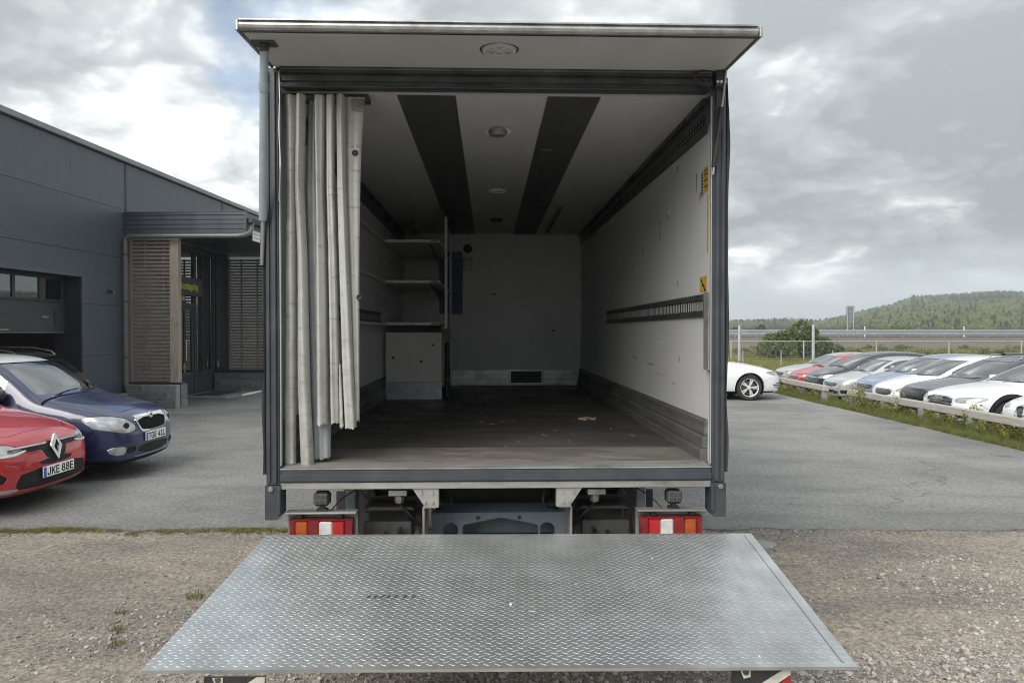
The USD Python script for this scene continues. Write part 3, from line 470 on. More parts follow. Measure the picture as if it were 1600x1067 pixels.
# ---- tail lift platform
PF = (np.array([0.062, -0.262, 0.757]), np.array([-0.004, -1.505, 0.630]))      # hinge edge, outer edge
PU = np.array([1.0, -0.019, 0]); PVv = PF[1] - PF[0]; PL = np.linalg.norm(PVv); PVv = PVv / PL; PN = np.cross(PVv, PU); PN = PN * np.sign(PN[2])
def pp(u, v, h=0.0): return PF[0] + u * PU + v * PVv + h * PN
def slab(u0, u1, prof):
    """prof: list of (v, h) outline"""
    m = ext(Polygon(prof), u0, u1, "x"); q = m.vertices
    return trimesh.Trimesh(np.array([pp(a, b, c) for a, b, c in q]), m.faces, process=False)
PW = 1.247
pl = obj("lift_platform", slab(-PW, PW, [(0, 0), (PL, 0), (PL, -0.012), (PL - 0.25, -0.03), (0.02, -0.055), (0, -0.05)]), M["galv"], truck)
# tread: tear-drop lugs in alternating directions
V, Fc = [], []
pu, pv = 0.040, 0.0180
for i in range(int(2 * PW / pu) + 1):
    for j in range(int((PL - 0.022) / pv)):
        u, vv = -PW + 0.012 + i * pu + (pu / 2 if j % 2 else 0), 0.02 + j * pv
        if u > PW - 0.012 or abs(u - (PW - 0.04)) < 0.014: continue
        a = 0.45 if (j % 2) else -0.45
        du, dv = math.cos(a), math.sin(a); L2, w2 = 0.0150, 0.0040
        o = len(V); c = np.array([u, vv])
        for (l, w, h) in ((-L2, 0, 0.0001), (0, -w2, 0.0001), (L2, 0, 0.0001), (0, w2, 0.0001), (-L2 * 0.45, 0, 0.0015), (L2 * 0.45, 0, 0.0015)):
            q = c + l * np.array([du, dv]) + w * np.array([-dv, du]); V.append(pp(q[0], q[1], h))
        Fc += [[o, o + 1, o + 4], [o + 1, o + 5, o + 4], [o + 1, o + 2, o + 5], [o + 2, o + 3, o + 5], [o + 3, o + 4, o + 5], [o + 3, o, o + 4]]
tm = trimesh.Trimesh(np.array(V), np.array(Fc), process=False)
if (tm.face_normals @ PN).mean() < 0: tm.faces = tm.faces[:, ::-1]
obj("tread_relief", tm, M["galv"], pl, kind="stuff")
obj("weld_seam", slab(PW - 0.045, PW - 0.034, [(0.02, 0.0005), (PL - 0.03, 0.0005), (PL - 0.03, 0.004), (0.02, 0.004)]), M["galv"], pl)
obj("platform_hinge", cat_([tube([pp(-1.15, -0.012, -0.03), pp(1.15, -0.012, -0.03)], 0.018, 10)]), M["chassis_grey"], pl)
for s in (-1, 1): obj("lift_arm", cat_([tube([pp(s * 0.6, 0.02, -0.07), (s * 0.52, 0.5, 0.52)], 0.04, 8)]), M["chassis"], truck)
for (u, vv, w, h) in ((-0.36, 0.64, 0.022, 0.008), (0.02, 0.78, 0.010, 0.03), (0.11, 0.84, 0.026, 0.007), (-0.62, 1.03, 0.018, 0.006), (0.68, 0.32, 0.004, 0.03), (0.30, 0.60, 0.009, 0.009), (0.92, 1.19, 0.003, 0.035)):
    w, h = w * 0.7, h * 0.7; q = np.array([(u - w, vv), (u - w * 0.2, vv - h * 0.6), (u + w, vv - h * 0.2), (u + w * 0.3, vv + h * 0.6)])
    obj("paint_fleck", trimesh.Trimesh(np.array([pp(a, b, 0.0031) for a, b in q]), [[0, 1, 2], [0, 2, 3]], process=False), M["chip"], pl)
for k, (u, w, tilt) in enumerate(((-0.585, 0.008, 0.6), (-0.555, 0.007, 0.5), (-0.53, 0.009, 0.7), (-0.50, 0.010, 0.4), (-0.47, 0.008, 0.6), (-0.43, 0.006, 0.4), (-0.395, 0.005, 0.5))):
    q = [(u - 0.004, 0.715), (u + 0.004, 0.715), (u + 0.004 + 0.022 * tilt, 0.69), (u - 0.004 + 0.022 * tilt, 0.69)]
    obj("paint_stroke", trimesh.Trimesh(np.array([pp(a, b, 0.0031) for a, b in q]), [[0, 1, 2], [0, 2, 3]], process=False), M["inkgrey"], pl)
# warning flags under the outer edge
for s, xc in ((-1, -0.925), (1, 0.912)):
    y0 = -1.500
    fg = obj("warning_flag", rbox(xc - 0.105, xc + 0.105, y0 + 0.004, y0 + 0.009, 0.30, 0.612, 0.001), M["rubber"], pl, label=("left" if s < 0 else "right") + " hanging red and white warning flag")
    def fpoly(pts, mm, nm, d=0.0): obj(nm, ext(Polygon([(xc - 0.105 + a, 0.612 - b) for a, b in pts]), y0 - 0.0005 - d, y0 + 0.0035 - d, "y"), M[mm], fg)
    fpoly([(0.10, 0.055), (0.18, 0.004), (0.209, 0.004), (0.209, 0.02), (0.155, 0.055), (0.13, 0.08), (0.06, 0.08)], "flag_white", "white_stripe")
    fpoly([(0.209, 0.022), (0.209, 0.075), (0.135, 0.08)], "flag_red", "red_stripe")
    fpoly([(0.03, 0.004), (0.066, 0.004), (0.066, 0.026), (0.042, 0.032)], "flag_white", "white_tag")
    obj("rivet", mv(lathe([(0.001, -0.006), (0.009, -0.005), (0.011, 0)], 10, "y"), (xc - 0.056, y0 - 0.0006, 0.603)), M["chassis_grey"], fg)

# ================================================================== strip curtain (hangs inside the opening, drawn to the left)
cur = thing("strip_curtain", "dirty white PVC strip curtain bunched at the left of the truck opening", "curtain", TR_LOC, TR_RZ)
obj("curtain_rail", rbox(-1.174, -0.72, 0.11, 0.20, 3.09, 3.124, 0.003), M["steel_dark"], cur)
def strip(path, folds, depth, y, mat_, seed, split=None):
    """path: list of (z, x0, x1) from the top down; a sheet folded along its length, bulging towards the viewer"""
    r = np.random.default_rng(seed); P = np.array(path); zz = np.linspace(P[0, 0], P[-1, 0], 70); nx = 22
    X0, X1 = np.interp(-zz, -P[:, 0], P[:, 1]), np.interp(-zz, -P[:, 0], P[:, 2])
    V = []
    for k, z in enumerate(zz):
        t = np.linspace(0, 1, nx); wob = 0.008 * (meshkit.fbm(np.c_[t * 2 + seed, t * 0 + z * 1.6, t * 0 + seed * 3.1], 3) - 0.5)
        prof = depth * np.sqrt(np.maximum(1 - (2 * t - 1) ** 2, 0)) * (1 + 0.18 * np.sin(t * PI * 2 * folds + z * 1.1 + seed))
        cre = 0.0035 * np.sin(z * 33 + 3 * meshkit.noise(np.array([[z * 4, seed, 0.5]]))[0] * 6) * (meshkit.noise(np.array([[z * 9, seed * 2.0, 0]]))[0] > 0.62)
        jag = 0.03 * (meshkit.fbm(np.c_[t * 5 + seed, t * 0, t * 0], 3) - 0.5) * (k / 69.0) ** 24
        V.append(np.c_[X0[k] + (X1[k] - X0[k]) * t + wob * 0.4, y - prof - wob - cre, np.full(nx, z) + jag])
    front = np.vstack(V); back = front + [0, 0.0035, 0]; n = len(zz); i = np.arange(n * nx).reshape(n, nx)
    a, b, c, d = i[:-1, :-1].ravel(), i[:-1, 1:].ravel(), i[1:, 1:].ravel(), i[1:, :-1].ravel()
    F1 = np.vstack([np.c_[a, d, c], np.c_[a, c, b]])
    return obj("pvc_strip", trimesh.Trimesh(np.vstack([front, back]), np.vstack([F1, F1[:, ::-1] + n * nx]), process=False), mat_, cur, smooth=True)
ZT = 3.10
strip([(ZT, -1.178, -1.108), (2.62, -1.165, -1.115), (2.2, -1.174, -1.118), (1.07, -1.183, -1.122)], 1, 0.035, 0.085, M["pvc"], 1)
strip([(ZT, -1.112, -1.055), (2.6, -1.118, -1.07), (2.2, -1.105, -1.052), (1.5, -1.108, -1.04), (1.062, -1.092, -1.020)], 1, 0.04, 0.075, M["pvc"], 2)
strip([(ZT, -1.06, -0.97), (2.6, -1.08, -0.965), (2.0, -1.07, -0.955), (1.5, -1.06, -0.94), (1.085, -1.05, -0.945)], 3, 0.03, 0.15, M["clear_pvc"], 3)
strip([(1.75, -1.025, -0.985), (1.4, -1.0, -0.965), (1.085, -1.012, -0.955)], 1, 0.012, 0.15, M["pvc"], 11)
strip([(ZT, -1.012, -0.95), (2.6, -1.005, -0.962), (2.2, -1.004, -0.950), (1.285, -1.006, -0.942)], 1, 0.05, 0.09, M["pvc"], 4)
strip([(ZT, -0.945, -0.897), (2.6, -0.944, -0.902), (2.2, -0.936, -0.890), (1.292, -0.926, -0.872)], 1, 0.05, 0.085, M["pvc"], 5)
strip([(ZT, -0.890, -0.842), (2.6, -0.887, -0.838), (2.2, -0.878, -0.825), (1.6, -0.862, -0.80), (1.262, -0.848, -0.785)], 1, 0.045, 0.08, M["pvc"], 6)
s7 = strip([(ZT, -0.855, -0.738), (2.85, -0.852, -0.757), (2.6, -0.846, -0.765), (2.2, -0.832, -0.772), (1.6, -0.81, -0.772), (1.30, -0.80, -0.772)], 2, 0.014, 0.10, M["pvc"], 7)
strip([(1.62, -0.876, -0.868), (1.5, -0.876, -0.862), (1.27, -0.873, -0.852)], 1, 0.006, 0.052, M["pvc"], 9)
for x, z in ((-0.79, 2.79), (-0.768, 1.99)):
    obj("eyelet", mv(lathe([(0.005, -0.004), (0.012, -0.006), (0.017, 0.0)], 14, "y"), (x, 0.082, z)), M["ink"], cur)
obj("lock_plate", rbox(-0.805, -0.735, 0.072, 0.078, 3.02, 3.085, 0.002), M["alu_dirty"], cur)

# ================================================================== things in the box
sh = thing("shelf_unit", "white metal shelf unit with three shelves in the front left corner of the cargo box", "shelves", TR_LOC, TR_RZ)
for z in (1.868, 2.325, 2.765):
    b = obj("shelf_board", cat_([rbox(-1.185, -0.585, 4.0, 5.94, z, z + 0.032, 0.003), rbox(-1.185, -1.165, 1.9, 3.998, z - 0.004, z + 0.024, 0.002)]), M["white_paint"], sh)
    obj("shelf_bracket", ext(Polygon([(5.9, z - 0.001), (5.9, z - 0.10), (4.3, z - 0.02), (4.15, z - 0.001)]), -0.70, -0.685, "x"), M["steel_dark"], b)
    obj("chipped_edge", box(-0.66 - 0.02, -0.60, 3.9985, 3.9997, z + 0.008, z + 0.022), M["kick"], b)
obj("upright", rbox(-0.545, -0.515, 4.28, 4.31, 1.83, 3.11, 0.003), M["white_paint"], sh)
obj("upright", rbox(-0.578, -0.550, 5.90, 5.93, 1.08, 3.11, 0.003), M["white_paint"], sh)
obj("cross_rail", rbox(-0.545, -0.52, 3.6, 5.9, 3.085, 3.11, 0.003), M["steel_dark"], sh)
obj("cross_rail", rbox(-0.572, -0.548, 4.312, 5.898, 1.83, 1.86, 0.003), M["white_paint"], sh)
pn = thing("leaning_panel", "cream board with a checker plate foot standing under the shelves in the cargo box", "panel", TR_LOC, TR_RZ)
obj("board", mv(rbox(-1.165, -0.56, 0, 0.022, 0.185, 0.725, 0.003), (0, 3.96, 1.066), rx=-0.02), M["ply_panel"], pn)
obj("foot_plate", mv(rbox(-1.167, -0.558, -0.003, 0.024, 0.0, 0.184, 0.002), (0, 3.96, 1.066), rx=-0.02), M["checker"], pn)
tl_ = []
for i in range(17):
    for j in range(6):
        tl_.append(mv(box(-0.011, 0.011, -0.0055, -0.0032, -0.0025, 0.0025), (-1.145 + i * 0.035 + (0.017 if j % 2 else 0), 3.96, 1.066 + 0.018 + j * 0.029), ry=0.7 if j % 2 else -0.7))
obj("plate_relief", cat_(tl_), M["checker"], pn, kind="stuff")
for x, z in ((-0.655, 1.655), (-0.78, 1.48), (-1.08, 1.52)): obj("mark", box(x - 0.012, x + 0.012, 3.945, 3.9595, z - 0.015, z + 0.012), M["inkgrey"], pn)
so = thing("rolled_straps", "dark bundle standing between the board and the shelf upright", "straps", TR_LOC, TR_RZ)
obj("bundle", mv(lathe([(0.001, 0.0), (0.03, 0.0), (0.034, 0.2), (0.026, 0.42), (0.03, 0.6), (0.001, 0.62)], 12, "z"), (-0.515, 4.25, 1.066)), M["chassis"], so, smooth=50)
obj("tie", mv(lathe([(0.033, 0.18), (0.036, 0.2), (0.033, 0.22)], 12, "z"), (-0.515, 4.25, 1.066)), M["kick"], so)
# litter on the floor
def litter(name, pts, h, mm, lab, cat, group=None):
    m = ext(Polygon([(a, b) for a, b in pts]), Z_FL + 0.0006, Z_FL + h, "z"); m = m.subdivide(); m.vertices[:, 2] += np.where(m.vertices[:, 2] > Z_FL + h * 0.5, 0.004 * np.sin(m.vertices[:, 0] * 90), 0)
    th = thing(name, lab, cat, TR_LOC, TR_RZ, group); obj("scrap", m, M[mm], th)
litter("paper_scrap", [(0.70, 2.10), (0.76, 2.04), (0.80, 2.11), (0.835, 2.06), (0.86, 2.13), (0.80, 2.2), (0.74, 2.17)], 0.012, "scrap", "crumpled tan scrap lying on the dark truck floor right of centre", "scrap")
rl = np.random.default_rng(3)
fk = []
for k in range(28):
    x, y = rl.uniform(-0.85, 1.05), rl.uniform(0.15, 3.6); a = rl.uniform(0, PI); L = rl.uniform(0.006, 0.03); w = rl.uniform(0.003, 0.009)
    fk.append(mv(box(-L, L, -w, w, 0, 0.003), (x, y, Z_FL + 0.0006), rz=a))
o = thing("floor_debris", "pale chips and dust flakes strewn over the dark truck floor", "debris", TR_LOC, TR_RZ, kind="stuff"); obj("chips", cat_(fk), M["alu_dirty"], o, kind="stuff")

# ================================================================== car dealership (local: y along the front wall, x outwards, origin where the canopy meets the wall)
BL, BR = (-9.17, 17.6, 0.0), -2.43
def clad(name, c, c2, rough=0.34, pitch=0.034, strength=0.5, spec=0.6):
    n = {"g": ("texture_coordinate", {}), "w": ("wave_texture", {"wave_type": "bands", "bands_direction": "z", "profile": "sine", "scale": 0.314 / pitch, "distortion": 0.0}),
         "n": ("noise_texture", {"scale": 0.8, "detail": 5.0}), "x": ("mix_color", {"a": c, "b": c2}), "n2": ("noise_texture", {"scale": 1.3, "detail": 2.0}), "ad": ("math", {"math_type": "multiply_add", "value2": 1.4}),
         "b": ("bump", {"strength": strength, "distance": 0.0022}), "p": ("principled_bsdf", {"roughness": rough, "specular_ior_level": spec})}
    return usdkit.material(stage, "/World/Looks/" + name, n, [("g.object", "w.vector"), ("g.object", "n.vector"), ("n.fac", "x.fac"), ("x.result", "p.base_color"), ("g.object", "n2.vector"), ("n2.fac", "ad.value1"), ("w.fac", "ad.value3"), ("ad.value", "b.height"), ("b.normal", "p.normal")], surface="p.BSDF")
M["clad"] = clad("ribbed_cladding", (0.040, 0.049, 0.062), (0.048, 0.058, 0.072))
M["clad_smooth"] = mat("smooth_cladding", (0.042, 0.051, 0.064), 0.28, color2=(0.056, 0.065, 0.078), nscale=1.6, spec=0.6, obj_space=True, stretch=(1.0, 1.6, 0.12), rough2=0.42, bump=0.12, bscale=0.5, bdist=0.03)
M["trim_dark"] = mat("dark_trim", (0.022, 0.028, 0.038), 0.4, color2=(0.03, 0.036, 0.045), nscale=4)
M["trim_light"] = mat("roof_trim", (0.16, 0.17, 0.18), 0.35, color2=(0.20, 0.21, 0.22), nscale=3, spec=0.6)
M["door_dark"] = mat("door_charcoal", (0.026, 0.029, 0.033), 0.4, color2=(0.036, 0.039, 0.044), nscale=2)
M["wood_grey"] = mat("weathered_slat", (0.17, 0.135, 0.11), 0.75, color2=(0.24, 0.20, 0.165), nscale=6, stretch=(1.5, 1.5, 9), color3=(0.12, 0.09, 0.07), n3scale=2.5)
M["wood_post"] = mat("weathered_post", (0.25, 0.21, 0.17), 0.75, color2=(0.34, 0.30, 0.25), nscale=5, stretch=(7, 7, 0.7), color3=(0.15, 0.11, 0.085), n3scale=4)
M["wood_warm"] = mat("brown_post", (0.16, 0.10, 0.06), 0.7, color2=(0.22, 0.15, 0.09), nscale=5, stretch=(7, 7, 0.7))
M["block"] = mat("grey_block", (0.16, 0.165, 0.17), 0.85, color2=(0.105, 0.108, 0.112), nscale=9, bump=0.6, bscale=45, bdist=0.006)
M["block2"] = mat("light_block", (0.21, 0.21, 0.21), 0.85, color2=(0.14, 0.142, 0.145), nscale=8, bump=0.6, bscale=45, bdist=0.006)
M["mortar"] = mat("mortar", (0.27, 0.27, 0.265), 0.9, color2=(0.2, 0.2, 0.197), nscale=20)
M["pipe"] = mat("drain_pipe", (0.10, 0.108, 0.108), 0.36, color2=(0.125, 0.13, 0.128), nscale=3)
M["room"] = mat("dark_room", (0.05, 0.045, 0.04), 0.8, color2=(0.08, 0.07, 0.06), nscale=1.0)
M["room_brown"] = mat("brown_boards", (0.12, 0.09, 0.07), 0.7, color2=(0.09, 0.07, 0.055), nscale=2)
M["steel_bright"] = mat("bright_steel", (0.6, 0.6, 0.6), 0.25, 0.9)
M["concrete"] = mat("door_concrete", (0.22, 0.22, 0.215), 0.85, color2=(0.16, 0.16, 0.158), nscale=6, bump=0.3, bscale=60, bdist=0.004)
M["doormat"] = mat("door_mat", (0.03, 0.03, 0.031), 0.9, color2=(0.045, 0.045, 0.045), nscale=40)
M["sign_yellow"] = mat("sign_yellow", (0.62, 0.60, 0.07), 0.5)
M["poster_yellow"] = mat("poster_yellow", (0.50, 0.36, 0.06), 0.5)
M["poster_blue"] = mat("poster_blue", (0.25, 0.42, 0.5), 0.5)
def pane(name, tint, refl=1.55, base=0.03):
    n = {"t": ("transparent_bsdf", {"color": tint}), "gl": ("glossy_bsdf", {"roughness": 0.015, "color": (1, 1, 1)}), "f": ("fresnel", {"IOR": refl}), "a": ("math", {"math_type": "add", "value2": base, "use_clamp": True}), "mc": ("mix_closure", {})}
    return usdkit.material(stage, "/World/Looks/" + name, n, [("f.fac", "a.value1"), ("a.value", "mc.fac"), ("t.BSDF", "mc.closure1"), ("gl.BSDF", "mc.closure2")], surface="mc.closure")
M["pane"] = pane("window_pane", (0.55, 0.58, 0.58), 1.7, 0.10)
M["pane_dark"] = pane("door_pane", (0.22, 0.24, 0.25), 1.9, 0.26)

bld = thing("car_dealership", "long dark blue grey clad car dealership with roller door and slatted porch", "building", BL, BR)
Y0, Y1, HT = -26.5, 21.2, 5.80
GY0, GY1, GZ = -5.55, -1.70, 2.98              # vehicle door opening
DY0, DY1, DZ = 2.25, 4.85, 4.10                # entrance glazing
face = sbox(Y0, 0.36, Y1, HT).difference(sbox(GY0, -1, GY1, GZ)).difference(sbox(DY0, -1, DY1, DZ))
core = sbox(Y0, 0.0, Y1, HT).difference(sbox(GY0, -1, GY1, GZ)).difference(sbox(DY0, -1, DY1, DZ))
wall = obj("front_wall", ext(core, -0.30, -0.034, "x"), M["trim_dark"], bld)
rows = [0.36, 1.27, 2.40, 3.53, 4.67, HT - 0.02]; cols = [Y0, -15.9, -10.6, -5.3, 0.0, 5.3, 10.6, 15.9, Y1]
for a, b in zip(cols[:-1], cols[1:]):
    for c, d in zip(rows[:-1], rows[1:]):
        g = face.intersection(sbox(a + 0.012, c + 0.004, b - 0.012, d - 0.004))
        for g in [q for q in getattr(g, "geoms", [g]) if q.area > 0.01]: obj("wall_panel", ext(g, -0.034, 0.0, "x"), M["clad_smooth"] if c > 4 else M["clad"], wall)
for y in cols[1:-1]:
    segs = sbox(y - 0.035, 0.36, y + 0.035, HT - 0.02).difference(sbox(GY0, -1, GY1, GZ)).difference(sbox(DY0, -1, DY1, DZ))
    obj("joint_strip", ext(segs, 0.0005, 0.012, "x"), M["trim_dark"], wall)
obj("roof_trim", cat_([rbox(-0.32, 0.07, Y0, Y1, HT, HT + 0.115, 0.006)]), M["trim_light"], bld)
obj("roof_trim_line", rbox(0.0, 0.045, Y0, Y1, HT - 0.02, HT - 0.001, 0.003), M["trim_dark"], bld)
obj("flat_roof", box(-22, -0.32, Y0, Y1, HT - 0.2, HT - 0.02), M["trim_dark"], bld)
obj("rear_walls", cat_([box(-22.2, -22, Y0, Y1, 0, HT), box(-22, -0.3, Y0, Y0 + 0.2, 0, HT), box(-22, -0.3, Y1 - 0.2, Y1, -1.2, HT)]), M["clad"], bld)
# block plinth courses
def blocks(parent, x0, y0, x1, y1, z0, n, bw=0.40, bh=0.185, t=0.19, seed=1):
    """courses of blocks from (x0, y0) to (x1, y1), each block a part"""
    r = np.random.default_rng(seed); L = math.hypot(x1 - x0, y1 - y0); a = math.atan2(y1 - y0, x1 - x0)
    obj("mortar_bed", mv(box(0, L, -t + 0.012, -0.006, z0, z0 + n * bh - 0.004), (x0, y0, 0), rz=a), M["mortar"], parent)
    for c in range(n):
        s = -(bw / 2 if c % 2 else 0)
        while s < L - 0.02:
            p, q = max(s, 0) + 0.006, min(s + bw, L) - 0.006
            if q - p > 0.03: obj("block", mv(rbox(p, q, -t, r.uniform(0, 0.004), z0 + c * bh + 0.006, z0 + (c + 1) * bh - 0.006, 0.006), (x0, y0, 0), rz=a), M["block"] if r.random() < 0.6 else M["block2"], parent)
            s += bw
pb = obj("plinth", box(-0.29, -0.18, Y0, GY0 - 0.01, 0, 0.355), M["trim_dark"], bld)
obj("plinth_wall", box(-0.28, -0.04, DY1 + 0.02, Y1, -1.2, 0.355), M["block"], pb)
blocks(pb, -0.012, GY1 + 0.02, -0.012, DY0 - 0.02, -0.01, 2, seed=2)
obj("plinth_trim", cat_([rbox(-0.03, 0.03, GY1 + 0.01, DY0, 0.362, 0.375, 0.002)]), M["trim_dark"], pb)
# ---- vehicle door, half raised, in its recess
rev = obj("door_reveal", cat_([box(-0.62, -0.302, GY1, GY1 + 0.06, 0, GZ + 0.05), box(-0.62, -0.302, GY0 - 0.06, GY0, 0, GZ + 0.05), box(-0.62, -0.302, GY0, GY1, GZ, GZ + 0.05)]), M["trim_dark"], bld)
obj("reveal_trim", cat_([rbox(-0.033, 0.014, GY1 - 0.012, GY1 + 0.055, 0.0, GZ + 0.055, 0.003), rbox(-0.033, 0.014, GY0 - 0.055, GY0 + 0.012, 0.0, GZ + 0.055, 0.003), rbox(-0.033, 0.014, GY0 + 0.013, GY1 - 0.013, GZ - 0.012, GZ + 0.055, 0.003)]), M["clad_smooth"], rev)
gd = obj("overhead_door", cat_([rbox(-0.42, -0.375, GY0, GY1 - 0.01, 1.80, 2.42, 0.004)]), M["door_dark"], bld)
wz0, wz1 = 2.425, 2.93; ww = (GY1 - GY0) / 5
fr = [rbox(-0.42, -0.37, GY0, GY1 - 0.01, wz0, wz0 + 0.05, 0.004), rbox(-0.42, -0.37, GY0, GY1 - 0.01, wz1 - 0.03, wz1 + 0.045, 0.004)]
for k in range(6):
    y = GY0 + k * ww; fr.append(rbox(-0.42, -0.37, y - 0.04 + (0.04 if k == 0 else 0) - (0.05 if k == 5 else 0), y + 0.04 - (0.05 if k == 5 else 0), wz0 + 0.0505, wz1 - 0.0305, 0.004))
sec = obj("window_section", cat_(fr), M["door_dark"], gd)
for k in range(5): obj("pane", box(-0.40, -0.394, GY0 + k * ww + 0.042, GY0 + (k + 1) * ww - (0.09 if k == 4 else 0.042), wz0 + 0.051, wz1 - 0.031), M["pane"], sec)
obj("bottom_seal", rbox(-0.425, -0.37, GY0, GY1 - 0.01, 1.765, 1.7995, 0.006), M["kick"], gd)
obj("door_grip", rbox(-0.3745, -0.355, GY1 - 0.75, GY1 - 0.55, 2.08, 2.12, 0.006), M["alu"], gd)
obj("door_lock", rbox(-0.3745, -0.35, GY1 - 0.36, GY1 - 0.29, 1.98, 2.2, 0.006), M["rubber"], gd)
obj("handle_plate", rbox(-0.3745, -0.362, GY0 + 1.9, GY0 + 2.15, 1.82, 1.85, 0.004), M["alu"], gd)
ws = obj("workshop", cat_([box(-9, -0.62, -9, -8.9, 0, 3.6), box(-9, -0.62, 1.5, 1.6, 0, 3.6), box(-9.1, -9, -9, 1.6, 0, 3.6), box(-9, -0.31, -9, 1.6, 3.6, 3.7)]), M["room"], bld)
obj("workshop_panel", cat_([box(-8.95, -8.9, -6, -4.2, 0, 2.6), box(-6, -2.6, 1.42, 1.48, 0, 2.2)]), M["room_brown"], ws)
obj("workshop_floor", box(-9, -0.31, -9, 1.6, 0.012, 0.02), M["concrete"], ws)
tb = obj("tube_light", box(-4.0, -3.85, -7.0, -1.5, 3.35, 3.4), usdkit.material(stage, "/World/Looks/tube_light", {"e": ("emission", {"color": (1.0, 0.98, 0.92), "strength": 1.6})}, surface="e.emission"), ws)
# wall lamp / camera
lp = obj("wall_camera", cat_([rbox(0.001, 0.03, -0.76, -0.68, 2.68, 2.76, 0.006), cyl((0.03, -0.72, 2.72), (0.12, -0.72, 2.70), 0.028, 12)]), M["rubber"], bld)
obj("camera_lens", mv(lathe([(0.001, 0.012), (0.018, 0.008), (0.026, 0.0)], 12, "x"), (0.12, -0.72, 2.70)), M["alu"], lp)
# ---- canopy
CX, CY0, CY1, CZ0, CZ1 = 2.92, -0.10, 5.6, 4.10, 4.60
can = obj("canopy", cat_([box(0.013, CX - 0.02, CY0 + 0.02, CY1, CZ0 + 0.03, CZ0 + 0.08), box(0.013, CX - 0.02, CY0 + 0.02, CY1, CZ1 - 0.05, CZ1 - 0.01)]), M["trim_dark"], bld)
rib = []
zc = np.linspace(CZ0, CZ1 - 0.06, 5)
prof = [(CY0 + 0.02, CZ0)]
for a, b in zip(zc[:-1], zc[1:]):
    h = b - a; prof += [(CY0 - 0.002, a + 0.004), (CY0 - 0.002, a + h * 0.62), (CY0 + 0.012, a + h * 0.74), (CY0 + 0.012, a + h * 0.96)]
prof += [(CY0 - 0.01, CZ1 - 0.055), (CY0 - 0.01, CZ1), (CY0 + 0.02, CZ1)]
obj("fascia", ext(Polygon(prof), 0.014, CX, "x"), M["clad_smooth"], can)
obj("fascia_trim", cat_([rbox(CX + 0.001, CX + 0.03, CY0 - 0.015, CY0 + 0.06, CZ0 - 0.01, CZ1 + 0.01, 0.003), rbox(0.014, CX, CY0 - 0.02, CY0 + 0.05, CZ1 + 0.001, CZ1 + 0.02, 0.003)]), M["clad_smooth"], can)
obj("side_fascia", box(CX - 0.019, CX, CY0 + 0.061, CY1, CZ0, CZ1), M["clad"], can)
for k in range(3): obj("side_board", rbox(CX + 0.001, CX + 0.02, CY0 + 0.4, CY1, CZ0 - 0.12 + 0.085 * k, CZ0 - 0.045 + 0.085 * k, 0.004), M["white"], can)
obj("gutter", mv(ext(Polygon([(0.032, 4.36), (0.13, 4.36), (0.155, 4.46), (0.032, 4.46)]), CY0 + 0.05, CY1, "y"), (CX, 0, 0)), M["door_dark"], can)
obj("soffit_line", box(0.4, 0.43, CY0 + 0.3, CY1 - 0.3, CZ0 + 0.018, CZ0 + 0.0295), M["trim_light"], can)
dp = obj("drain_pipe", tube(arc_path([(CX + 0.09, 0.1, 4.36), (CX + 0.09, -0.02, 4.12), (CX - 0.02, -0.20, 4.03), (0.09, -0.20, 4.03), (0.09, -0.20, 0.52), (0.20, -0.20, 0.40), (0.20, -0.20, 0.0)], 0.14, 7), 0.055, 14), M["pipe"], bld, smooth=50)
for z in (1.2, 2.5, 3.6): obj("pipe_clip", mv(lathe([(0.057, -0.02), (0.062, -0.015), (0.062, 0.015), (0.057, 0.02)], 16, "z"), (0.09, -0.20, z)), M["door_dark"], dp)
# ---- slatted screens on block plinths
def screen(x0, x1, y, z0, z1, n, post_mat, lab, post_w):
    s = obj("slat_screen", cat_([rbox(x0, x0 + 0.05, y - 0.03, y + 0.05, z0, z1, 0.004), rbox(x0 + (x1 - x0) * 0.33, x0 + (x1 - x0) * 0.33 + 0.045, y + 0.028, y + 0.07, z0, z1, 0.004), rbox(x0 + (x1 - x0) * 0.78, x0 + (x1 - x0) * 0.78 + 0.045, y + 0.028, y + 0.07, z0, z1, 0.004)]), M["wood_grey"], bld, label=lab)
    p = (z1 - z0) / n; r = np.random.default_rng(int(y * 10) + 5)
    for k in range(n):
        z = z0 + (k + 0.5) * p + r.normal(0, 0.002)
        obj("slat", rbox(x0 + 0.052, x1 - 0.002, y + r.uniform(-0.002, 0.002), y + 0.026, z - p * 0.31, z + p * 0.31, 0.003), M["wood_grey"], s)
    obj("post", rbox(x1, x1 + post_w, y - 0.06, y + 0.10, z0 - 0.02, z1 + 0.04, 0.006), post_mat, s)
    return s
screen(0.10, 1.09, -0.02, 0.60, 4.03, 38, M["wood_post"], "weathered slatted screen left of the entrance", 0.205)
sl = obj("screen_plinth", box(0.06, 1.30, 0.10, 0.13, 0, 0.55), M["mortar"], bld)
blocks(sl, 0.12, -0.085, 1.34, -0.085, 0.0, 3, t=0.2, seed=4)
blocks(sl, 1.345, -0.08, 1.345, 0.20, 0.0, 3, bw=0.30, t=0.03, seed=5)
obj("plinth_cap", rbox(0.05, 1.36, -0.11, 0.14, 0.56, 0.598, 0.004), M["trim_dark"], sl)
YB = 4.75
screen(0.42, 1.50, YB, 0.66, 3.98, 38, M["wood_warm"], "slatted screen at the far end of the entrance porch", 0.10)
sl2 = obj("screen_plinth", box(0.05, 1.66, YB + 0.16, YB + 0.20, 0, 0.55), M["mortar"], bld)
blocks(sl2, 0.05, YB - 0.02, 1.68, YB - 0.02, 0.0, 3, t=0.18, seed=6)
obj("plinth_cap", rbox(0.04, 1.70, YB - 0.05, YB + 0.2, 0.56, 0.655, 0.004), M["trim_dark"], sl2)
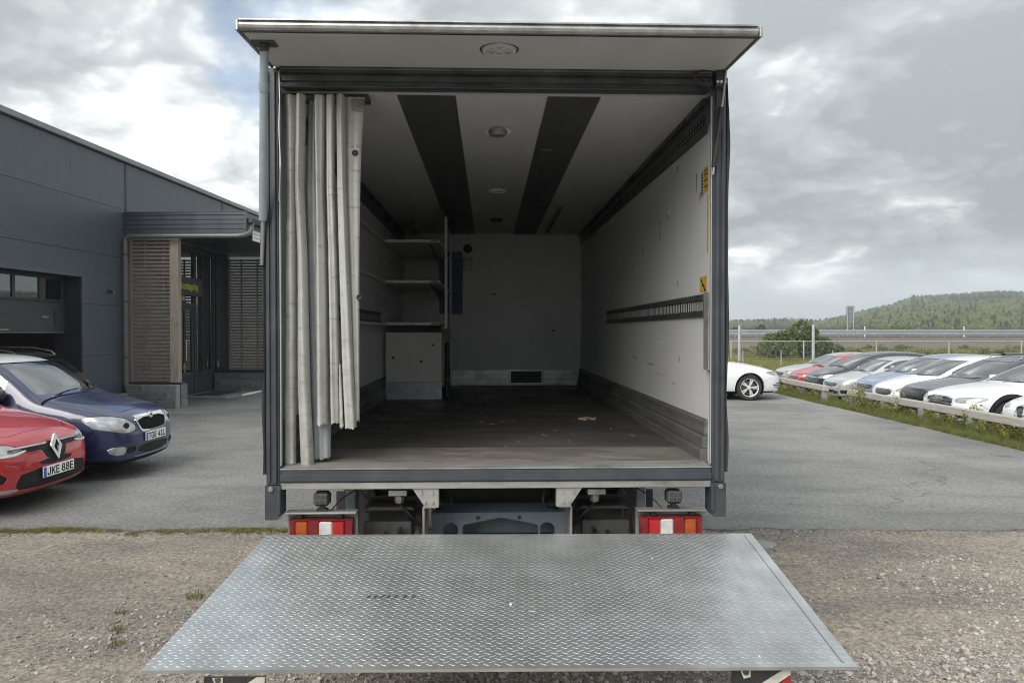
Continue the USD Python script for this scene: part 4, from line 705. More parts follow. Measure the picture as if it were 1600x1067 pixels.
obj("porch_pier", rbox(0.03, 0.40, YB + 0.03, YB + 0.14, 0.66, 4.12, 0.004), M["clad"], bld)
obj("meter_box", rbox(0.06, 0.10, YB + 0.01, YB + 0.0295, 0.72, 0.96, 0.003), M["alu"], bld)
# ---- entrance glazing
en = obj("entrance", cat_([rbox(-0.15, -0.03, DY0, DY0 + 0.08, 0.03, DZ, 0.004), rbox(-0.15, -0.03, DY1 - 0.09, DY1, 0.03, DZ, 0.004), rbox(-0.15, -0.03, 3.50, 3.62, 0.03, DZ, 0.004), rbox(-0.15, -0.03, DY0 + 0.081, 3.499, 2.50, 2.60, 0.004),
                            rbox(-0.15, -0.03, DY0 + 0.081, 3.499, DZ - 0.08, DZ, 0.004), rbox(-0.15, -0.03, 3.621, DY1 - 0.091, DZ - 0.08, DZ, 0.004)]), M["door_dark"], bld)
dr = obj("entrance_door", cat_([rbox(-0.12, -0.05, DY0 + 0.085, DY0 + 0.20, 0.05, 2.495, 0.004), rbox(-0.12, -0.05, 3.38, 3.495, 0.05, 2.495, 0.004), rbox(-0.12, -0.05, DY0 + 0.201, 3.379, 2.38, 2.495, 0.004), rbox(-0.12, -0.05, DY0 + 0.201, 3.379, 0.05, 0.62, 0.004), rbox(-0.12, -0.05, 2.95, 3.03, 0.621, 2.379, 0.004)]), M["door_dark"], bld)
obj("pane", box(-0.09, -0.082, DY0 + 0.202, 2.949, 0.622, 2.378), M["pane_dark"], dr); obj("pane", box(-0.09, -0.082, 3.031, 3.378, 0.622, 2.378), M["pane_dark"], dr)
obj("door_pull", tube(arc_path([(-0.05, 2.90, 1.0), (0.02, 2.90, 1.0), (0.02, 2.90, 1.55), (-0.05, 2.90, 1.55)], 0.04), 0.014, 10), M["steel_bright"], dr, smooth=50)
obj("door_lock", cat_([rbox(-0.0495, -0.03, 2.86, 2.94, 0.66, 0.92, 0.005), cyl((-0.03, 2.90, 0.8), (-0.005, 2.90, 0.8), 0.022, 12)]), M["alu_dirty"], dr)
obj("kick_line", rbox(-0.0495, -0.04, DY0 + 0.2, 3.37, 0.622, 0.64, 0.002), M["steel_bright"], dr)
kp = obj("kick_panel", rbox(-0.12, -0.05, 3.621, DY1 - 0.091, 0.03, 0.66, 0.004), M["door_dark"], en)
obj("pane", box(-0.09, -0.082, 3.622, DY1 - 0.092, 0.662, DZ - 0.082), M["pane_dark"], en)
obj("pane", box(-0.09, -0.082, DY0 + 0.082, 3.498, 2.602, DZ - 0.082), M["pane_dark"], en)
obj("mullion", rbox(-0.13, -0.04, 4.05, 4.085, 0.662, DZ - 0.082, 0.004), M["door_dark"], en)
ps = obj("poster", box(-0.0815, -0.079, 2.55, 3.02, 2.66, 2.92), M["poster_yellow"], en); obj("poster_print", box(-0.0788, -0.0775, 2.62, 2.82, 2.73, 2.83), M["poster_blue"], ps)
lb = obj("lobby", cat_([box(-5, -4.9, 1.7, 6.5, 0, 4.2), box(-5, -0.31, 1.7, 1.8, 0, 4.2), box(-5, -0.31, 6.4, 6.5, 0, 4.2), box(-5, -0.31, 1.7, 6.5, 4.2, 4.3)]), M["room"], bld)
sg = obj("sign_box", rbox(0.02, 0.10, 1.72, 3.72, 2.80, 3.30, 0.012), M["door_dark"], bld, label="dark sign with yellow lettering over the entrance")
txt = meshkit.text_mesh("Bilmottagning", 0.175, 0.006, bold=True); tw = txt.bounds[1][0]
q = txt.vertices; tm2 = trimesh.Trimesh(np.c_[0.1005 + q[:, 2], 2.30 + q[:, 0] * (1.14 / tw), 2.965 + q[:, 1]], txt.faces, process=False)
obj("lettering", tm2, M["sign_yellow"], sg)
obj("sign_bracket", cat_([box(-0.03, 0.02, 2.0, 2.05, 3.0, 3.05), box(-0.03, 0.02, 3.45, 3.5, 3.0, 3.05)]), M["trim_dark"], sg)
ds = thing("doorstep", None, None, BL, BR, kind="structure")
obj("slab", rbox(0.0, 1.45, DY0 - 0.05, DY1 - 0.13, 0.0, 0.045, 0.006), M["concrete"], ds)
obj("slab_edge", rbox(1.452, 1.50, DY0 + 0.9, DY1 - 0.13, 0.0, 0.05, 0.004), M["white"], ds)
dm = thing("door_mat", "dark ribbed mat on the concrete doorstep in front of the dealership entrance", "mat", BL, BR)
obj("mat", rbox(0.25, 1.05, 2.7, 4.2, 0.0455, 0.058, 0.004), M["doormat"], dm)
for k in range(12): obj("mat_rib", rbox(0.27 + k * 0.064, 0.30 + k * 0.064, 2.72, 4.18, 0.0582, 0.063, 0.002), M["rubber"], dm)

# ================================================================== cars
def paint(name, c, rough=0.32, metal=0.0, c2=None):
    return usdkit.material(stage, "/World/Looks/paint_" + name, {"g": ("geometry", {}), "n": ("noise_texture", {"scale": 1.6, "detail": 4.0}), "x": ("mix_color", {"a": c, "b": c2 or tuple(v * 0.86 + 0.004 for v in c)}),
        "p": ("principled_bsdf", {"roughness": rough, "metallic": metal, "coat_weight": 1.0, "coat_roughness": 0.035, "coat_ior": 1.55})},
        [("g.position", "n.vector"), ("n.fac", "x.fac"), ("x.result", "p.base_color")], surface="p.BSDF")
M["cabin"] = mat("cabin_lining", (0.035, 0.035, 0.036), 0.8, color2=(0.055, 0.054, 0.053), nscale=4)
M["seat"] = mat("seat_cloth", (0.045, 0.045, 0.047), 0.85, color2=(0.075, 0.074, 0.073), nscale=6)
M["car_glass"] = pane("car_side_glass", (0.50, 0.54, 0.53), 1.75, 0.05)
M["screen_glass"] = pane("car_windscreen", (0.56, 0.60, 0.58), 2.1, 0.13)
M["headlamp"] = usdkit.material(stage, "/World/Looks/headlamp", {"g": ("geometry", {}), "n": ("noise_texture", {"scale": 9.0, "detail": 1.0}), "r": ("rgb_ramp", {"ramp": [(0.3, (0.34, 0.355, 0.36)), (0.7, (0.54, 0.555, 0.56))]}), "b": ("bump", {"strength": 0.25, "distance": 0.02}),
    "p": ("principled_bsdf", {"roughness": 0.18, "metallic": 0.7, "coat_weight": 1.0, "coat_roughness": 0.02})}, [("g.position", "n.vector"), ("n.fac", "r.fac"), ("r.color", "p.base_color"), ("n.fac", "b.height"), ("b.normal", "p.normal")], surface="p.BSDF")
M["chrome"] = mat("chrome", (0.72, 0.73, 0.74), 0.12, 1.0)
M["plastic"] = mat("black_plastic", (0.011, 0.0115, 0.012), 0.5, spec=0.2, color2=(0.018, 0.0185, 0.019), nscale=10)
M["grille_mesh"] = mat("grille_mesh_black", (0.006, 0.006, 0.007), 0.8, spec=0.08, color2=(0.02, 0.02, 0.02), nscale=120)
M["gloss_black"] = mat("gloss_black", (0.010, 0.011, 0.012), 0.15, coat=0.6)
M["alloy"] = mat("alloy_rim", (0.66, 0.67, 0.68), 0.35, 0.35, color2=(0.56, 0.57, 0.58), nscale=8)
M["plate_white"] = mat("plate_white", (0.78, 0.78, 0.76), 0.4)
M["plate_blue"] = mat("plate_blue", (0.03, 0.08, 0.42), 0.4)
M["lamp_amber"] = mat("indicator_amber", (0.6, 0.22, 0.03), 0.2, coat=1.0)

def poly_sdf(P, X, Y):
    P = np.asarray(P, float); d = np.full(X.shape, 1e9); inside = np.zeros(X.shape, bool)
    for a, b in zip(P, np.roll(P, -1, 0)):
        e = b - a; w0, w1 = X - a[0], Y - a[1]; t = np.clip((w0 * e[0] + w1 * e[1]) / (e @ e + 1e-12), 0, 1)
        d = np.minimum(d, (w0 - t * e[0]) ** 2 + (w1 - t * e[1]) ** 2)
        c = (a[1] > Y) != (b[1] > Y); xi = a[0] + (Y - a[1]) * (b[0] - a[0]) / (b[1] - a[1] + 1e-12); inside ^= c & (X < xi)
    return np.where(inside, -1, 1) * np.sqrt(d)
def chaikin(P, n=2):
    P = np.asarray(P, float)
    for _ in range(n):
        Q = np.roll(P, -1, 0); P = np.stack([0.75 * P + 0.25 * Q, 0.25 * P + 0.75 * Q], 1).reshape(-1, 2)
    return P
def smax(a, b, k): return 0.5 * (a + b + np.sqrt((a - b) ** 2 + k * k)) - 0.0
class Field:
    """a car's outside as a distance-like field: side profile, widths by height and by length, rounded where they meet"""
    def __init__(s, prof, width, wz, px, h, bow=0.10, crown=0.05, k=0.105):
        s.L, s.W = -min(p[0] for p in prof), width / 2
        s.prof = chaikin(prof, 2); s.wz = np.array(wz, float); s.px = np.array(px, float); s.bow, s.crown, s.k = bow, crown, k
        s.h2 = 0.02; s.o2 = np.array([-s.L - 0.3, -0.2]); gx = np.arange(s.o2[0], 0.35, s.h2); gz = np.arange(s.o2[1], 2.1, s.h2)
        A, B = np.meshgrid(gx, gz, indexing="ij"); s.side = ndimage.spline_filter(ndimage.gaussian_filter(poly_sdf(s.prof, A, B), 0.8), 3)
        t = np.linspace(-s.L - 0.4, 0.4, 400); w = np.interp(t, s.px[:, 0], s.px[:, 1]); s.tx, s.pxs = t, ndimage.gaussian_filter1d(w, 3.0)
        u = np.linspace(-0.3, 2.2, 260); s.tz, s.wzs = u, ndimage.gaussian_filter1d(np.interp(u, s.wz[:, 0], s.wz[:, 1]), 2.2)
        s.h = h
    def halfw(s, x, z): return s.W * np.interp(z, s.tz, s.wzs) * np.interp(x, s.tx, s.pxs)
    def __call__(s, P):
        x, y, z = P[..., 0], P[..., 1], P[..., 2]; g = np.clip((x + s.L / 2) / (s.L / 2), -1, 1); y2 = y * y
        xs, zs = x + s.bow * g * y2, z + s.crown * y2 * sstep(z, 0.5, 0.9)
        sd = ndimage.map_coordinates(s.side, [(xs - s.o2[0]) / s.h2, (zs - s.o2[1]) / s.h2], order=3, prefilter=False, mode="nearest")
        sec = (np.abs(y) - s.halfw(x, z)) * 0.93
        return smax(sd, sec, s.k) - s.k * 0.25
    def build(s):
        lo, hi = np.array([-s.L - 0.12, -s.W - 0.1, 0.0]), np.array([0.12, s.W + 0.1, s.prof[:, 1].max() + 0.12])
        n = np.ceil((hi - lo) / s.h).astype(int) + 1; ax = [lo[k] + np.arange(n[k]) * s.h for k in range(3)]
        s.lo = lo; s.grid = s(np.stack(np.meshgrid(*ax, indexing="ij"), -1)); return s
    def grad(s, P):
        e = 0.004; return np.stack([s(P + np.eye(3)[k] * e) - s(P - np.eye(3)[k] * e) for k in range(3)], -1) / (2 * e)
    def level(s, l):
        v, f = surface_nets(s.grid - l, s.lo, s.h)
        for _ in range(3):
            g = s.grad(v); v = v - np.clip((s(v) - l) / np.maximum((g * g).sum(-1), 0.2), -s.h * 0.5, s.h * 0.5)[:, None] * g
        return m3.Manifold(m3.Mesh(v.astype(np.float32), f.astype(np.uint32)))
def surface_nets(F, lo, h):
    neg = F < 0; nx, ny, nz = F.shape; acc = np.zeros((nx - 1, ny - 1, nz - 1, 3)); cnt = np.zeros((nx - 1, ny - 1, nz - 1))
    C = [(i, j, k) for i in (0, 1) for j in (0, 1) for k in (0, 1)]
    sub = lambda A, c: A[c[0]:nx - 1 + c[0], c[1]:ny - 1 + c[1], c[2]:nz - 1 + c[2]]
    for a in C:
        for d in range(3):
            if a[d]: continue
            b = list(a); b[d] = 1; Fa, Fb = sub(F, a), sub(F, b); on = sub(neg, a) != sub(neg, b)
            t = np.where(on, Fa / np.where(Fa == Fb, 1, Fa - Fb), 0)
            for q in range(3): acc[..., q] += np.where(on, a[q] + (t if q == d else 0), 0)
            cnt += on
    act = cnt > 0; idx = -np.ones(act.shape, int); idx[act] = np.arange(act.sum()); I = np.argwhere(act)
    v = lo + h * (I + acc[act] / cnt[act][:, None]); Q = []
    for d in range(3):
        e1, e2 = (d + 1) % 3, (d + 2) % 3; sl0 = [slice(None)] * 3; sl1 = [slice(None)] * 3; sl0[d] = slice(0, -1); sl1[d] = slice(1, None)
        on = neg[tuple(sl0)] != neg[tuple(sl1)]; E = np.argwhere(on); E = E[(E[:, e1] > 0) & (E[:, e2] > 0) & (E[:, e1] < F.shape[e1] - 1) & (E[:, e2] < F.shape[e2] - 1)]
        u1, u2 = np.eye(3, dtype=int)[e1], np.eye(3, dtype=int)[e2]
        q = np.stack([idx[tuple((E - u1 - u2).T)], idx[tuple((E - u2).T)], idx[tuple(E.T)], idx[tuple((E - u1).T)]], 1)
        fl = ~neg[tuple(E.T)]; q[fl] = q[fl][:, ::-1]; Q.append(q)
    Q = np.vstack(Q); d1 = ((v[Q[:, 0]] - v[Q[:, 2]]) ** 2).sum(1); d2 = ((v[Q[:, 1]] - v[Q[:, 3]]) ** 2).sum(1); s = (d1 <= d2)[:, None]
    return v, np.vstack([np.where(s, Q[:, [0, 1, 2]], Q[:, [0, 1, 3]]), np.where(s, Q[:, [0, 2, 3]], Q[:, [1, 2, 3]])])

def M_(tm): return m3.Manifold(m3.Mesh(np.asarray(tm.vertices, np.float32), np.asarray(tm.faces, np.uint32)))
def prism(poly, a, b, view):
    """view side: (x, z) through y in [a, b]; front: (y, z) through x; top: (x, y) through z"""
    poly = poly if hasattr(poly, "geom_type") else Polygon(poly)
    out = m3.Manifold()
    for g in getattr(poly, "geoms", [poly]):
        if g.geom_type != "Polygon" or g.area < 1e-5: continue
        g = shapely.geometry.polygon.orient(g)
        cs = m3.CrossSection([np.array(g.exterior.coords)[:-1]] + [np.array(r.coords)[:-1] for r in g.interiors])
        e = m3.Manifold.extrude(cs, b - a)
        if view == "side": e = e.transform(np.array([[1, 0, 0, 0], [0, 0, 1, a], [0, 1, 0, 0]], float))
        elif view == "front": e = e.transform(np.array([[0, 0, 1, a], [1, 0, 0, 0], [0, 1, 0, 0]], float))
        else: e = e.translate([0, 0, a])
        out = out + e
    return out
def chaik_open(P, n=2):
    P = np.asarray(P, float)
    for _ in range(n):
        Q = [P[0]]
        for a, b in zip(P[:-1], P[1:]): Q += [0.75 * a + 0.25 * b, 0.25 * a + 0.75 * b]
        P = np.array(Q + [P[-1]])
    return P
def rounded(P, n=2): return Polygon(chaikin(P, n))
def mirror_y(P): return [(-a, b) for a, b in P]
def both(P, n=2): return shapely.union_all([rounded(P, n), rounded(mirror_y(P), n)])

def make_wheel(car, R, rim, width, spokes, x, y, s, style, dark=False):
    t = lathe([(rim * 0.96, -width / 2 + 0.01), (rim + 0.015, -width / 2), (R - 0.03, -width / 2), (R - 0.004, -width / 2 + 0.03), (R, 0), (R - 0.004, width / 2 - 0.03), (R - 0.03, width / 2), (rim + 0.015, width / 2), (rim * 0.96, width / 2 - 0.01)], 40, "y")
    w = thing_part("wheel", car); obj("tyre", mv(t, (x, y, R)), M["tyre"], w, smooth=35)
    o = s * width / 2
    parts = [lathe([(rim, -0.06), (rim, 0.0), (rim * 0.985, 0.012), (rim * 0.93, 0.004), (rim * 0.92, -0.05)], 36, "y")]
    for k in range(spokes):
        a = k * 2 * PI / spokes
        if style == "twin":
            for dd in (-0.13, 0.13):
                p = Polygon([(0.03, -0.013), (rim * 0.95, -0.016), (rim * 0.95, 0.016), (0.03, 0.013)]); parts.append(mv(ext(p, -0.045, -0.006, "y"), ry=a + dd))
        elif style == "five":
            p = Polygon([(0.03, -0.032), (rim * 0.94, -0.045), (rim * 0.94, -0.012), (rim * 0.45, 0.0), (rim * 0.94, 0.012), (rim * 0.94, 0.045), (0.03, 0.032)]); parts.append(mv(ext(p, -0.05, -0.008, "y"), ry=a))
        else:
            p = Polygon([(0.03, -0.02), (rim * 0.94, -0.018), (rim * 0.94, 0.018), (0.03, 0.02)]); parts.append(mv(ext(p, -0.05, -0.008, "y"), ry=a))
    parts.append(lathe([(0.001, 0.0), (0.03, 0.0), (0.05, -0.012), (0.06, -0.05)], 18, "y"))
    rm = cat_(parts)
    if s < 0: rm.vertices[:, 1] *= -1; rm.faces = rm.faces[:, ::-1]
    obj("rim", mv(rm, (x, y + o - s * 0.012, R)), M["gloss_black"] if dark else M["alloy"], w, smooth=30)
    obj("brake_disc", mv(cyl((0, -0.01, 0), (0, 0.01, 0), rim * 0.72, 24), (x, y + o - s * 0.085, R)), M["chassis_grey"], w, smooth=30)
    obj("wheel_well", mv(cyl((0, -0.01, 0), (0, 0.01, 0), rim * 0.955, 24), (x, y + o - s * 0.11, R)), M["hole"], w)
def thing_part(name, parent):
    return UsdGeom.Xform.Define(stage, numbered(f"{parent.GetPath()}/{name}")).GetPrim()

WZ_HATCH = [(-0.3, 0.86), (0.14, 0.90), (0.24, 0.955), (0.40, 0.985), (0.62, 1.0), (0.80, 0.99), (0.92, 0.955), (1.00, 0.915), (1.20, 0.82), (1.42, 0.70), (1.55, 0.62), (2.2, 0.5)]
WZ_SUV = [(-0.3, 0.86), (0.18, 0.90), (0.30, 0.96), (0.5, 0.99), (0.72, 1.0), (0.90, 0.99), (1.02, 0.955), (1.10, 0.915), (1.32, 0.83), (1.55, 0.71), (1.68, 0.63), (2.2, 0.5)]
def PX(L, nose=0.74, tail=0.80, a=0.62):
    return [(-L - 0.4, tail - 0.14), (-L, tail), (-L + 0.14, 0.9 * 1), (-L + 0.5, 0.965), (-L + 1.0, 1.0), (-a - 0.55, 1.0), (-a, 0.985), (-0.32, 0.935), (-0.13, 0.86), (0.0, nose), (0.4, nose - 0.3)]
PROF = {
 "clio": dict(W=1.73, wz=WZ_HATCH, belt=0.93, ax=(-0.80, -3.39), R=0.31, rim=0.205, ws=(-1.02, 0.985, -1.78, 1.37), rear=(-3.98, -3.55), P=
   [(-0.14, 0.18), (-0.02, 0.22), (0.0, 0.36), (-0.01, 0.52), (-0.05, 0.64), (-0.13, 0.735), (-0.40, 0.83), (-0.75, 0.91), (-1.04, 0.975), (-1.38, 1.18), (-1.78, 1.375), (-2.15, 1.445), (-2.6, 1.45), (-3.1, 1.415), (-3.55, 1.33), (-3.82, 1.08), (-3.96, 0.93), (-4.04, 0.72), (-4.06, 0.45), (-4.0, 0.24), (-3.8, 0.20)]),
 "fabia": dict(W=1.642, wz=WZ_HATCH, belt=0.955, ax=(-0.80, -3.25), R=0.31, rim=0.19, ws=(-1.00, 1.02, -1.62, 1.43), rear=(-3.95, -3.6), P=
   [(-0.16, 0.19), (-0.03, 0.23), (0.0, 0.38), (-0.01, 0.55), (-0.035, 0.68), (-0.10, 0.765), (-0.36, 0.86), (-0.72, 0.945), (-1.0, 1.005), (-1.30, 1.22), (-1.62, 1.425), (-1.95, 1.49), (-2.5, 1.50), (-3.1, 1.475), (-3.58, 1.41), (-3.80, 1.12), (-3.93, 0.96), (-3.98, 0.75), (-4.0, 0.48), (-3.94, 0.25), (-3.75, 0.20)]),
 "estate": dict(W=1.84, wz=WZ_HATCH, belt=0.93, ax=(-0.93, -3.74), R=0.345, rim=0.235, ws=(-1.36, 1.0, -2.20, 1.38), rear=(-4.60, -4.15), P=
   [(-0.16, 0.19), (-0.03, 0.23), (0.0, 0.40), (-0.005, 0.56), (-0.03, 0.68), (-0.11, 0.755), (-0.45, 0.86), (-0.95, 0.945), (-1.36, 0.99), (-1.78, 1.20), (-2.20, 1.385), (-2.6, 1.455), (-3.2, 1.47), (-3.8, 1.43), (-4.25, 1.33), (-4.52, 1.05), (-4.66, 0.92), (-4.70, 0.72), (-4.72, 0.45), (-4.65, 0.24), (-4.4, 0.20)]),
 "saloon": dict(W=1.83, wz=WZ_HATCH, belt=0.94, ax=(-0.90, -3.69), R=0.335, rim=0.24, ws=(-1.38, 1.0, -2.25, 1.36), rear=(-4.3, -3.8), P=
   [(-0.16, 0.19), (-0.03, 0.23), (0.0, 0.40), (-0.005, 0.54), (-0.03, 0.66), (-0.11, 0.74), (-0.45, 0.85), (-0.95, 0.94), (-1.38, 0.99), (-1.80, 1.20), (-2.25, 1.37), (-2.65, 1.435), (-3.1, 1.44), (-3.6, 1.36), (-4.05, 1.16), (-4.35, 1.06), (-4.62, 1.03), (-4.72, 0.85), (-4.75, 0.5), (-4.68, 0.25), (-4.4, 0.20)]),
 "suv": dict(W=1.86, wz=WZ_SUV, belt=1.04, ax=(-0.92, -3.62), R=0.36, rim=0.235, ws=(-1.22, 1.10, -1.98, 1.53), rear=(-4.5, -4.1), P=
   [(-0.18, 0.22), (-0.04, 0.27), (0.0, 0.46), (-0.005, 0.66), (-0.03, 0.80), (-0.10, 0.885), (-0.42, 0.97), (-0.85, 1.04), (-1.22, 1.095), (-1.58, 1.32), (-1.98, 1.535), (-2.4, 1.61), (-3.0, 1.625), (-3.6, 1.59), (-4.1, 1.50), (-4.35, 1.20), (-4.50, 1.05), (-4.54, 0.8), (-4.55, 0.5), (-4.48, 0.28), (-4.25, 0.24)]),
 "mpv": dict(W=1.80, wz=WZ_SUV, belt=1.02, ax=(-0.90, -3.58), R=0.33, rim=0.215, ws=(-0.98, 1.06, -1.95, 1.49), rear=(-4.35, -4.05), P=
   [(-0.16, 0.20), (-0.03, 0.25), (0.0, 0.42), (-0.01, 0.60), (-0.05, 0.72), (-0.14, 0.81), (-0.42, 0.91), (-0.72, 0.99), (-0.98, 1.055), (-1.42, 1.29), (-1.95, 1.495), (-2.4, 1.57), (-3.0, 1.58), (-3.6, 1.55), (-4.05, 1.46), (-4.28, 1.15), (-4.40, 1.0), (-4.44, 0.75), (-4.45, 0.5), (-4.38, 0.27), (-4.15, 0.22)]),
}
_fields = {}
def car_field(kind, h):
    if (kind, h) not in _fields:
        d = PROF[kind]; L = -min(p[0] for p in d["P"]); f = Field(d["P"], d["W"], d["wz"], PX(L), h).build()
        _fields[kind, h] = (f, {l: f.level(l) for l in (0.010, 0.004, 0.0, -0.005, -0.012, -0.03, -0.045, -0.055)})
    return _fields[kind, h]
def car_obj(name, man, f, mat_, car, tol=0.012):
    """a manifold cut from the field as a mesh: smooth field normals where it follows the body, flat ones on the cuts"""
    if man.is_empty() or man.num_tri() == 0: return None
    m = man.to_mesh(); v, t = np.asarray(m.vert_properties[:, :3], float), np.asarray(m.tri_verts, int)
    fn = np.cross(v[t[:, 1]] - v[t[:, 0]], v[t[:, 2]] - v[t[:, 0]]); ar = np.linalg.norm(fn, axis=1); keep = ar > 1e-10; t, fn = t[keep], fn[keep] / ar[keep][:, None]
    g = f.grad(v); g /= np.linalg.norm(g, axis=1, keepdims=True) + 1e-9
    sm = (g[t] * fn[:, None]).sum(-1) > 0.8
    nv = len(v); newv, newn = [v], [g]; T = t.copy(); fl = np.argwhere(~sm); T[fl[:, 0], fl[:, 1]] = nv + np.arange(len(fl))
    V = np.vstack([v, v[t[fl[:, 0], fl[:, 1]]]]); N = np.vstack([g, fn[fl[:, 0]]])
    return obj_n(name, V, T, N, mat_, car)
def plate(car, x, z, text, h=0.11, w=0.52, tilt=0.0):
    """number plate on a nose that faces +x"""
    p = obj("number_plate", mv(rbox(-0.006, 0.006, -w / 2, w / 2, -h / 2, h / 2, 0.003), (x, 0, z), ry=tilt), M["plate_white"], car)
    obj("blue_band", mv(rbox(0.0062, 0.0085, -w / 2 + 0.004, -w / 2 + 0.045, -h / 2 + 0.004, h / 2 - 0.004, 0.001), (x, 0, z), ry=tilt), M["plate_blue"], p)
    if text:
        t = meshkit.text_mesh(text, h * 0.70, 0.002, bold=True); tw = t.bounds[1][0] - t.bounds[0][0]; k = (w - 0.085) / tw
        q = t.vertices; m = trimesh.Trimesh(np.c_[0.0064 + q[:, 2], -w / 2 + 0.062 + (q[:, 0] - t.bounds[0][0]) * k, q[:, 1] - h * 0.35], t.faces, process=False)
        obj("lettering", mv(m, (x, 0, z), ry=tilt), M["ink"], p)
def car(kind, name, label, loc, rz, color, group=None, h=0.055, roof=None, wheels=("five", 5), dark_wheels=False, lamps=None, grille=None, extra=None, rails=False, arches=False, text=None, plate_z=0.45, mirror=None, lamp_x=0.48, cat="car"):
    d = PROF[kind]; f, lv = car_field(kind, h); c = thing(name, label, cat, loc, rz, group); W, L = f.W, f.L; body = lv[0.0]; deep = lv[-0.03]
    cuts = m3.Manifold(); pieces = []; zi = d["belt"] - 0.38; cav = lv[-0.055] ^ prism(sbox(-L + 0.45, zi, d["ws"][0] - 0.03, 3), -2, 2, "side"); glassy = m3.Manifold()
    def recess(poly, a, b, view, nm, mm, top=-0.005, side=None):
        if nm in ("headlamp",): a = max(a, -lamp_x)
        nonlocal cuts
        pr = prism(poly, a, b, view)
        if nm == "headlamp":
            zb = poly.bounds; zl, zh = zb[1], zb[3]; pr = pr ^ prism(rounded([(0.12, zl - 0.08), (0.12, zh + 0.08), (-lamp_x * 0.55, zh + 0.05), (-lamp_x, zh - 0.02), (-lamp_x, zh - 0.05), (-lamp_x * 0.55, zl + 0.015), (-0.12, zl - 0.08)], 1), -2, 2, "side")
        cuts = cuts + (pr - deep); pieces.append((nm, (pr ^ lv[top]) - deep, mm))
    def trim(poly, a, b, view, nm, mm, top=0.004, bot=-0.03): pieces.append((nm, (prism(poly, a, b, view) ^ lv[top]) - lv[bot], mm))
    # wheel arches
    R = d["R"]
    for xa in d["ax"]:
        for s in (-1, 1): cuts = cuts + m3.Manifold.cylinder(0.42, R + 0.055, R + 0.055, 40).rotate([90, 0, 0]).translate([xa, (W + 0.1) if s > 0 else (-W + 0.32), R + 0.005])
    # glass: side windows follow the roof line, with pillars between
    P = Polygon(f.prof).buffer(0); belt = d["belt"] + 0.02
    gl = P.buffer(-0.075).intersection(sbox(-L, belt, d["ws"][0] - 0.42, 3)).buffer(-0.02).buffer(0.02)
    xb, xc = d["ws"][0] - 1.28, d["ws"][0] - 2.22
    for xp, wp in ((xb, 0.085), (xc, 0.07)): gl = gl.difference(sbox(xp - wp / 2, 0, xp + wp / 2, 3))
    pr = prism(gl, -2, 2, "side"); glassy = glassy + pr
    for k, g in enumerate(getattr(gl, "geoms", [gl])):
        for s in (-1, 1):
            pg = prism(g, 0.1 if s > 0 else -2, 2 if s > 0 else -0.1, "side"); pieces.append(("side_window", (pg ^ lv[-0.005]) - lv[-0.012], "car_glass"))
    x0, z0, x1, z1 = d["ws"]; zs = np.linspace(z0 + 0.02, z1 - 0.02, 8)
    hw = np.array([W * np.interp(z, f.tz, f.wzs) - 0.085 for z in zs]); hw[0] -= 0.02
    wsp = Polygon(list(zip(hw, zs)) + list(zip(-hw[::-1], zs[::-1])))
    pr = prism(wsp, x1 - 0.30, x0 + 0.1, "front"); glassy = glassy + pr; pieces.append(("windscreen", (pr ^ lv[-0.005]) - lv[-0.012], "screen_glass"))
    xr, xq = d["rear"]; zr = np.linspace(belt + 0.05, np.interp(xq, [xq], [z1]) - 0.06, 6); hwr = np.array([W * np.interp(z, f.tz, f.wzs) - 0.11 for z in zr])
    pr = prism(Polygon(list(zip(hwr, zr)) + list(zip(-hwr[::-1], zr[::-1]))), -L - 0.1, xq - 0.02, "front"); glassy = glassy + pr; pieces.append(("rear_window", (pr ^ lv[-0.005]) - lv[-0.012], "car_glass"))
    # shut lines
    yb = 0.02
    grooves = [sbox(xb - 0.003, 0.34, xb + 0.003, belt), sbox(x0 - 0.20 - 0.003, 0.36, x0 - 0.20 + 0.003, d["belt"] - 0.02), sbox(xc + 0.12, 0.52, xc + 0.126, belt), sbox(xc + 0.12, 0.34, x0 - 0.2, 0.346)]
    axf = d["ax"][0]; lz = 0.62 if kind not in ("suv",) else 0.78; grooves.append(LineString([(-0.33, lz), (-0.40, lz - 0.06), (axf + R + 0.03, lz - 0.14)]).buffer(0.003))
    for gk in grooves: cuts = cuts + (prism(gk, -2, 2, "side") - lv[-0.005] if False else prism(gk, -2, 2, "side") - deep)
    hood = chaik_open([(x0 + 0.05, W * 0.84), (-0.55, W * 0.80), (-0.30, W * 0.70), (-0.20, W * 0.52)], 2)
    ring = LineString(list(hood) + [(a, -b) for a, b in hood[::-1]]).buffer(0.0035)
    cuts = cuts + (prism(ring, 0.60, 1.3, "top") - deep)
    cuts = cuts + (prism(LineString([(x0 + 0.04, -W * 0.9), (x0 + 0.075, 0), (x0 + 0.04, W * 0.9)]).buffer(0.018), 0.8, 1.3, "top") - deep)
    # lower plastic
    trim(sbox(-L + 0.25, 0.0, -0.25, 0.235 if kind != "suv" else 0.33), -2, 2, "side", "sill_trim", "plastic")
    if extra: extra(c, f, lv, recess, trim)
    if lamps: recess(both(lamps), -0.75, 0.1, "front", "headlamp", "headlamp", top=-0.005)
    if grille: recess(rounded(grille, 1), -0.5, 0.1, "front", "grille", "plastic", top=-0.03 if False else -0.005)
    # tail lamps
    recess(both([(W * 0.62, 0.74), (W * 0.99, 0.74), (W * 0.99, 0.98), (W * 0.80, 0.98), (W * 0.64, 0.88)], 1), -L - 0.1, -L + 0.35, "front", "tail_lamp", "red_lens")
    shell = (lv[-0.045] - lv[-0.055]) ^ prism(sbox(-L + 0.42, zi - 0.01, d["ws"][0], 3), -2, 2, "side")
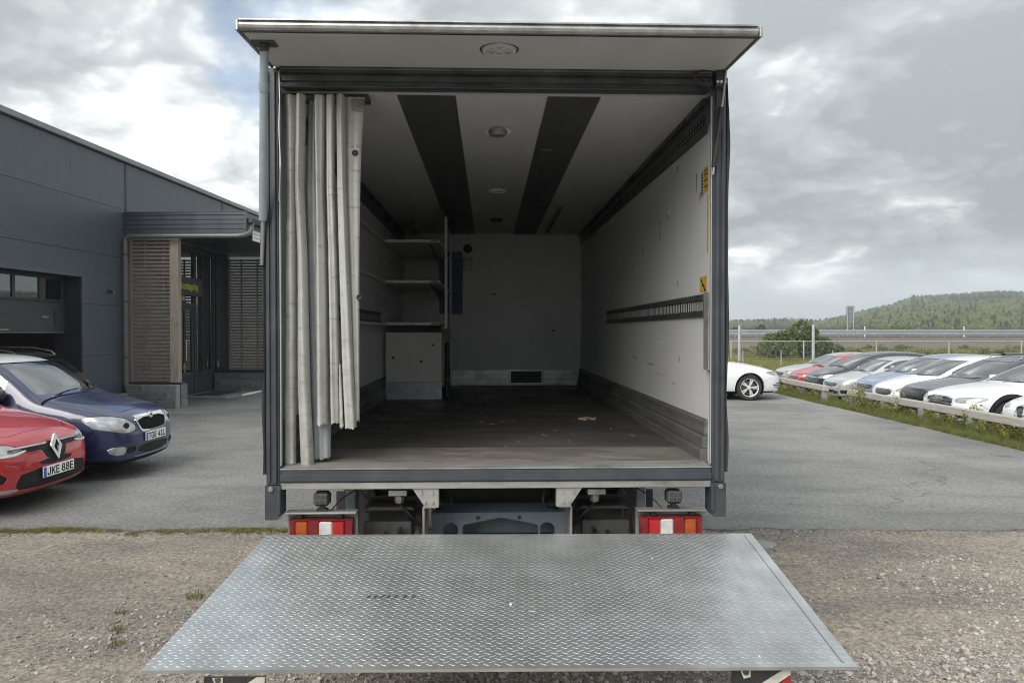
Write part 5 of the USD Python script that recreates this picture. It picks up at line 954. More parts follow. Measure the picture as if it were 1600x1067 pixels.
    b = car_obj("body", body - cuts - (glassy - lv[-0.055]) - (lv[-0.045] ^ prism(sbox(-L + 0.44, zi - 0.005, d["ws"][0] - 0.02, 3), -2, 2, "side")), f, color, c)
    mm_ = (shell - glassy).to_mesh(); lin = obj("cabin_lining", trimesh.Trimesh(mm_.vert_properties[:, :3], mm_.tri_verts, process=False), M["cabin"], c, smooth=40)
    xs0 = d["ws"][0]; obj("dashboard", rbox(xs0 - 0.55, xs0 - 0.06, -W * 0.80, W * 0.80, zi + 0.002, d["belt"] - 0.01, 0.06), M["cabin"], lin)
    obj("cabin_floor", box(-L + 0.5, xs0 - 0.06, -W * 0.86, W * 0.86, zi - 0.004, zi + 0.001), M["cabin"], lin)
    for s_ in (-1, 1):
        for xq_ in (xs0 - 1.25, xs0 - 2.15):
            st_ = obj("seat", mv(rbox(-0.07, 0.07, -0.24, 0.24, 0.0, 0.52, 0.06), (xq_, s_ * W * 0.42, zi), ry=-0.28), M["seat"], c); obj("headrest", mv(rbox(-0.045, 0.045, -0.13, 0.13, 0.54, 0.72, 0.04), (xq_, s_ * W * 0.42, zi), ry=-0.28), M["seat"], st_)
    obj("steering_wheel", mv(trimesh.creation.torus(0.17, 0.016, major_sections=24, minor_sections=6), (xs0 - 0.66, W * 0.42, d["belt"] + 0.0), ry=PI / 2 - 0.4), M["plastic"], c, smooth=40)
    for nm, man, mm in pieces:
        for q_ in man.decompose():
            if q_.volume() > 2e-7: car_obj(nm, q_, f, M[mm] if isinstance(mm, str) else mm, c)
    if roof is not None:
        car_obj("roof_skin", (prism(P.intersection(sbox(xq - 0.02, z1 - 0.015, x1 + 0.03, 3)).buffer(0.05).intersection(sbox(xq - 0.02, z1 - 0.015, x1 + 0.03, 3)), -W, W, "side") ^ lv[0.004]) - deep, f, roof, c)
    # wheels, wells, mirrors
    for k, xa in enumerate(d["ax"]):
        for s in (-1, 1):
            make_wheel(c, R, d["rim"], 0.205, wheels[1], xa, s * (W * 0.975 - 0.115), s, wheels[0], dark_wheels)
            well = m3.Manifold.cylinder(0.30, R + 0.052, R + 0.052, 32) - m3.Manifold.cylinder(0.285, R + 0.040, R + 0.040, 32)
            well = well.rotate([90 if s > 0 else -90, 0, 0]).translate([xa, s * (W * 0.90), R + 0.005]) - m3.Manifold.cube([3, 3, 0.4], True).translate([xa, 0, -0.05])
            mm_ = well.to_mesh(); obj("arch_liner", trimesh.Trimesh(mm_.vert_properties[:, :3], mm_.tri_verts, process=False), M["plastic"], c)
            if arches:
                ringa = Point(xa, R + 0.005).buffer(R + 0.135, 24).difference(Point(xa, R + 0.005).buffer(R + 0.056, 24)).intersection(sbox(xa - 1, 0.20, xa + 1, 2))
                car_obj("arch_trim", (prism(ringa, 0.4 if s > 0 else -2, 2 if s > 0 else -0.4, "side") ^ lv[0.010]) - deep, f, M["plastic"], c)
    mm = mirror or color; xm, zm = x0 - 0.42, d["belt"] + 0.075
    for s in (-1, 1):
        shell = trimesh.creation.icosphere(3, 1.0); q = shell.vertices; q = np.sign(q) * np.abs(q) ** 0.75; yw = f.halfw(xm, zm)
        mr = obj("mirror", trimesh.Trimesh(q * [0.075, 0.105, 0.072] * [1, 1, 1] + [xm, s * (yw + 0.13), zm + 0.03], shell.faces, process=False), mm, c, smooth=True)
        obj("mirror_stalk", rbox(xm - 0.03, xm + 0.03, min(s * (yw - 0.03), s * (yw + 0.09)), max(s * (yw - 0.03), s * (yw + 0.09)), zm - 0.055, zm - 0.02, 0.01), M["plastic"], mr)
        obj("mirror_glass", mv(trimesh.creation.icosphere(2, 1.0), (0, 0, 0)).apply_scale([0.01, 0.085, 0.055]).apply_translation([xm - 0.066, s * (yw + 0.13), zm + 0.03]), M["car_glass"], mr, smooth=True)
    if rails:
        for s in (-1, 1):
            zr_ = f.prof[:, 1].max() - 0.012; yy = W * 0.60 * s
            obj("roof_rail", tube([(x1 - 0.20, yy, zr_ - 0.05), (x1 - 0.28, yy, zr_ + 0.035), (x1 - 0.6, yy, zr_ + 0.05), (xq + 0.5, yy, zr_ + 0.03), (xq + 0.15, yy, zr_ - 0.03), (xq + 0.06, yy, zr_ - 0.10)], 0.017, 8), M["alu"], c, smooth=50)
        if rails == "bars":
            for xx in (x1 - 0.55, x1 - 1.35): obj("roof_bar", rbox(xx - 0.03, xx + 0.03, -W * 0.66, W * 0.66, zr_ + 0.065, zr_ + 0.09, 0.01), M["alu"], c); obj("bar_foot", cat_([rbox(xx - 0.05, xx + 0.05, s * W * 0.57, s * W * 0.66, zr_ + 0.02, zr_ + 0.10, 0.015) for s in (-1, 1)]), M["plastic"], c)
    for s in (-1, 1):
        zh = d["belt"] - 0.09
        for xh in (xb + 0.14, xc + 0.22): obj("door_handle", rbox(xh - 0.09, xh + 0.09, s * (f.halfw(xh, zh) - 0.002), s * (f.halfw(xh, zh) + 0.022), zh - 0.014, zh + 0.014, 0.008), color, c)
    px0 = f_nose(f, plate_z)
    if text is not None: plate(c, px0 + 0.012, plate_z, text)
    wz = x0 + 0.02
    obj("wiper", tube([(wz + 0.03, -0.50, z0 + 0.005), (wz - 0.05, -0.1, z0 + 0.035), (wz - 0.055, 0.12, z0 + 0.038)], 0.008, 6), M["plastic"], c)
    obj("wiper", tube([(wz + 0.04, 0.05, z0 + 0.008), (wz - 0.03, 0.42, z0 + 0.03), (wz - 0.07, 0.60, z0 + 0.045)], 0.008, 6), M["plastic"], c)
    return c
def f_nose(f, z, y=0.0):
    x = np.linspace(0.1, -0.9, 400); v = f(np.c_[x, np.full(400, y), np.full(400, z)]); i = np.argmax(v < 0); return x[i]
def bar_mesh(f, pts, r, sides=6, off=0.0):
    """a thin bar that follows the nose: pts are (y, z)"""
    return tube([(f_nose(f, z, y) + off, y, z) for y, z in pts], r, sides)

P_RED = paint("red", (0.42, 0.020, 0.028), 0.35, 0.15)
P_BLUE = paint("dark_blue", (0.006, 0.014, 0.062), 0.35, 0.1)
P_WHITE = paint("white", (0.70, 0.72, 0.735), 0.35)
P_BLACK = paint("black", (0.010, 0.011, 0.013), 0.35)
P_SILVER = paint("silver", (0.48, 0.50, 0.50), 0.3, 0.5)
P_LBLUE = paint("light_blue", (0.22, 0.27, 0.40), 0.3, 0.4)
P_PLUM = paint("plum_grey", (0.075, 0.065, 0.085), 0.3, 0.35)
P_DARK = paint("graphite", (0.030, 0.032, 0.036), 0.3, 0.3)

# ---- red hatchback (nose towards +x)
def clio_extra(c, f, lv, recess, trim):
    W = f.W
    recess(rounded([(-0.62, 0.60), (0.62, 0.60), (0.60, 0.665), (-0.60, 0.665)], 1).union(rounded([(-0.30, 0.50), (0.30, 0.50), (0.22, 0.44), (-0.22, 0.44)], 1)).union(rounded([(-0.24, 0.66), (0.24, 0.66), (0.13, 0.47), (-0.13, 0.47)], 1)), -0.4, 0.1, "front", "grille", "plastic")
    recess(rounded([(-0.52, 0.24), (0.52, 0.24), (0.58, 0.30), (0.50, 0.43), (-0.50, 0.43), (-0.58, 0.30)], 1), -0.4, 0.1, "front", "lower_grille", "plastic")
    for k in range(4): obj("grille_bar", bar_mesh(f, [(y, 0.275 + k * 0.042) for y in np.linspace(-0.52, 0.52, 13)], 0.007, 6, -0.012), M["gloss_black"], c)
    recess(both([(0.62, 0.36), (0.80, 0.30), (0.82, 0.42), (0.72, 0.46)], 1), -0.6, 0.1, "front", "fog_pocket", "plastic")
    trim(both([(0.54, 0.235), (0.80, 0.235), (0.82, 0.275), (0.54, 0.275)], 1), -0.6, 0.1, "front", "running_light", "headlamp", 0.004)
    obj("chrome_bar", bar_mesh(f, [(y, 0.655) for y in np.linspace(-0.58, -0.10, 8)], 0.011, 8, 0.0), M["chrome"], c, smooth=40)
    obj("chrome_bar", bar_mesh(f, [(y, 0.655) for y in np.linspace(0.10, 0.58, 8)], 0.011, 8, 0.0), M["chrome"], c, smooth=40)
    # diamond badge
    o = Polygon([(0, 0.125), (0.082, 0), (0, -0.125), (-0.082, 0)]); i = Polygon([(0.008, 0.072), (0.045, 0.008), (0.0, -0.075), (-0.045, -0.004)])
    obj("badge", mv(ext(o.buffer(0.008).difference(i), 0.0, 0.022, "x"), (f_nose(f, 0.60) + 0.004, 0, 0.605), ry=-0.16), M["chrome"], c)
    trim(both([(0.40, 0.615), (0.62, 0.585), (0.86, 0.60), (0.86, 0.612), (0.62, 0.60), (0.42, 0.63)], 1), -0.75, 0.1, "front", "lamp_line", "white", 0.004)
car("clio", "red_hatchback", "glossy red hatchback with a chrome diamond badge nosing in at the left edge", (-4.77, 7.72, 0), 0, P_RED, h=0.036, wheels=("plain", 8),
    lamps=[(0.40, 0.60), (0.64, 0.575), (0.92, 0.62), (0.95, 0.74), (0.74, 0.735), (0.50, 0.685)], extra=clio_extra, text="JKE 88E", plate_z=0.375, mirror=M["gloss_black"])
# ---- dark blue hatchback with a white roof
def fabia_extra(c, f, lv, recess, trim):
    g = [(-0.37, 0.735), (0.37, 0.735), (0.33, 0.60), (0.25, 0.56), (-0.25, 0.56), (-0.33, 0.60)]
    recess(rounded(g, 1).buffer(-0.008), -0.4, 0.1, "front", "grille", "grille_mesh")
    trim(rounded(g, 1).buffer(0.016).difference(rounded(g, 1).buffer(-0.008)).union(sbox(-0.36, 0.725, 0.36, 0.765)), -0.4, 0.1, "front", "grille_surround", "chrome", 0.010)
    b = obj("badge", mv(lathe([(0.001, 0.016), (0.035, 0.014), (0.042, 0.008), (0.046, 0.0)], 24, "x"), (f_nose(f, 0.735) + 0.006, 0, 0.735), ry=-0.2), M["chrome"], c, smooth=30)
    obj("badge_arrow", mv(ext(Polygon([(-0.022, -0.004), (0.004, -0.004), (0.004, -0.016), (0.024, 0.0), (0.004, 0.016), (0.004, 0.004), (-0.022, 0.012)]), 0.0, 0.004, "x"), (f_nose(f, 0.735) + 0.0215, 0, 0.737), ry=-0.2), M["rubber"], b)
    recess(rounded([(-0.36, 0.28), (0.36, 0.28), (0.40, 0.40), (-0.40, 0.40)], 1), -0.4, 0.1, "front", "lower_grille", "plastic")
    recess(both([(0.42, 0.32), (0.58, 0.32), (0.58, 0.40), (0.42, 0.40)], 1), -0.5, 0.1, "front", "side_grille", "plastic")
    trim(both([(0.585, 0.315), (0.70, 0.31), (0.74, 0.41), (0.585, 0.415)], 1), -0.6, 0.1, "front", "fog_lamp", "headlamp", 0.004)
    obj("lip_trim", bar_mesh(f, [(y, 0.262) for y in np.linspace(-0.42, 0.42, 13)], 0.006, 6, 0.0), M["chrome"], c)
    trim(sbox(-0.75, 0.17, 0.75, 0.235), -0.5, 0.1, "front", "lower_lip", "plastic", 0.004)
    for s in (-1, 1):
        x = f_nose(f, 0.66, s * 0.55); obj("projector", mv(lathe([(0.001, 0.012), (0.02, 0.012), (0.038, 0.010), (0.042, 0.0)], 18, "x"), (x - 0.006, s * 0.555, 0.655), rz=s * 0.45), M["gloss_black"], c, smooth=40)
car("fabia", "blue_hatchback", "dark blue hatchback with a white roof parked behind the red one", (-4.62, 9.52, 0), 0, P_BLUE, h=0.036, roof=P_WHITE, wheels=("five", 5),
    lamps=[(0.36, 0.60), (0.56, 0.565), (0.72, 0.60), (0.84, 0.69), (0.84, 0.78), (0.66, 0.795), (0.48, 0.74)], extra=fabia_extra, text="TGE 41L", plate_z=0.485, mirror=P_DARK)
# ---- dark estate reversed... nose inside the workshop, tail showing under the roller door
car("estate", "dark_estate_car", "black estate car with silver roof rails half inside the dealership roller door", (-13.02, 13.9, 0), 180, P_BLACK, h=0.07, rails=True)
# ---- white car on the asphalt right of the truck
def vw_extra(c, f, lv, recess, trim):
    recess(rounded([(-0.62, 0.64), (0.62, 0.64), (0.60, 0.73), (-0.60, 0.73)], 1), -0.4, 0.1, "front", "grille", "plastic")
    for k in range(3): obj("grille_bar", bar_mesh(f, [(y, 0.655 + k * 0.027) for y in np.linspace(-0.58, 0.58, 11)], 0.006, 6, -0.004), M["chrome"], c)
    recess(both([(0.52, 0.30), (0.80, 0.30), (0.86, 0.46), (0.60, 0.46)], 1), -0.6, 0.1, "front", "side_intake", "plastic")
    for k in range(3):
        for sg in (-1, 1): trim(rounded([(sg * 0.56, 0.33 + k * 0.045), (sg * 0.88, 0.33 + k * 0.045), (sg * 0.88, 0.347 + k * 0.045), (sg * 0.56, 0.347 + k * 0.045)], 0), -0.30, 0.1, "front", "intake_fin", "white", 0.004)
    recess(rounded([(-0.48, 0.28), (0.48, 0.28), (0.44, 0.42), (-0.44, 0.42)], 1), -0.4, 0.1, "front", "lower_grille", "plastic")
car("saloon", "white_saloon", "white saloon on multi-spoke alloys behind the right side of the truck", (7.10, 20.15, 0), 0, P_WHITE, h=0.05, wheels=("twin", 5),
    lamps=[(0.58, 0.635), (0.86, 0.64), (0.93, 0.72), (0.90, 0.765), (0.70, 0.74), (0.58, 0.725)], extra=vw_extra, text="", plate_z=0.52)

# ================================================================== the row of used cars behind the wooden rail (noses towards -x)
def lot_z(x, y): return float(-0.205 - 0.15 * sstep(y, 14.8, 17.2) - 0.011 * max(0.0, min(y, 36) - 13))
ROW = "used cars parked nose-in along the wooden rail"
def bmw_extra(c, f, lv, recess, trim):
    for s in (-1, 1):
        k = [(s * 0.035, 0.46), (s * 0.035, 0.70), (s * 0.16, 0.72), (s * 0.26, 0.68), (s * 0.24, 0.48)]
        recess(rounded(k, 2).buffer(-0.01), -0.4, 0.1, "front", "kidney_grille", "gloss_black"); trim(rounded(k, 2).buffer(0.016).difference(rounded(k, 2).buffer(-0.01)), -0.4, 0.1, "front", "grille_surround", "chrome", 0.010)
    recess(both([(0.3, 0.26), (0.78, 0.26), (0.80, 0.38), (0.34, 0.38)], 1), -0.5, 0.1, "front", "lower_grille", "plastic")
LAMP_W = [(0.46, 0.63), (0.80, 0.62), (0.93, 0.70), (0.90, 0.755), (0.66, 0.745), (0.48, 0.71)]
LAMP_S = [(0.48, 0.77), (0.80, 0.76), (0.93, 0.85), (0.90, 0.90), (0.66, 0.88), (0.50, 0.85)]
def audi_extra(c, f, lv, recess, trim):
    k = [(-0.42, 0.73), (0.42, 0.73), (0.46, 0.58), (0.36, 0.36), (-0.36, 0.36), (-0.46, 0.58)]
    recess(rounded(k, 1).buffer(-0.01), -0.4, 0.1, "front", "grille", "gloss_black"); trim(rounded(k, 1).buffer(0.012).difference(rounded(k, 1).buffer(-0.01)), -0.4, 0.1, "front", "grille_surround", "chrome", 0.010)
    for q in range(5): obj("grille_bar", bar_mesh(f, [(y, 0.42 + q * 0.06) for y in np.linspace(-0.38, 0.38, 9)], 0.007, 6, -0.008), M["alu"], c)
    for q in range(4): obj("badge_ring", mv(lathe([(0.036, 0.0), (0.036, 0.008), (0.047, 0.008), (0.047, 0.0)], 20, "x"), (f_nose(f, 0.66) + 0.012, -0.099 + q * 0.066, 0.665), ry=-0.1), M["chrome"], c)
    recess(both([(0.52, 0.32), (0.82, 0.32), (0.84, 0.46), (0.58, 0.46)], 1), -0.6, 0.1, "front", "side_intake", "plastic")
def gen_extra(lo, hi, w, chrome=True):
    def e(c, f, lv, recess, trim):
        k = [(-w, hi), (w, hi), (w * 0.9, lo), (-w * 0.9, lo)]
        recess(rounded(k, 1), -0.4, 0.1, "front", "grille", "gloss_black")
        if chrome: trim(sbox(-w * 0.98, hi - 0.012, w * 0.98, hi + 0.012), -0.4, 0.1, "front", "grille_trim", "chrome", 0.010)
        recess(rounded([(-0.6, 0.26), (0.6, 0.26), (0.55, 0.40), (-0.55, 0.40)], 1), -0.5, 0.1, "front", "lower_grille", "plastic")
        recess(both([(0.64, 0.30), (0.82, 0.30), (0.84, 0.42), (0.66, 0.42)], 1), -0.6, 0.1, "front", "fog_pocket", "plastic")
    return e
row = [
 ("saloon", "parked_saloon", "white saloon with a double chrome-edged grille at the right edge of the picture", 8.86, 12.75, P_WHITE, dict(extra=bmw_extra, lamps=LAMP_W, h=0.055)),
 ("estate", "parked_estate_car", "white estate car with black wheel arches behind the rail", 8.86, 15.35, P_WHITE, dict(extra=audi_extra, lamps=LAMP_W, arches=True, h=0.05, text="", plate_z=0.47, wheels=("five", 5))),
 ("suv", "parked_suv", "plum grey tall car with roof bars parked beside the white estate", 9.50, 17.55, P_PLUM, dict(extra=gen_extra(0.58, 0.87, 0.66, False), lamps=LAMP_S, rails="bars", h=0.055, text="", plate_z=0.50)),
 ("mpv", "parked_electric_car", "white hatchback with slanted headlights between the plum and light blue cars", 9.86, 19.7, P_WHITE, dict(extra=gen_extra(0.55, 0.72, 0.45), lamps=[(0.5, 0.66), (0.8, 0.68), (0.93, 0.80), (0.86, 0.90), (0.66, 0.80)], h=0.06, text="", plate_z=0.48)),
 ("mpv", "parked_people_carrier", "light blue people carrier with a pale mirror in the parked row", 10.42, 21.95, P_LBLUE, dict(extra=gen_extra(0.56, 0.72, 0.5), lamps=LAMP_S[:0] or [(0.48, 0.67), (0.80, 0.68), (0.92, 0.78), (0.84, 0.84), (0.6, 0.76)], h=0.06, mirror=P_SILVER)),
 ("clio", "parked_hatchback", "low silver hatchback half hidden beside the light blue people carrier", 10.38, 24.2, P_SILVER, dict(extra=gen_extra(0.50, 0.64, 0.5), lamps=[(0.44, 0.58), (0.70, 0.585), (0.82, 0.67), (0.72, 0.71), (0.5, 0.66)], h=0.06)),
 ("mpv", "parked_hatchback", "black hatchback third from the far end of the parked row", 10.68, 26.5, P_DARK, dict(extra=gen_extra(0.56, 0.70, 0.5), lamps=[(0.48, 0.67), (0.80, 0.68), (0.92, 0.78), (0.84, 0.84), (0.6, 0.76)], h=0.065)),
 ("clio", "parked_hatchback", "red hatchback second from the far end of the parked row", 10.93, 28.8, P_RED, dict(extra=gen_extra(0.50, 0.64, 0.5), lamps=[(0.44, 0.58), (0.70, 0.585), (0.82, 0.67), (0.72, 0.71), (0.5, 0.66)], h=0.065)),
 ("estate", "parked_estate_car", "pale silver car last at the far end of the parked row", 11.25, 31.2, P_SILVER, dict(extra=gen_extra(0.52, 0.68, 0.5), lamps=LAMP_W, h=0.065)),
]
for kind, nm, lab, x, y, col, kw in row: car(kind, nm, lab, (x, y, lot_z(x, y)), 180, col, group=ROW, **kw)

# ================================================================== ground, road and distance
def ground_z(x, y):
    x, y = np.asarray(x, float), np.asarray(y, float)
    right = sstep(x, 7.75, 9.3); z = -0.035 - right * (0.17 + 0.15 * sstep(y, 14.8, 17.2) + 0.011 * np.clip(y - 13, 0, 23)) * sstep(y, -2, 6)
    z = z + (1 - right) * (-0.55) * sstep(y, 27.5, 36)
    z = z - 0.12 * sstep(y, 38, 50)
    bank = 1.05 + 0.65
    return z + bank * sstep(y, 92, 104)
def field_mat():
    n = {"g": ("geometry", {}), "n1": ("noise_texture", {"scale": 0.16, "detail": 7.0, "roughness": 0.62}), "r1": ("rgb_ramp", {"ramp": [(0.32, (0.055, 0.072, 0.022)), (0.46, (0.10, 0.105, 0.035)), (0.58, (0.155, 0.13, 0.062)), (0.72, (0.075, 0.085, 0.03))]}),
         "n2": ("noise_texture", {"scale": 3.0, "detail": 6.0}), "mx": ("mix_color", {"blend_type": "multiply", "fac": 0.7}), "r2": ("rgb_ramp", {"ramp": [(0.3, (0.55, 0.55, 0.5)), (0.7, (1.25, 1.2, 1.15))]}),
         "sp": ("separate_xyz", {}), "rb": ("map_range", {"from_min": 88.0, "from_max": 96.0, "clamp": True}), "mb": ("mix_color", {"b": (0.12, 0.104, 0.09)}), "b": ("bump", {"strength": 0.6, "distance": 0.08}), "p": ("principled_bsdf", {"roughness": 0.95, "specular_ior_level": 0.1})}
    return usdkit.material(stage, "/World/Looks/field", n, [("g.position", "n1.vector"), ("n1.fac", "r1.fac"), ("g.position", "n2.vector"), ("n2.fac", "r2.fac"), ("r1.color", "mx.a"), ("r2.color", "mx.b"), ("g.position", "sp.vector"), ("sp.y", "rb.value"), ("rb.result", "mb.fac"), ("mx.result", "mb.a"), ("mb.result", "p.base_color"), ("n2.fac", "b.height"), ("b.normal", "p.normal")], surface="p.BSDF")
M["field"] = field_mat()
gx = np.unique(np.r_[-3000, -1500, -700, np.linspace(-300, -40, 14), np.linspace(-40, 7.6, 40), np.linspace(7.6, 9.6, 14), np.linspace(9.6, 60, 60), np.linspace(60, 300, 40), 700, 1500, 3000])
gy = np.unique(np.r_[-3000, -1000, -200, np.linspace(-40, 7, 40), np.linspace(7, 40, 60), np.linspace(40, 90, 30), np.linspace(90, 108, 24), 200, 320, 600, 1500, 3000])
GX, GY = np.meshgrid(gx, gy); GZ_ = ground_z(GX, GY); rr = (GY > 8.5) | (GX > 8.5)
GZ_ = GZ_ + rr * 0.05 * (meshkit.fbm(np.c_[GX.ravel() * 0.7, GY.ravel() * 0.7, GX.ravel() * 0], 3, 5).reshape(GX.shape) - 0.55) * sstep(GX, 7.8, 8.6)
obj("ground", grid_mesh(GX, GY, GZ_), M["field"], smooth=True, kind="structure")
# gravel yard
def gravel_mat():
    """packed gravel: sandy ground, darker damp and lighter dry patches, grit of many sizes"""
    n = {"g": ("geometry", {}), "m0": ("mapping", {"scale": (0.7, 1.3, 1.0)}), "n0": ("noise_texture", {"scale": 0.75, "detail": 6.0, "roughness": 0.62}), "r0": ("rgb_ramp", {"ramp": [(0.30, (0.165, 0.153, 0.142)), (0.44, (0.22, 0.20, 0.177)), (0.56, (0.29, 0.258, 0.215)), (0.70, (0.20, 0.187, 0.17))]}),
         "n1": ("noise_texture", {"scale": 34.0, "detail": 7.0, "roughness": 0.72}), "r1": ("rgb_ramp", {"ramp": [(0.34, (0.38, 0.38, 0.38)), (0.46, (0.8, 0.79, 0.78)), (0.56, (1.05, 1.05, 1.05)), (0.68, (1.6, 1.58, 1.54))]}), "m1": ("mix_color", {"blend_type": "multiply", "fac": 0.9, "use_clamp": False}),
         "v": ("voronoi_texture", {"scale": 46.0, "randomness": 1.0, "detail": 1.0}), "vc": ("rgb_to_bw", {}), "vr": ("map_range", {"from_min": 0.15, "from_max": 0.85, "to_min": 0.72, "to_max": 1.3}), "m2": ("mix_color", {"blend_type": "multiply", "fac": 0.55, "use_clamp": False}),
         "ad": ("math", {"math_type": "multiply_add", "value2": 1.6}), "b": ("bump", {"strength": 0.9, "distance": 0.010}), "p": ("principled_bsdf", {"roughness": 0.93, "specular_ior_level": 0.2})}
    return usdkit.material(stage, "/World/Looks/gravel", n, [("g.position", "m0.vector"), ("m0.vector", "n0.vector"), ("n0.fac", "r0.fac"), ("g.position", "n1.vector"), ("n1.fac", "r1.fac"), ("r0.color", "m1.a"), ("r1.color", "m1.b"), ("g.position", "v.vector"), ("v.color", "vc.color"), ("vc.val", "vr.value"), ("m1.result", "m2.a"), ("vr.result", "m2.b"), ("m2.result", "p.base_color"),
        ("n1.fac", "ad.value1"), ("vc.val", "ad.value3"), ("ad.value", "b.height"), ("b.normal", "p.normal")], surface="p.BSDF")
M["gravel"] = gravel_mat()
ax_, ay_ = np.unique(np.r_[np.linspace(-34, -8, 20), np.linspace(-8, 8, 230), np.linspace(8, 7.9, 2)]), np.unique(np.r_[np.linspace(-14, 2.5, 20), np.linspace(2.5, 7.05, 110)])
AX, AY = np.meshgrid(ax_, ay_); pz = -0.020 + 0.030 * (meshkit.fbm(np.c_[AX.ravel() * 0.8, AY.ravel() * 0.8, AX.ravel() * 0], 4, 3).reshape(AX.shape) - 0.5) - 0.030 * np.exp(-((AX - 2.10) / 0.26) ** 2 - ((AY - 6.36) / 0.17) ** 2)
def gravel_z(x, y): return -0.020 + 0.030 * (meshkit.fbm(np.c_[np.asarray(x) * 0.8, np.asarray(y) * 0.8, np.asarray(x) * 0], 4, 3) - 0.5)
obj("gravel_yard", grid_mesh(AX, AY, np.minimum(pz, -0.003)), M["gravel"], smooth=True, kind="structure")
# asphalt yard with a ragged edge
def asphalt_mat():
    """old bleached asphalt: open grain, tyre streaks, patched and oily areas, a few cracks"""
    n = {"g": ("geometry", {}), "n0": ("noise_texture", {"scale": 0.28, "detail": 7.0, "roughness": 0.62}), "r0": ("rgb_ramp", {"ramp": [(0.34, (0.115, 0.115, 0.116)), (0.48, (0.170, 0.169, 0.166)), (0.60, (0.225, 0.222, 0.215))]}),
         "n1": ("noise_texture", {"scale": 24.0, "detail": 8.0, "roughness": 0.8}), "r1": ("rgb_ramp", {"ramp": [(0.36, (0.45, 0.45, 0.45)), (0.49, (0.92, 0.92, 0.92)), (0.60, (1.35, 1.34, 1.31)), (0.70, (1.9, 1.87, 1.8))]}), "m1": ("mix_color", {"blend_type": "multiply", "fac": 0.85, "use_clamp": False}),
         "v": ("voronoi_texture", {"scale": 0.16, "feature": "distance_to_edge"}), "dn": ("noise_texture", {"scale": 1.6, "detail": 6.0}), "dm": ("vector_math", {"math_type": "multiply_add", "vector2": (1.4, 1.4, 0.0)}), "vr": ("map_range", {"from_min": 0.0, "from_max": 0.0022, "to_min": 0.5, "to_max": 0.0, "clamp": True}), "m2": ("mix_color", {"b": (0.035, 0.035, 0.035)}),
         "ms": ("mapping", {"scale": (0.3, 1.0, 1.0), "rotation": (0, 0, 0.5)}), "n4": ("noise_texture", {"scale": 2.2, "detail": 6.0, "roughness": 0.6}), "r4": ("map_range", {"from_min": 0.50, "from_max": 0.70, "to_max": 0.45, "clamp": True}), "m4": ("mix_color", {"b": (0.085, 0.086, 0.088)}),
         "n5": ("noise_texture", {"scale": 0.9, "detail": 3.0}), "r5": ("map_range", {"from_min": 0.66, "from_max": 0.72, "to_max": 0.55, "clamp": True}), "m5": ("mix_color", {"b": (0.06, 0.06, 0.061)}),
         "b": ("bump", {"strength": 0.7, "distance": 0.008}), "p": ("principled_bsdf", {"roughness": 0.72, "specular_ior_level": 0.4})}
    return usdkit.material(stage, "/World/Looks/asphalt", n, [("g.position", "n0.vector"), ("n0.fac", "r0.fac"), ("g.position", "n1.vector"), ("n1.fac", "r1.fac"), ("r0.color", "m4.a"), ("g.position", "ms.vector"), ("ms.vector", "n4.vector"), ("n4.fac", "r4.value"), ("r4.result", "m4.fac"), ("g.position", "n5.vector"), ("n5.fac", "r5.value"), ("m4.result", "m5.a"), ("r5.result", "m5.fac"),
        ("m5.result", "m1.a"), ("r1.color", "m1.b"), ("g.position", "dn.vector"), ("dn.color", "dm.vector1"), ("g.position", "dm.vector3"), ("dm.vector", "v.vector"), ("v.distance", "vr.value"), ("m1.result", "m2.a"), ("vr.result", "m2.fac"), ("m2.result", "p.base_color"), ("n1.fac", "b.height"), ("b.normal", "p.normal")], surface="p.BSDF")
M["asphalt"] = asphalt_mat()
ex = np.linspace(-38, 7.72, 900); ey = 6.74 + 0.09 * (meshkit.fbm(np.c_[ex * 2.6, ex * 0, ex * 0], 6, 11) - 0.5) * 2 + 0.10 * (meshkit.fbm(np.c_[ex * 0.5, ex * 0, ex * 0 + 4], 2, 2) - 0.5)
ry = np.linspace(7.0, 26.5, 240); rx = 7.70 + 0.10 * (meshkit.fbm(np.c_[ry * 2.0, ry * 0, ry * 0], 4, 21) - 0.5) - 0.04 * (ry - 15) * 0.1
apoly = Polygon(list(zip(ex, ey)) + list(zip(rx, ry)) + [(-38, 26.5)]).buffer(0)
obj("asphalt_yard", ext(apoly, -0.06, 0.0, "z"), M["asphalt"], kind="structure")
M["water"] = usdkit.material(stage, "/World/Looks/puddle_water", {"p": ("principled_bsdf", {"base_color": (0.12, 0.115, 0.105), "roughness": 0.04, "ior": 1.45})}, surface="p.BSDF")
th = np.linspace(0, 2 * PI, 40, endpoint=False); rp_ = 1 + 0.35 * (meshkit.noise(np.c_[np.cos(th) * 2 + 3, np.sin(th) * 2, th * 0]) - 0.5)
obj("puddle", ext(Polygon(np.c_[2.10 + 0.36 * rp_ * np.cos(th), 6.36 + 0.24 * rp_ * np.sin(th)]), -0.05, -0.032, "z"), M["water"], kind="structure")

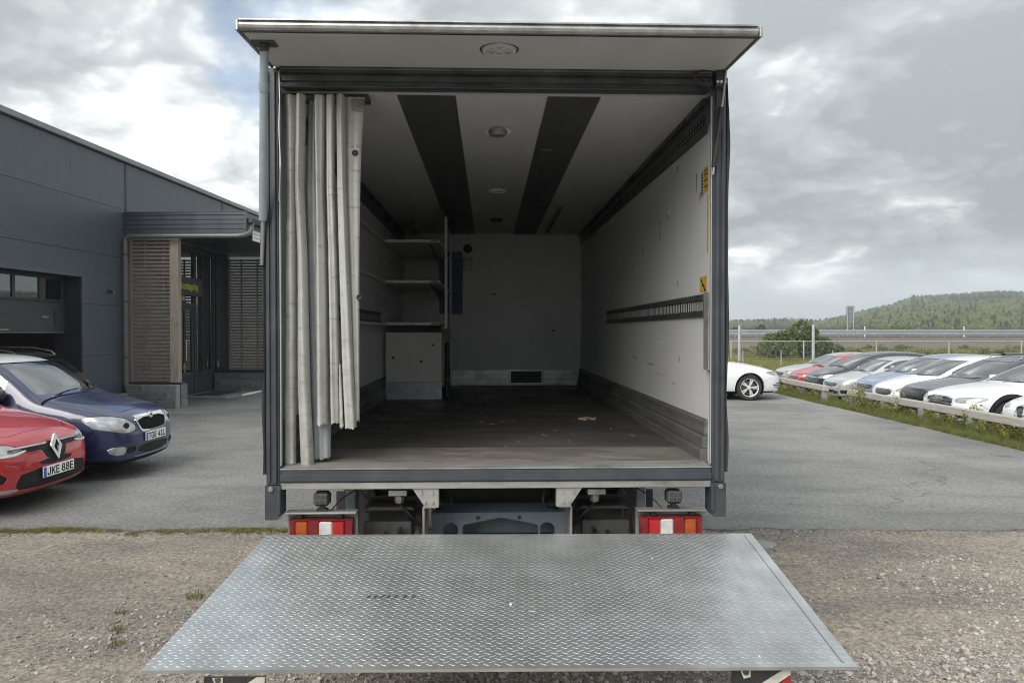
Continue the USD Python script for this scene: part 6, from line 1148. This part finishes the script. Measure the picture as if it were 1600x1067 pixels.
# loose stones: many kinds of pebble, scattered by instancing
def instancer(name, protos, pos, idx, scale, yaw, label=None, cat=None, tilt=None, parent=None, kind="stuff", group=None):
    base = "/World" if parent is None else str(parent.GetPath())
    pi = UsdGeom.PointInstancer.Define(stage, numbered(f"{base}/{name}")); paths = []
    for k, parts in enumerate(protos):
        x = UsdGeom.Xform.Define(stage, f"{pi.GetPath()}/kind_{k + 1:03d}")
        for nm, m, mm, sm in parts: usdkit.mesh(stage, f"{x.GetPath()}/{nm}", m, mm, sm)
        paths.append(x.GetPath())
    pi.CreatePrototypesRel().SetTargets(paths); n = len(pos)
    pi.CreatePositionsAttr(Vt.Vec3fArray.FromNumpy(np.asarray(pos, np.float32))); pi.CreateProtoIndicesAttr(Vt.IntArray.FromNumpy(np.asarray(idx, np.int32)))
    s = np.asarray(scale, np.float32); s = np.repeat(s[:, None], 3, 1) if s.ndim == 1 else s
    pi.CreateScalesAttr(Vt.Vec3fArray.FromNumpy(s.astype(np.float32)))
    yaw = np.asarray(yaw); t = np.zeros(n) if tilt is None else np.asarray(tilt)
    # rotation about z by yaw after a tilt about x
    w, x_, y_, z_ = np.cos(yaw / 2) * np.cos(t / 2), np.cos(yaw / 2) * np.sin(t / 2), np.sin(yaw / 2) * np.sin(t / 2), np.sin(yaw / 2) * np.cos(t / 2)
    pi.CreateOrientationsAttr(Vt.QuathArray([Gf.Quath(float(a), float(b), float(c), float(d)) for a, b, c, d in zip(w, x_, y_, z_)]))
    return tag(pi, label, cat, group, kind)
r = np.random.default_rng(21); stones = []
scol = [((0.27, 0.255, 0.235), (0.35, 0.335, 0.31)), ((0.17, 0.165, 0.16), (0.24, 0.232, 0.222)), ((0.42, 0.41, 0.385), (0.32, 0.31, 0.29)), ((0.30, 0.25, 0.205), (0.37, 0.315, 0.265)), ((0.235, 0.22, 0.198), (0.30, 0.282, 0.255)), ((0.09, 0.09, 0.09), (0.15, 0.147, 0.143))]
for k in range(12):
    pts = r.normal(size=(13, 3)); pts /= np.linalg.norm(pts, axis=1, keepdims=True); pts *= r.uniform(0.75, 1.0, (13, 1)) * np.array([1.0, r.uniform(0.6, 0.95), r.uniform(0.4, 0.7)])
    m = trimesh.convex.convex_hull(pts); c = scol[k % 6]; stones.append([("stone", m, mat(f"stone_{k + 1}", c[0], 0.9, color2=c[1], nscale=30), False)])
N = 170000
px_, py_ = r.uniform(-5.6, 5.9, N), 2.9 + 3.95 * r.uniform(0, 1, N) ** 1.15
dens = meshkit.fbm(np.c_[px_ * 0.55, py_ * 1.1, px_ * 0], 4, 9); near = sstep(-py_, -5.6, -3.4)
prob = np.clip((dens - 0.36) * 4.0, 0.10, 1) * (0.5 + 0.5 * near) * (0.75 + 0.6 * sstep(px_, 1.2, 3.0) + 0.6 * sstep(-py_, -4.4, -3.5)); keep = r.uniform(0, 1, N) < prob
keep &= ~((np.abs(px_ - 2.10) < 0.24) & (np.abs(py_ - 6.36) < 0.14))
px_, py_, prob = px_[keep], py_[keep], prob[keep]; n_ = len(px_); sz = 0.0042 * (1 - r.uniform(0, 1, n_)) ** -0.42; sz = np.clip(sz, 0.004, 0.021) * (0.8 + 0.45 * prob)
instancer("gravel_stones", stones, np.c_[px_, py_, np.minimum(gravel_z(px_, py_), -0.003) + sz * 0.15], r.choice(12, n_, p=np.array([3, 1.6, 2.2, 1.2, 2.6, 0.7] * 2) / 22.6), sz, r.uniform(0, 2 * PI, n_), "loose grey and tan gravel stones covering the yard around the tail lift", "gravel", tilt=r.normal(0, 0.35, n_))
# crumbs along the broken asphalt edge
k_ = r.uniform(-8, 7, 3500); ye = np.interp(k_, ex, ey) + r.normal(-0.03, 0.07, 3500); sz = r.uniform(0.004, 0.014, 3500)
instancer("asphalt_crumbs", stones[5:6] + stones[1:2] + stones[4:5], np.c_[k_, ye, np.where(ye > np.interp(k_, ex, ey), 0.002, gravel_z(k_, ye) + 0.004)], r.integers(0, 3, 3500), sz, r.uniform(0, 6, 3500), "dark crumbs broken off along the asphalt edge", "gravel")

# ------------------------------------------------------------------ plants
def leafmat(name, a, b, rough=0.6): return mat(name, a, rough, color2=b, nscale=2.2, lo=0.35, hi=0.65, spec=0.25, translucent=tuple(min(1, 1.3 * v) for v in b))
M["grass_a"] = leafmat("grass_green", (0.10, 0.125, 0.032), (0.16, 0.17, 0.055)); M["grass_b"] = leafmat("grass_straw", (0.32, 0.275, 0.12), (0.23, 0.22, 0.08))
M["weed"] = leafmat("weed_leaf", (0.085, 0.115, 0.03), (0.135, 0.155, 0.045)); M["flower_y"] = leafmat("yellow_bloom", (0.42, 0.34, 0.04), (0.30, 0.25, 0.05)); M["flower_w"] = leafmat("white_bloom", (0.5, 0.5, 0.44), (0.4, 0.4, 0.33)); M["moss"] = leafmat("moss_green", (0.12, 0.135, 0.035), (0.18, 0.17, 0.06))
M["leaf_a"] = leafmat("bush_leaf", (0.060, 0.085, 0.026), (0.095, 0.12, 0.038)); M["leaf_b"] = leafmat("bush_leaf_light", (0.10, 0.128, 0.04), (0.15, 0.165, 0.06)); M["bark"] = mat("bark", (0.075, 0.06, 0.048), 0.9, color2=(0.12, 0.10, 0.08), nscale=12)
def blades(n, h, spread, w, seed, lean=0.5):
    q = np.random.default_rng(seed); V, F_ = [], []
    for k in range(n):
        a, b = q.uniform(0, 2 * PI), q.uniform(0, 2 * PI); ro = spread * math.sqrt(q.uniform(0, 1)); hh = h * q.uniform(0.5, 1.0); ln = hh * lean * q.uniform(0.1, 1.0)
        c = np.array([ro * math.cos(a), ro * math.sin(a), 0]); d = np.array([math.cos(b), math.sin(b), 0]); s = np.array([-d[1], d[0], 0]) * w * q.uniform(0.6, 1.2)
        o = len(V); V += [c - s, c + s, c + d * ln * 0.35 + s * 0.7 + [0, 0, hh * 0.6], c + d * ln * 0.35 - s * 0.7 + [0, 0, hh * 0.6], c + d * ln + [0, 0, hh]]
        F_ += [[o, o + 1, o + 2], [o, o + 2, o + 3], [o + 3, o + 2, o + 4]]
    return trimesh.Trimesh(np.array(V), np.array(F_), process=False)
def leaves(P, size, seed, aspect=0.55):
    q = np.random.default_rng(seed); n = len(P); u = q.normal(size=(n, 3)); u /= np.linalg.norm(u, axis=1, keepdims=True); w = np.cross(u, q.normal(size=(n, 3))); w /= np.linalg.norm(w, axis=1, keepdims=True) + 1e-9
    s = size * q.uniform(0.6, 1.3, n)[:, None]; V = np.stack([P - u * s, P + w * s * aspect, P + u * s, P - w * s * aspect], 1).reshape(-1, 3); i = np.arange(n)[:, None] * 4
    return trimesh.Trimesh(V, np.vstack([i + [0, 1, 2], i + [0, 2, 3]]), process=False)
def weed_plant(h, seed, nstem=5, bloom=None):
    q = np.random.default_rng(seed); st, P, Bm = [], [], []
    for k in range(nstem):
        a = q.uniform(0, 2 * PI); hh = h * q.uniform(0.65, 1.0); ln = hh * q.uniform(0.05, 0.3); t = np.linspace(0, 1, 5)
        p = np.c_[t ** 1.5 * ln * math.cos(a) + q.normal(0, 0.02), t ** 1.5 * ln * math.sin(a) + q.normal(0, 0.02), t * hh]; st.append(tube(p, np.linspace(0.004, 0.0015, 5), 4, caps=False))
        for j in range(26):
            tt = q.uniform(0.1, 0.95); c = p[0] + (p[-1] - p[0]) * tt; P.append(c + q.normal(0, 0.03 + 0.03 * (1 - tt), 3))
        if bloom:
            for j in range(12): Bm.append(p[-1] + q.normal(0, 0.022, 3) + [0, 0, -0.02])
    out = [("stems", cat_(st), M["weed"], False), ("leaves", leaves(np.array(P), 0.022, seed + 1, 0.35), M["weed"], False)]
    if bloom: out.append(("bloom", leaves(np.array(Bm), 0.010, seed + 2, 0.8), bloom, False))
    return out
tuft = [[("blades", blades(46, 0.16, 0.06, 0.0028, 50 + k), M["grass_a" if k % 2 else "grass_b"], False)] for k in range(4)] + [[("blades", blades(40, 0.30, 0.07, 0.003, 70 + k, 0.6), M["grass_b" if k % 2 else "grass_a"], False)] for k in range(3)]
wild = [weed_plant(0.38, 101, 6, M["flower_y"]), weed_plant(0.5, 102, 5, M["flower_w"]), weed_plant(0.30, 103, 7), weed_plant(0.45, 104, 5, M["flower_y"])]
# verge between the asphalt and the parked cars
N = 5200; vx = 7.72 + np.abs(r.normal(0, 1, N)) * 0.42; vy = r.uniform(9.2, 26, N); keep = (vx < 9.6); vx, vy = vx[keep], vy[keep]; n_ = len(vx)
vx = np.maximum(vx, np.interp(vy, ry, rx) + 0.02 + 0.05 * r.uniform(0, 1, n_))
instancer("verge_grass", tuft, np.c_[vx, vy, ground_z(vx, vy) - 0.01], r.choice([0, 1, 2, 3, 4, 6, 4], n_), r.uniform(0.3, 0.8, n_) * np.interp(vx, [7.8, 8.2, 8.7], [0.8, 1.1, 1.7]), r.uniform(0, 6.28, n_), "yellowing grass on the verge under the wooden rail", "grass")
N = 420; wx = np.clip(8.48 + r.normal(0, 0.22, N), 8.0, 9.1); wy = r.uniform(10.2, 25, N)
instancer("verge_weeds", wild, np.c_[wx, wy, ground_z(wx, wy)], r.integers(0, 4, N), r.uniform(0.45, 1.0, N) * (1 + 0.9 * (r.uniform(0, 1, N) > 0.93)), r.uniform(0, 6.28, N), "tall flowering weeds growing along the wooden rail", "weeds")
N = 9000; fx, fy = r.uniform(9.5, 30, N), r.uniform(11, 36, N)
instancer("car_park_grass", tuft, np.c_[fx, fy, ground_z(fx, fy) - 0.02], r.integers(0, 7, N), r.uniform(0.3, 0.7, N), r.uniform(0, 6.28, N), "short rough grass under the parked used cars", "grass")
# grass fringe along the asphalt edge, left of the truck
N = 1000; qx = r.uniform(-7.5, -2.05, N); cov = meshkit.noise(np.c_[qx * 1.7, qx * 0, qx * 0 + 2.2]); keep = cov > r.uniform(0.05, 0.55, N); qx = qx[keep]; n_ = len(qx); qy = np.interp(qx, ex, ey) - np.abs(r.normal(0.02, 0.045, n_))
instancer("edge_grass", [[("blades", blades(34, 0.048, 0.05, 0.0022, 90 + k, 1.1), M["moss" if k < 2 else "grass_b"], False)] for k in range(3)], np.c_[qx, qy, gravel_z(qx, qy)], r.integers(0, 3, n_), r.uniform(0.35, 0.95, n_), r.uniform(0, 6.28, n_), "low strip of moss and grass along the asphalt edge left of the truck", "grass")
tuftm = [blades(60, 0.05, 0.05, 0.002, 200 + k, 1.0) for k in range(3)]
for k, (x, y, s, lab) in enumerate(((-2.16, 5.02, 1.1, "largest green tuft on the gravel, near the left edge of the tail lift"), (-2.52, 4.74, 0.75, "small bright green tuft left of the lift's edge"), (-2.40, 4.47, 0.9, "yellowish tuft below the small bright green one"), (-2.30, 4.27, 0.9, "moss tuft nearest the left corner of the tail lift"), (-3.2, 4.25, 0.8, "lone moss tuft far left in the gravel"),
        (-2.62, 3.62, 1.2, "yellow green moss cushion at the bottom edge of the picture"), (-4.1, 5.7, 0.9, "dull green weed patch by the dirt track on the left"), (-4.6, 5.55, 0.8, "thin weed at the far left of the gravel"), (1.9, 4.45, 0.7, "sparse tuft beside the right corner of the tail lift"))):
    t_ = thing("weed_tuft", lab, "weed", (x, y, float(gravel_z([x], [y])[0])), 40 * k, "weed tufts in the gravel"); obj("blades", mv(tuftm[k % 3], s=s * 1.15), M["moss"], t_)

# ------------------------------------------------------------------ wooden rail on posts
M["rail_wood"] = mat("bleached_rail", (0.36, 0.35, 0.33), 0.8, color2=(0.27, 0.26, 0.24), nscale=5, stretch=(8, 0.8, 8)); M["post_wood"] = mat("grey_rail_post", (0.23, 0.24, 0.245), 0.8, color2=(0.17, 0.175, 0.18), nscale=5, stretch=(8, 8, 1))
def rail(name, label, pts, y0, y1, zrail):
    t = thing(name, label, "fence", (0, 0, 0), 0); X = lambda y: np.interp(y, [p[1] for p in pts], [p[0] for p in pts])
    for x, y in pts: obj("post", rbox(x - 0.06, x + 0.06, y - 0.06, y + 0.06, float(ground_z(x, y)) - 0.15, zrail(y) - 0.07, 0.006), M["post_wood"], t)
    L = y1 - y0; m = rbox(-0.075, 0.075, 0, L, -0.068, 0.068, 0.008); v = m.vertices; yy = y0 + v[:, 1]; v[:, 0] += np.array([X(q) for q in yy]); v[:, 2] += zrail(yy); v[:, 1] = yy; obj("rail", trimesh.Trimesh(v, m.faces), M["rail_wood"], t)
zr1 = lambda y: 0.305 - 0.004 * (np.asarray(y) - 13)
rail("wooden_rail", "nearer length of weathered wooden rail in front of the white estate car", [(8.33, 10.9), (8.37, 13.45), (8.36, 15.05), (8.42, 16.7), (8.46, 18.35)], 9.3, 18.5, zr1)
rail("wooden_rail", "farther short length of weathered wooden rail by the red parked car", [(8.12, 19.2), (8.28, 21.1), (8.36, 22.9)], 19.1, 23.3, lambda y: 0.33 - 0.006 * (np.asarray(y) - 19))

# ------------------------------------------------------------------ wire fence across the field
M["galv_post"] = mat("galvanised_post", (0.45, 0.46, 0.47), 0.45, 0.5, color2=(0.36, 0.37, 0.38), nscale=3)
wf = thing("wire_fence", "tall galvanised wire fence across the field behind the parked cars", "fence", (0, 0, 0), 0)
YF = 55.0
for k in range(-3, 12):
    x = 10.2 + k * 5.4 + 6.1; zb = float(ground_z(x, YF)); thick = (x < 24)
    obj("post", cyl((x, YF, zb - 0.2), (x, YF, zb + 1.85), 0.05, 8), M["galv_post"], wf)
for x, h_ in ((16.45, 3.0), (21.8, 3.05)): obj("corner_post", cyl((x, YF - 1.5, -0.8), (x, YF - 1.5, -0.75 + h_), 0.11, 10), M["galv_post"], wf, label="thick fence post standing above the wire")
obj("top_rail", tube([(-6, YF, 1.07), (85, YF, 1.07)], 0.035, 6), M["galv_post"], wf)
obj("wires", cat_([tube([(-6, YF, z), (85, YF, z)], 0.004, 3, caps=False) for z in np.linspace(-0.6, 1.0, 12)] + [tube([(x, YF, -0.7), (x, YF, 1.05)], 0.003, 3, caps=False) for x in np.arange(-6, 85, 0.4)]), M["galv_post"], wf, kind="stuff")
# shorter stakes
for k, x in enumerate((13.9, 16.2, 19.3)):
    t_ = thing("field_stake", ("leftmost", "middle", "rightmost")[k] + " of three thin stakes standing in front of the big field bush", "stake", (x, 44.5, float(ground_z(x, 44.5))), 0, "thin stakes in the field"); obj("stake", cyl((0, 0, -0.2), (0, 0, 1.35), 0.03, 6), M["galv_post"], t_)

# ------------------------------------------------------------------ motorway on its embankment
ZR = float(ground_z(0, 112))
M["road"] = mat("road_asphalt", (0.055, 0.056, 0.058), 0.85, color2=(0.07, 0.07, 0.07), nscale=0.5)
obj("motorway", box(-400, 600, 107, 126, ZR + 0.004, ZR + 0.03), M["road"], kind="structure")
M["guard"] = mat("guard_rail_steel", (0.40, 0.44, 0.48), 0.4, 0.55, color2=(0.34, 0.37, 0.41), nscale=1.0)
gr = thing("motorway_guardrail", "long pale steel guard rail along the raised motorway", "guard rail", (0, 0, 0), 0)
wv = [(0, 0.0), (0.05, 0.05), (0.05, 0.11), (0.0, 0.16), (0.05, 0.21), (0.05, 0.27), (0.0, 0.32), (-0.02, 0.32), (0.03, 0.25), (-0.02, 0.16), (0.03, 0.08), (-0.02, 0.0)]
for zz_ in (ZR + 0.36, ZR + 0.72): obj("rail", ext(Polygon([(106.0 - a, zz_ + b) for a, b in wv]).buffer(0), -150, 260, "x"), M["guard"], gr)
for k in range(70): obj("post", box(-40 + k * 3.0 - 0.04, -40 + k * 3.0 + 0.04, 106.06, 106.16, ZR - 0.7, ZR + 1.0), M["guard"], gr)
for k, (x, lab) in enumerate(((51.5, "white marker post on the motorway edge, the one nearer the road sign"), (66.0, "white marker post on the motorway edge, far right of the road sign"))):
    t_ = thing("marker_post", lab, "post", (x, 108, ZR), 0); obj("post", rbox(-0.08, 0.08, -0.05, 0.05, 0, 1.55, 0.02), M["white"], t_); obj("reflector", rbox(-0.05, 0.05, -0.06, -0.0505, 1.2, 1.4, 0.004), M["sticker_grey"], t_)
# road sign seen from behind
sgn = thing("road_sign", "tall grey back of a motorway sign on two posts before the wooded hill", "sign", (68.6, 150, ZR - 1.0), 0)
M["sign_back"] = mat("sign_back_grey", (0.20, 0.215, 0.22), 0.5, 0.3, color2=(0.15, 0.165, 0.17), nscale=0.8)
for k in range(3): obj("back_panel", rbox(-0.80 + k * 0.535, -0.275 + k * 0.535, 0, 0.05, 3.5, 7.0, 0.02), M["sign_back"], sgn)
for x in (-0.6, 0.6): obj("post", cyl((x, -0.12, 0), (x, -0.12, 6.9), 0.07, 10), M["galv_post"], sgn)
for z in (3.8, 4.8, 5.8, 6.7): obj("brace", box(-0.8, 0.8, -0.05, -0.005, z, z + 0.06), M["galv_post"], sgn)

# ------------------------------------------------------------------ bushes and field plants
def crown_pts(n, R, seed, lumps=9):
    q = np.random.default_rng(seed); C = q.normal(size=(lumps, 3)); C /= np.linalg.norm(C, axis=1, keepdims=True); C = C * R * q.uniform(0.25, 0.78, lumps)[:, None]; C[:, 2] = np.abs(C[:, 2]) * 0.9; rad = np.mean(R) * q.uniform(0.24, 0.46, lumps)
    k = q.integers(0, lumps, n); d = q.normal(size=(n, 3)); d /= np.linalg.norm(d, axis=1, keepdims=True); return C[k] + d * (rad[k] * q.uniform(0.55, 1.0, n) ** 0.5)[:, None]
def bush(name, label, loc, R, n, size, seed, group=None, cat="bush", mm=("leaf_a", "leaf_b"), stem=0.3):
    t = thing(name, label, cat, loc, 0, group); P = crown_pts(n, np.array(R), seed); P[:, 2] += stem * R[2]; P = P[P[:, 2] > 0.02]; k = len(P) * 2 // 3
    obj("foliage", leaves(P[:k], size, seed), M[mm[0]], t); obj("foliage", leaves(P[k:], size, seed + 1), M[mm[1]], t)
    q = np.random.default_rng(seed); obj("stems", cat_([tube([(0, 0, -0.1), (q.normal(0, R[0] * 0.12), q.normal(0, R[1] * 0.12), R[2] * 0.4), (q.normal(0, R[0] * 0.35), q.normal(0, R[1] * 0.35), R[2] * 1.0)], [0.06, 0.04, 0.015], 5) for _ in range(7)]), M["bark"], t)
bush("field_bush", "big green bush behind the thick post of the wire fence", (21.2, 58, -0.75), (2.1, 1.6, 2.5), 3600, 0.16, 31, stem=0.34, mm=("leaf_b", "leaf_a"))
bush("field_bush", "tall bush standing between the big one and the post", (23.1, 58.6, -0.75), (1.5, 1.4, 2.9), 2600, 0.16, 33, stem=0.34, mm=("leaf_a", "leaf_b"))
bush("field_bush", "lower bush at the right of the big green one", (25.0, 59, -0.75), (1.8, 1.5, 1.9), 2300, 0.16, 32, stem=0.3, mm=("leaf_b", "leaf_a"))
q = np.random.default_rng(5); pr_ = []
for k in range(4):
    P = crown_pts(700, np.array([0.9, 0.9, 0.75]), 300 + k); P[:, 2] += 0.2; P = P[P[:, 2] > 0]; pr_.append([("foliage", leaves(P, 0.075, 310 + k), M[("leaf_a", "leaf_b", "grass_a", "leaf_b")[k]], False)])
N = 620; bx_, by_ = q.uniform(10, 75, N), q.uniform(57, 91, N); keep = (meshkit.noise(np.c_[bx_ * 0.16, by_ * 0.2, bx_ * 0]) > 0.42); bx_, by_ = bx_[keep], by_[keep]
instancer("field_scrub", pr_, np.c_[bx_, by_, ground_z(bx_, by_) - 0.1], q.integers(0, 4, len(bx_)), q.uniform(0.5, 1.25, len(bx_)), q.uniform(0, 6, len(bx_)), "low scrub of bushes and tall herbs covering the field below the motorway", "scrub")
N = 15000; bx_, by_ = q.uniform(8, 62, N), 33 + 60 * q.uniform(0, 1, N) ** 1.3
instancer("field_grass", [[("blades", blades(60, 0.7, 0.42, 0.012, 400 + k, 0.5), M["grass_a" if k % 2 else "grass_b"], False)] for k in range(4)], np.c_[bx_, by_, ground_z(bx_, by_) - 0.05], q.integers(0, 4, N), q.uniform(0.5, 1.2, N), q.uniform(0, 6, N), "long yellow green grass of the field behind the car park", "grass")

# ------------------------------------------------------------------ wooded hills
SK = np.array([(-2.5, 10), (-1.6, 22), (-1.0, 26), (-0.6, 20), (-0.30, 12), (0.0, 9), (0.20, 10), (0.29, 14), (0.345, 15.5), (0.38, 17.5), (0.41, 15), (0.44, 20), (0.476, 30), (0.51, 37), (0.545, 49), (0.585, 50), (0.628, 53), (0.66, 55), (0.70, 54), (0.85, 60), (1.2, 45), (2.0, 30), (3.0, 14)])
def ridge_h(a): return np.interp(a, SK[:, 0], SK[:, 1])
def ridge_d(a): return np.interp(a, [-3, 0.3, 0.42, 0.5, 3], [1500, 1500, 1300, 980, 900])
def hill_z(a, y):
    d = ridge_d(a); t = (y - 260) / (d - 260); h = np.maximum(0.0, ridge_h(a) * d / 1000.0 * 1.02 - 7.0)
    bump = 5.0 * (meshkit.fbm(np.stack([a * y * 0.006, y * 0.006, a * 0], -1), 3, 8) - 0.5) * np.clip(t * 2, 0, 1)
    return -1.0 + h * np.where(t < 1, sstep(t, 0, 1) * 0.55 + 0.45 * np.clip(t, 0, 1), 1 - 0.25 * sstep(t, 1, 1.8)) + bump
ha, hy = np.linspace(-2.0, 2.0, 260), np.linspace(250, 1620, 64)
HA, HY = np.meshgrid(ha, hy); HZ = hill_z(HA, HY)
M["forest_floor"] = mat("forest_floor", (0.035, 0.045, 0.018), 0.95, color2=(0.055, 0.065, 0.025), nscale=0.02)
obj("wooded_hill", grid_mesh(HA * HY, HY, HZ), M["forest_floor"], smooth=True, kind="structure")
M["tree_a"] = leafmat("crown_green", (0.078, 0.118, 0.030), (0.12, 0.155, 0.044)); M["tree_b"] = leafmat("crown_light", (0.15, 0.185, 0.048), (0.21, 0.235, 0.07)); M["tree_c"] = leafmat("crown_spruce", (0.030, 0.050, 0.022), (0.048, 0.070, 0.030))
def tree_proto(seed, mm, spruce=False):
    q = np.random.default_rng(seed)
    if spruce:
        n = 520; z = q.uniform(0, 1, n) ** 0.8; a = q.uniform(0, 2 * PI, n); ro = (1 - z) * 2.1 * q.uniform(0.4, 1, n) + 0.1; P = np.c_[ro * np.cos(a), ro * np.sin(a), 1.2 + z * 8.0]
    else:
        P = crown_pts(620, np.array([3.4, 3.4, 4.2]), seed, 11); P[:, 2] += 3.6
    return [("crown", leaves(P, 0.62 if not spruce else 0.5, seed + 1, 0.7), M[mm], False), ("trunk", tube([(0, 0, -0.5), (0.1, 0.05, 3), (0, 0, 6)], [0.22, 0.16, 0.06], 5), M["bark"], False)]
tp_ = [tree_proto(500, "tree_a"), tree_proto(501, "tree_b"), tree_proto(502, "tree_c", True), tree_proto(503, "tree_b"), tree_proto(504, "tree_a"), tree_proto(505, "tree_c", True)]
q = np.random.default_rng(77); N = 30000; ta = q.uniform(0.22, 0.82, N); ty = 320 + 1230 * q.uniform(0, 1, N) ** 1.15; ok = (ty < ridge_d(ta) * 1.03) & (ty > np.interp(ta, [0.2, 0.40, 0.48, 0.56], [620, 560, 420, 320])); ta, ty = ta[ok], ty[ok]; n_ = len(ta)
kindn = meshkit.fbm(np.c_[ta * ty * 0.012, ty * 0.012, ta * 0], 3, 4); u = q.uniform(0, 1, n_); up = (ty - 300) / (ridge_d(ta) - 300)
idx = np.where(kindn + 0.2 * up > 0.70, np.where(u < 0.45, 2 + 3 * (u < 0.2), np.where(u < 0.8, 0, 4)), np.where(u < 0.3, 0, np.where(u < 0.55, 1, np.where(u < 0.75, 3, np.where(u < 0.92, 4, 2)))))
instancer("hill_forest", tp_, np.c_[ta * ty, ty, hill_z(ta, ty) - 0.3], idx, q.uniform(0.55, 1.05, n_) * np.interp(ty, [320, 600], [0.55, 1.0]), q.uniform(0, 6, n_), "mixed green forest covering the long hill behind the motorway", "forest")
N = 2600; ta = q.uniform(-1.9, 0.22, N); ty = 320 + 1200 * q.uniform(0, 1, N); instancer("far_forest", tp_, np.c_[ta * ty, ty, hill_z(ta, ty) - 0.3], q.integers(0, 6, N), q.uniform(0.8, 1.3, N), q.uniform(0, 6, N), "distant low woods hidden behind the dealership and truck", "forest")
# darker trees close behind the motorway
for k, (px_a, y, s, lab) in enumerate(((0.308, 210, 0.62, "dark round tree beyond the motorway just right of the truck"), (0.336, 215, 0.7, "second dark tree beyond the motorway right of the truck"), (0.322, 225, 0.55, "low dark tree between the two right of the truck"), (0.492, 190, 0.55, "left end of the dark clump of trees beyond the motorway sign"), (0.511, 185, 0.72, "tallest tree of the dark clump beyond the motorway"), (0.528, 190, 0.66, "tree in the middle of the dark clump beyond the motorway"), (0.546, 195, 0.5, "right end of the dark clump of trees beyond the motorway"))):
    t_ = thing("distant_tree", lab, "tree", (px_a * y, y, -0.9), 30 * k, "trees beyond the motorway"); P = crown_pts(900, np.array([4.6, 4.6, 4.2]), 600 + k, 10) * s; P[:, 2] += 2.6 * s
    obj("crown", leaves(P, 0.42 * s + 0.1, 610 + k, 0.7), M["tree_c" if k < 3 else "tree_a"], t_); obj("trunk", tube([(0, 0, -0.5), (0.1, 0, 2 * s), (0, 0, 5 * s)], [0.25, 0.18, 0.05], 6), M["bark"], t_)

# ------------------------------------------------------------------ the air
if HAZE:
    hz = box(-3300, 3300, -3300, 3300, -4.0, 100.0)
    obj("haze", hz, usdkit.material(stage, "/World/Looks/haze", {"v": ("principled_volume", {"color": (0.88, 0.93, 0.96), "density": HAZE, "anisotropy": 0.3})}, volume="v.volume"), kind="stuff")
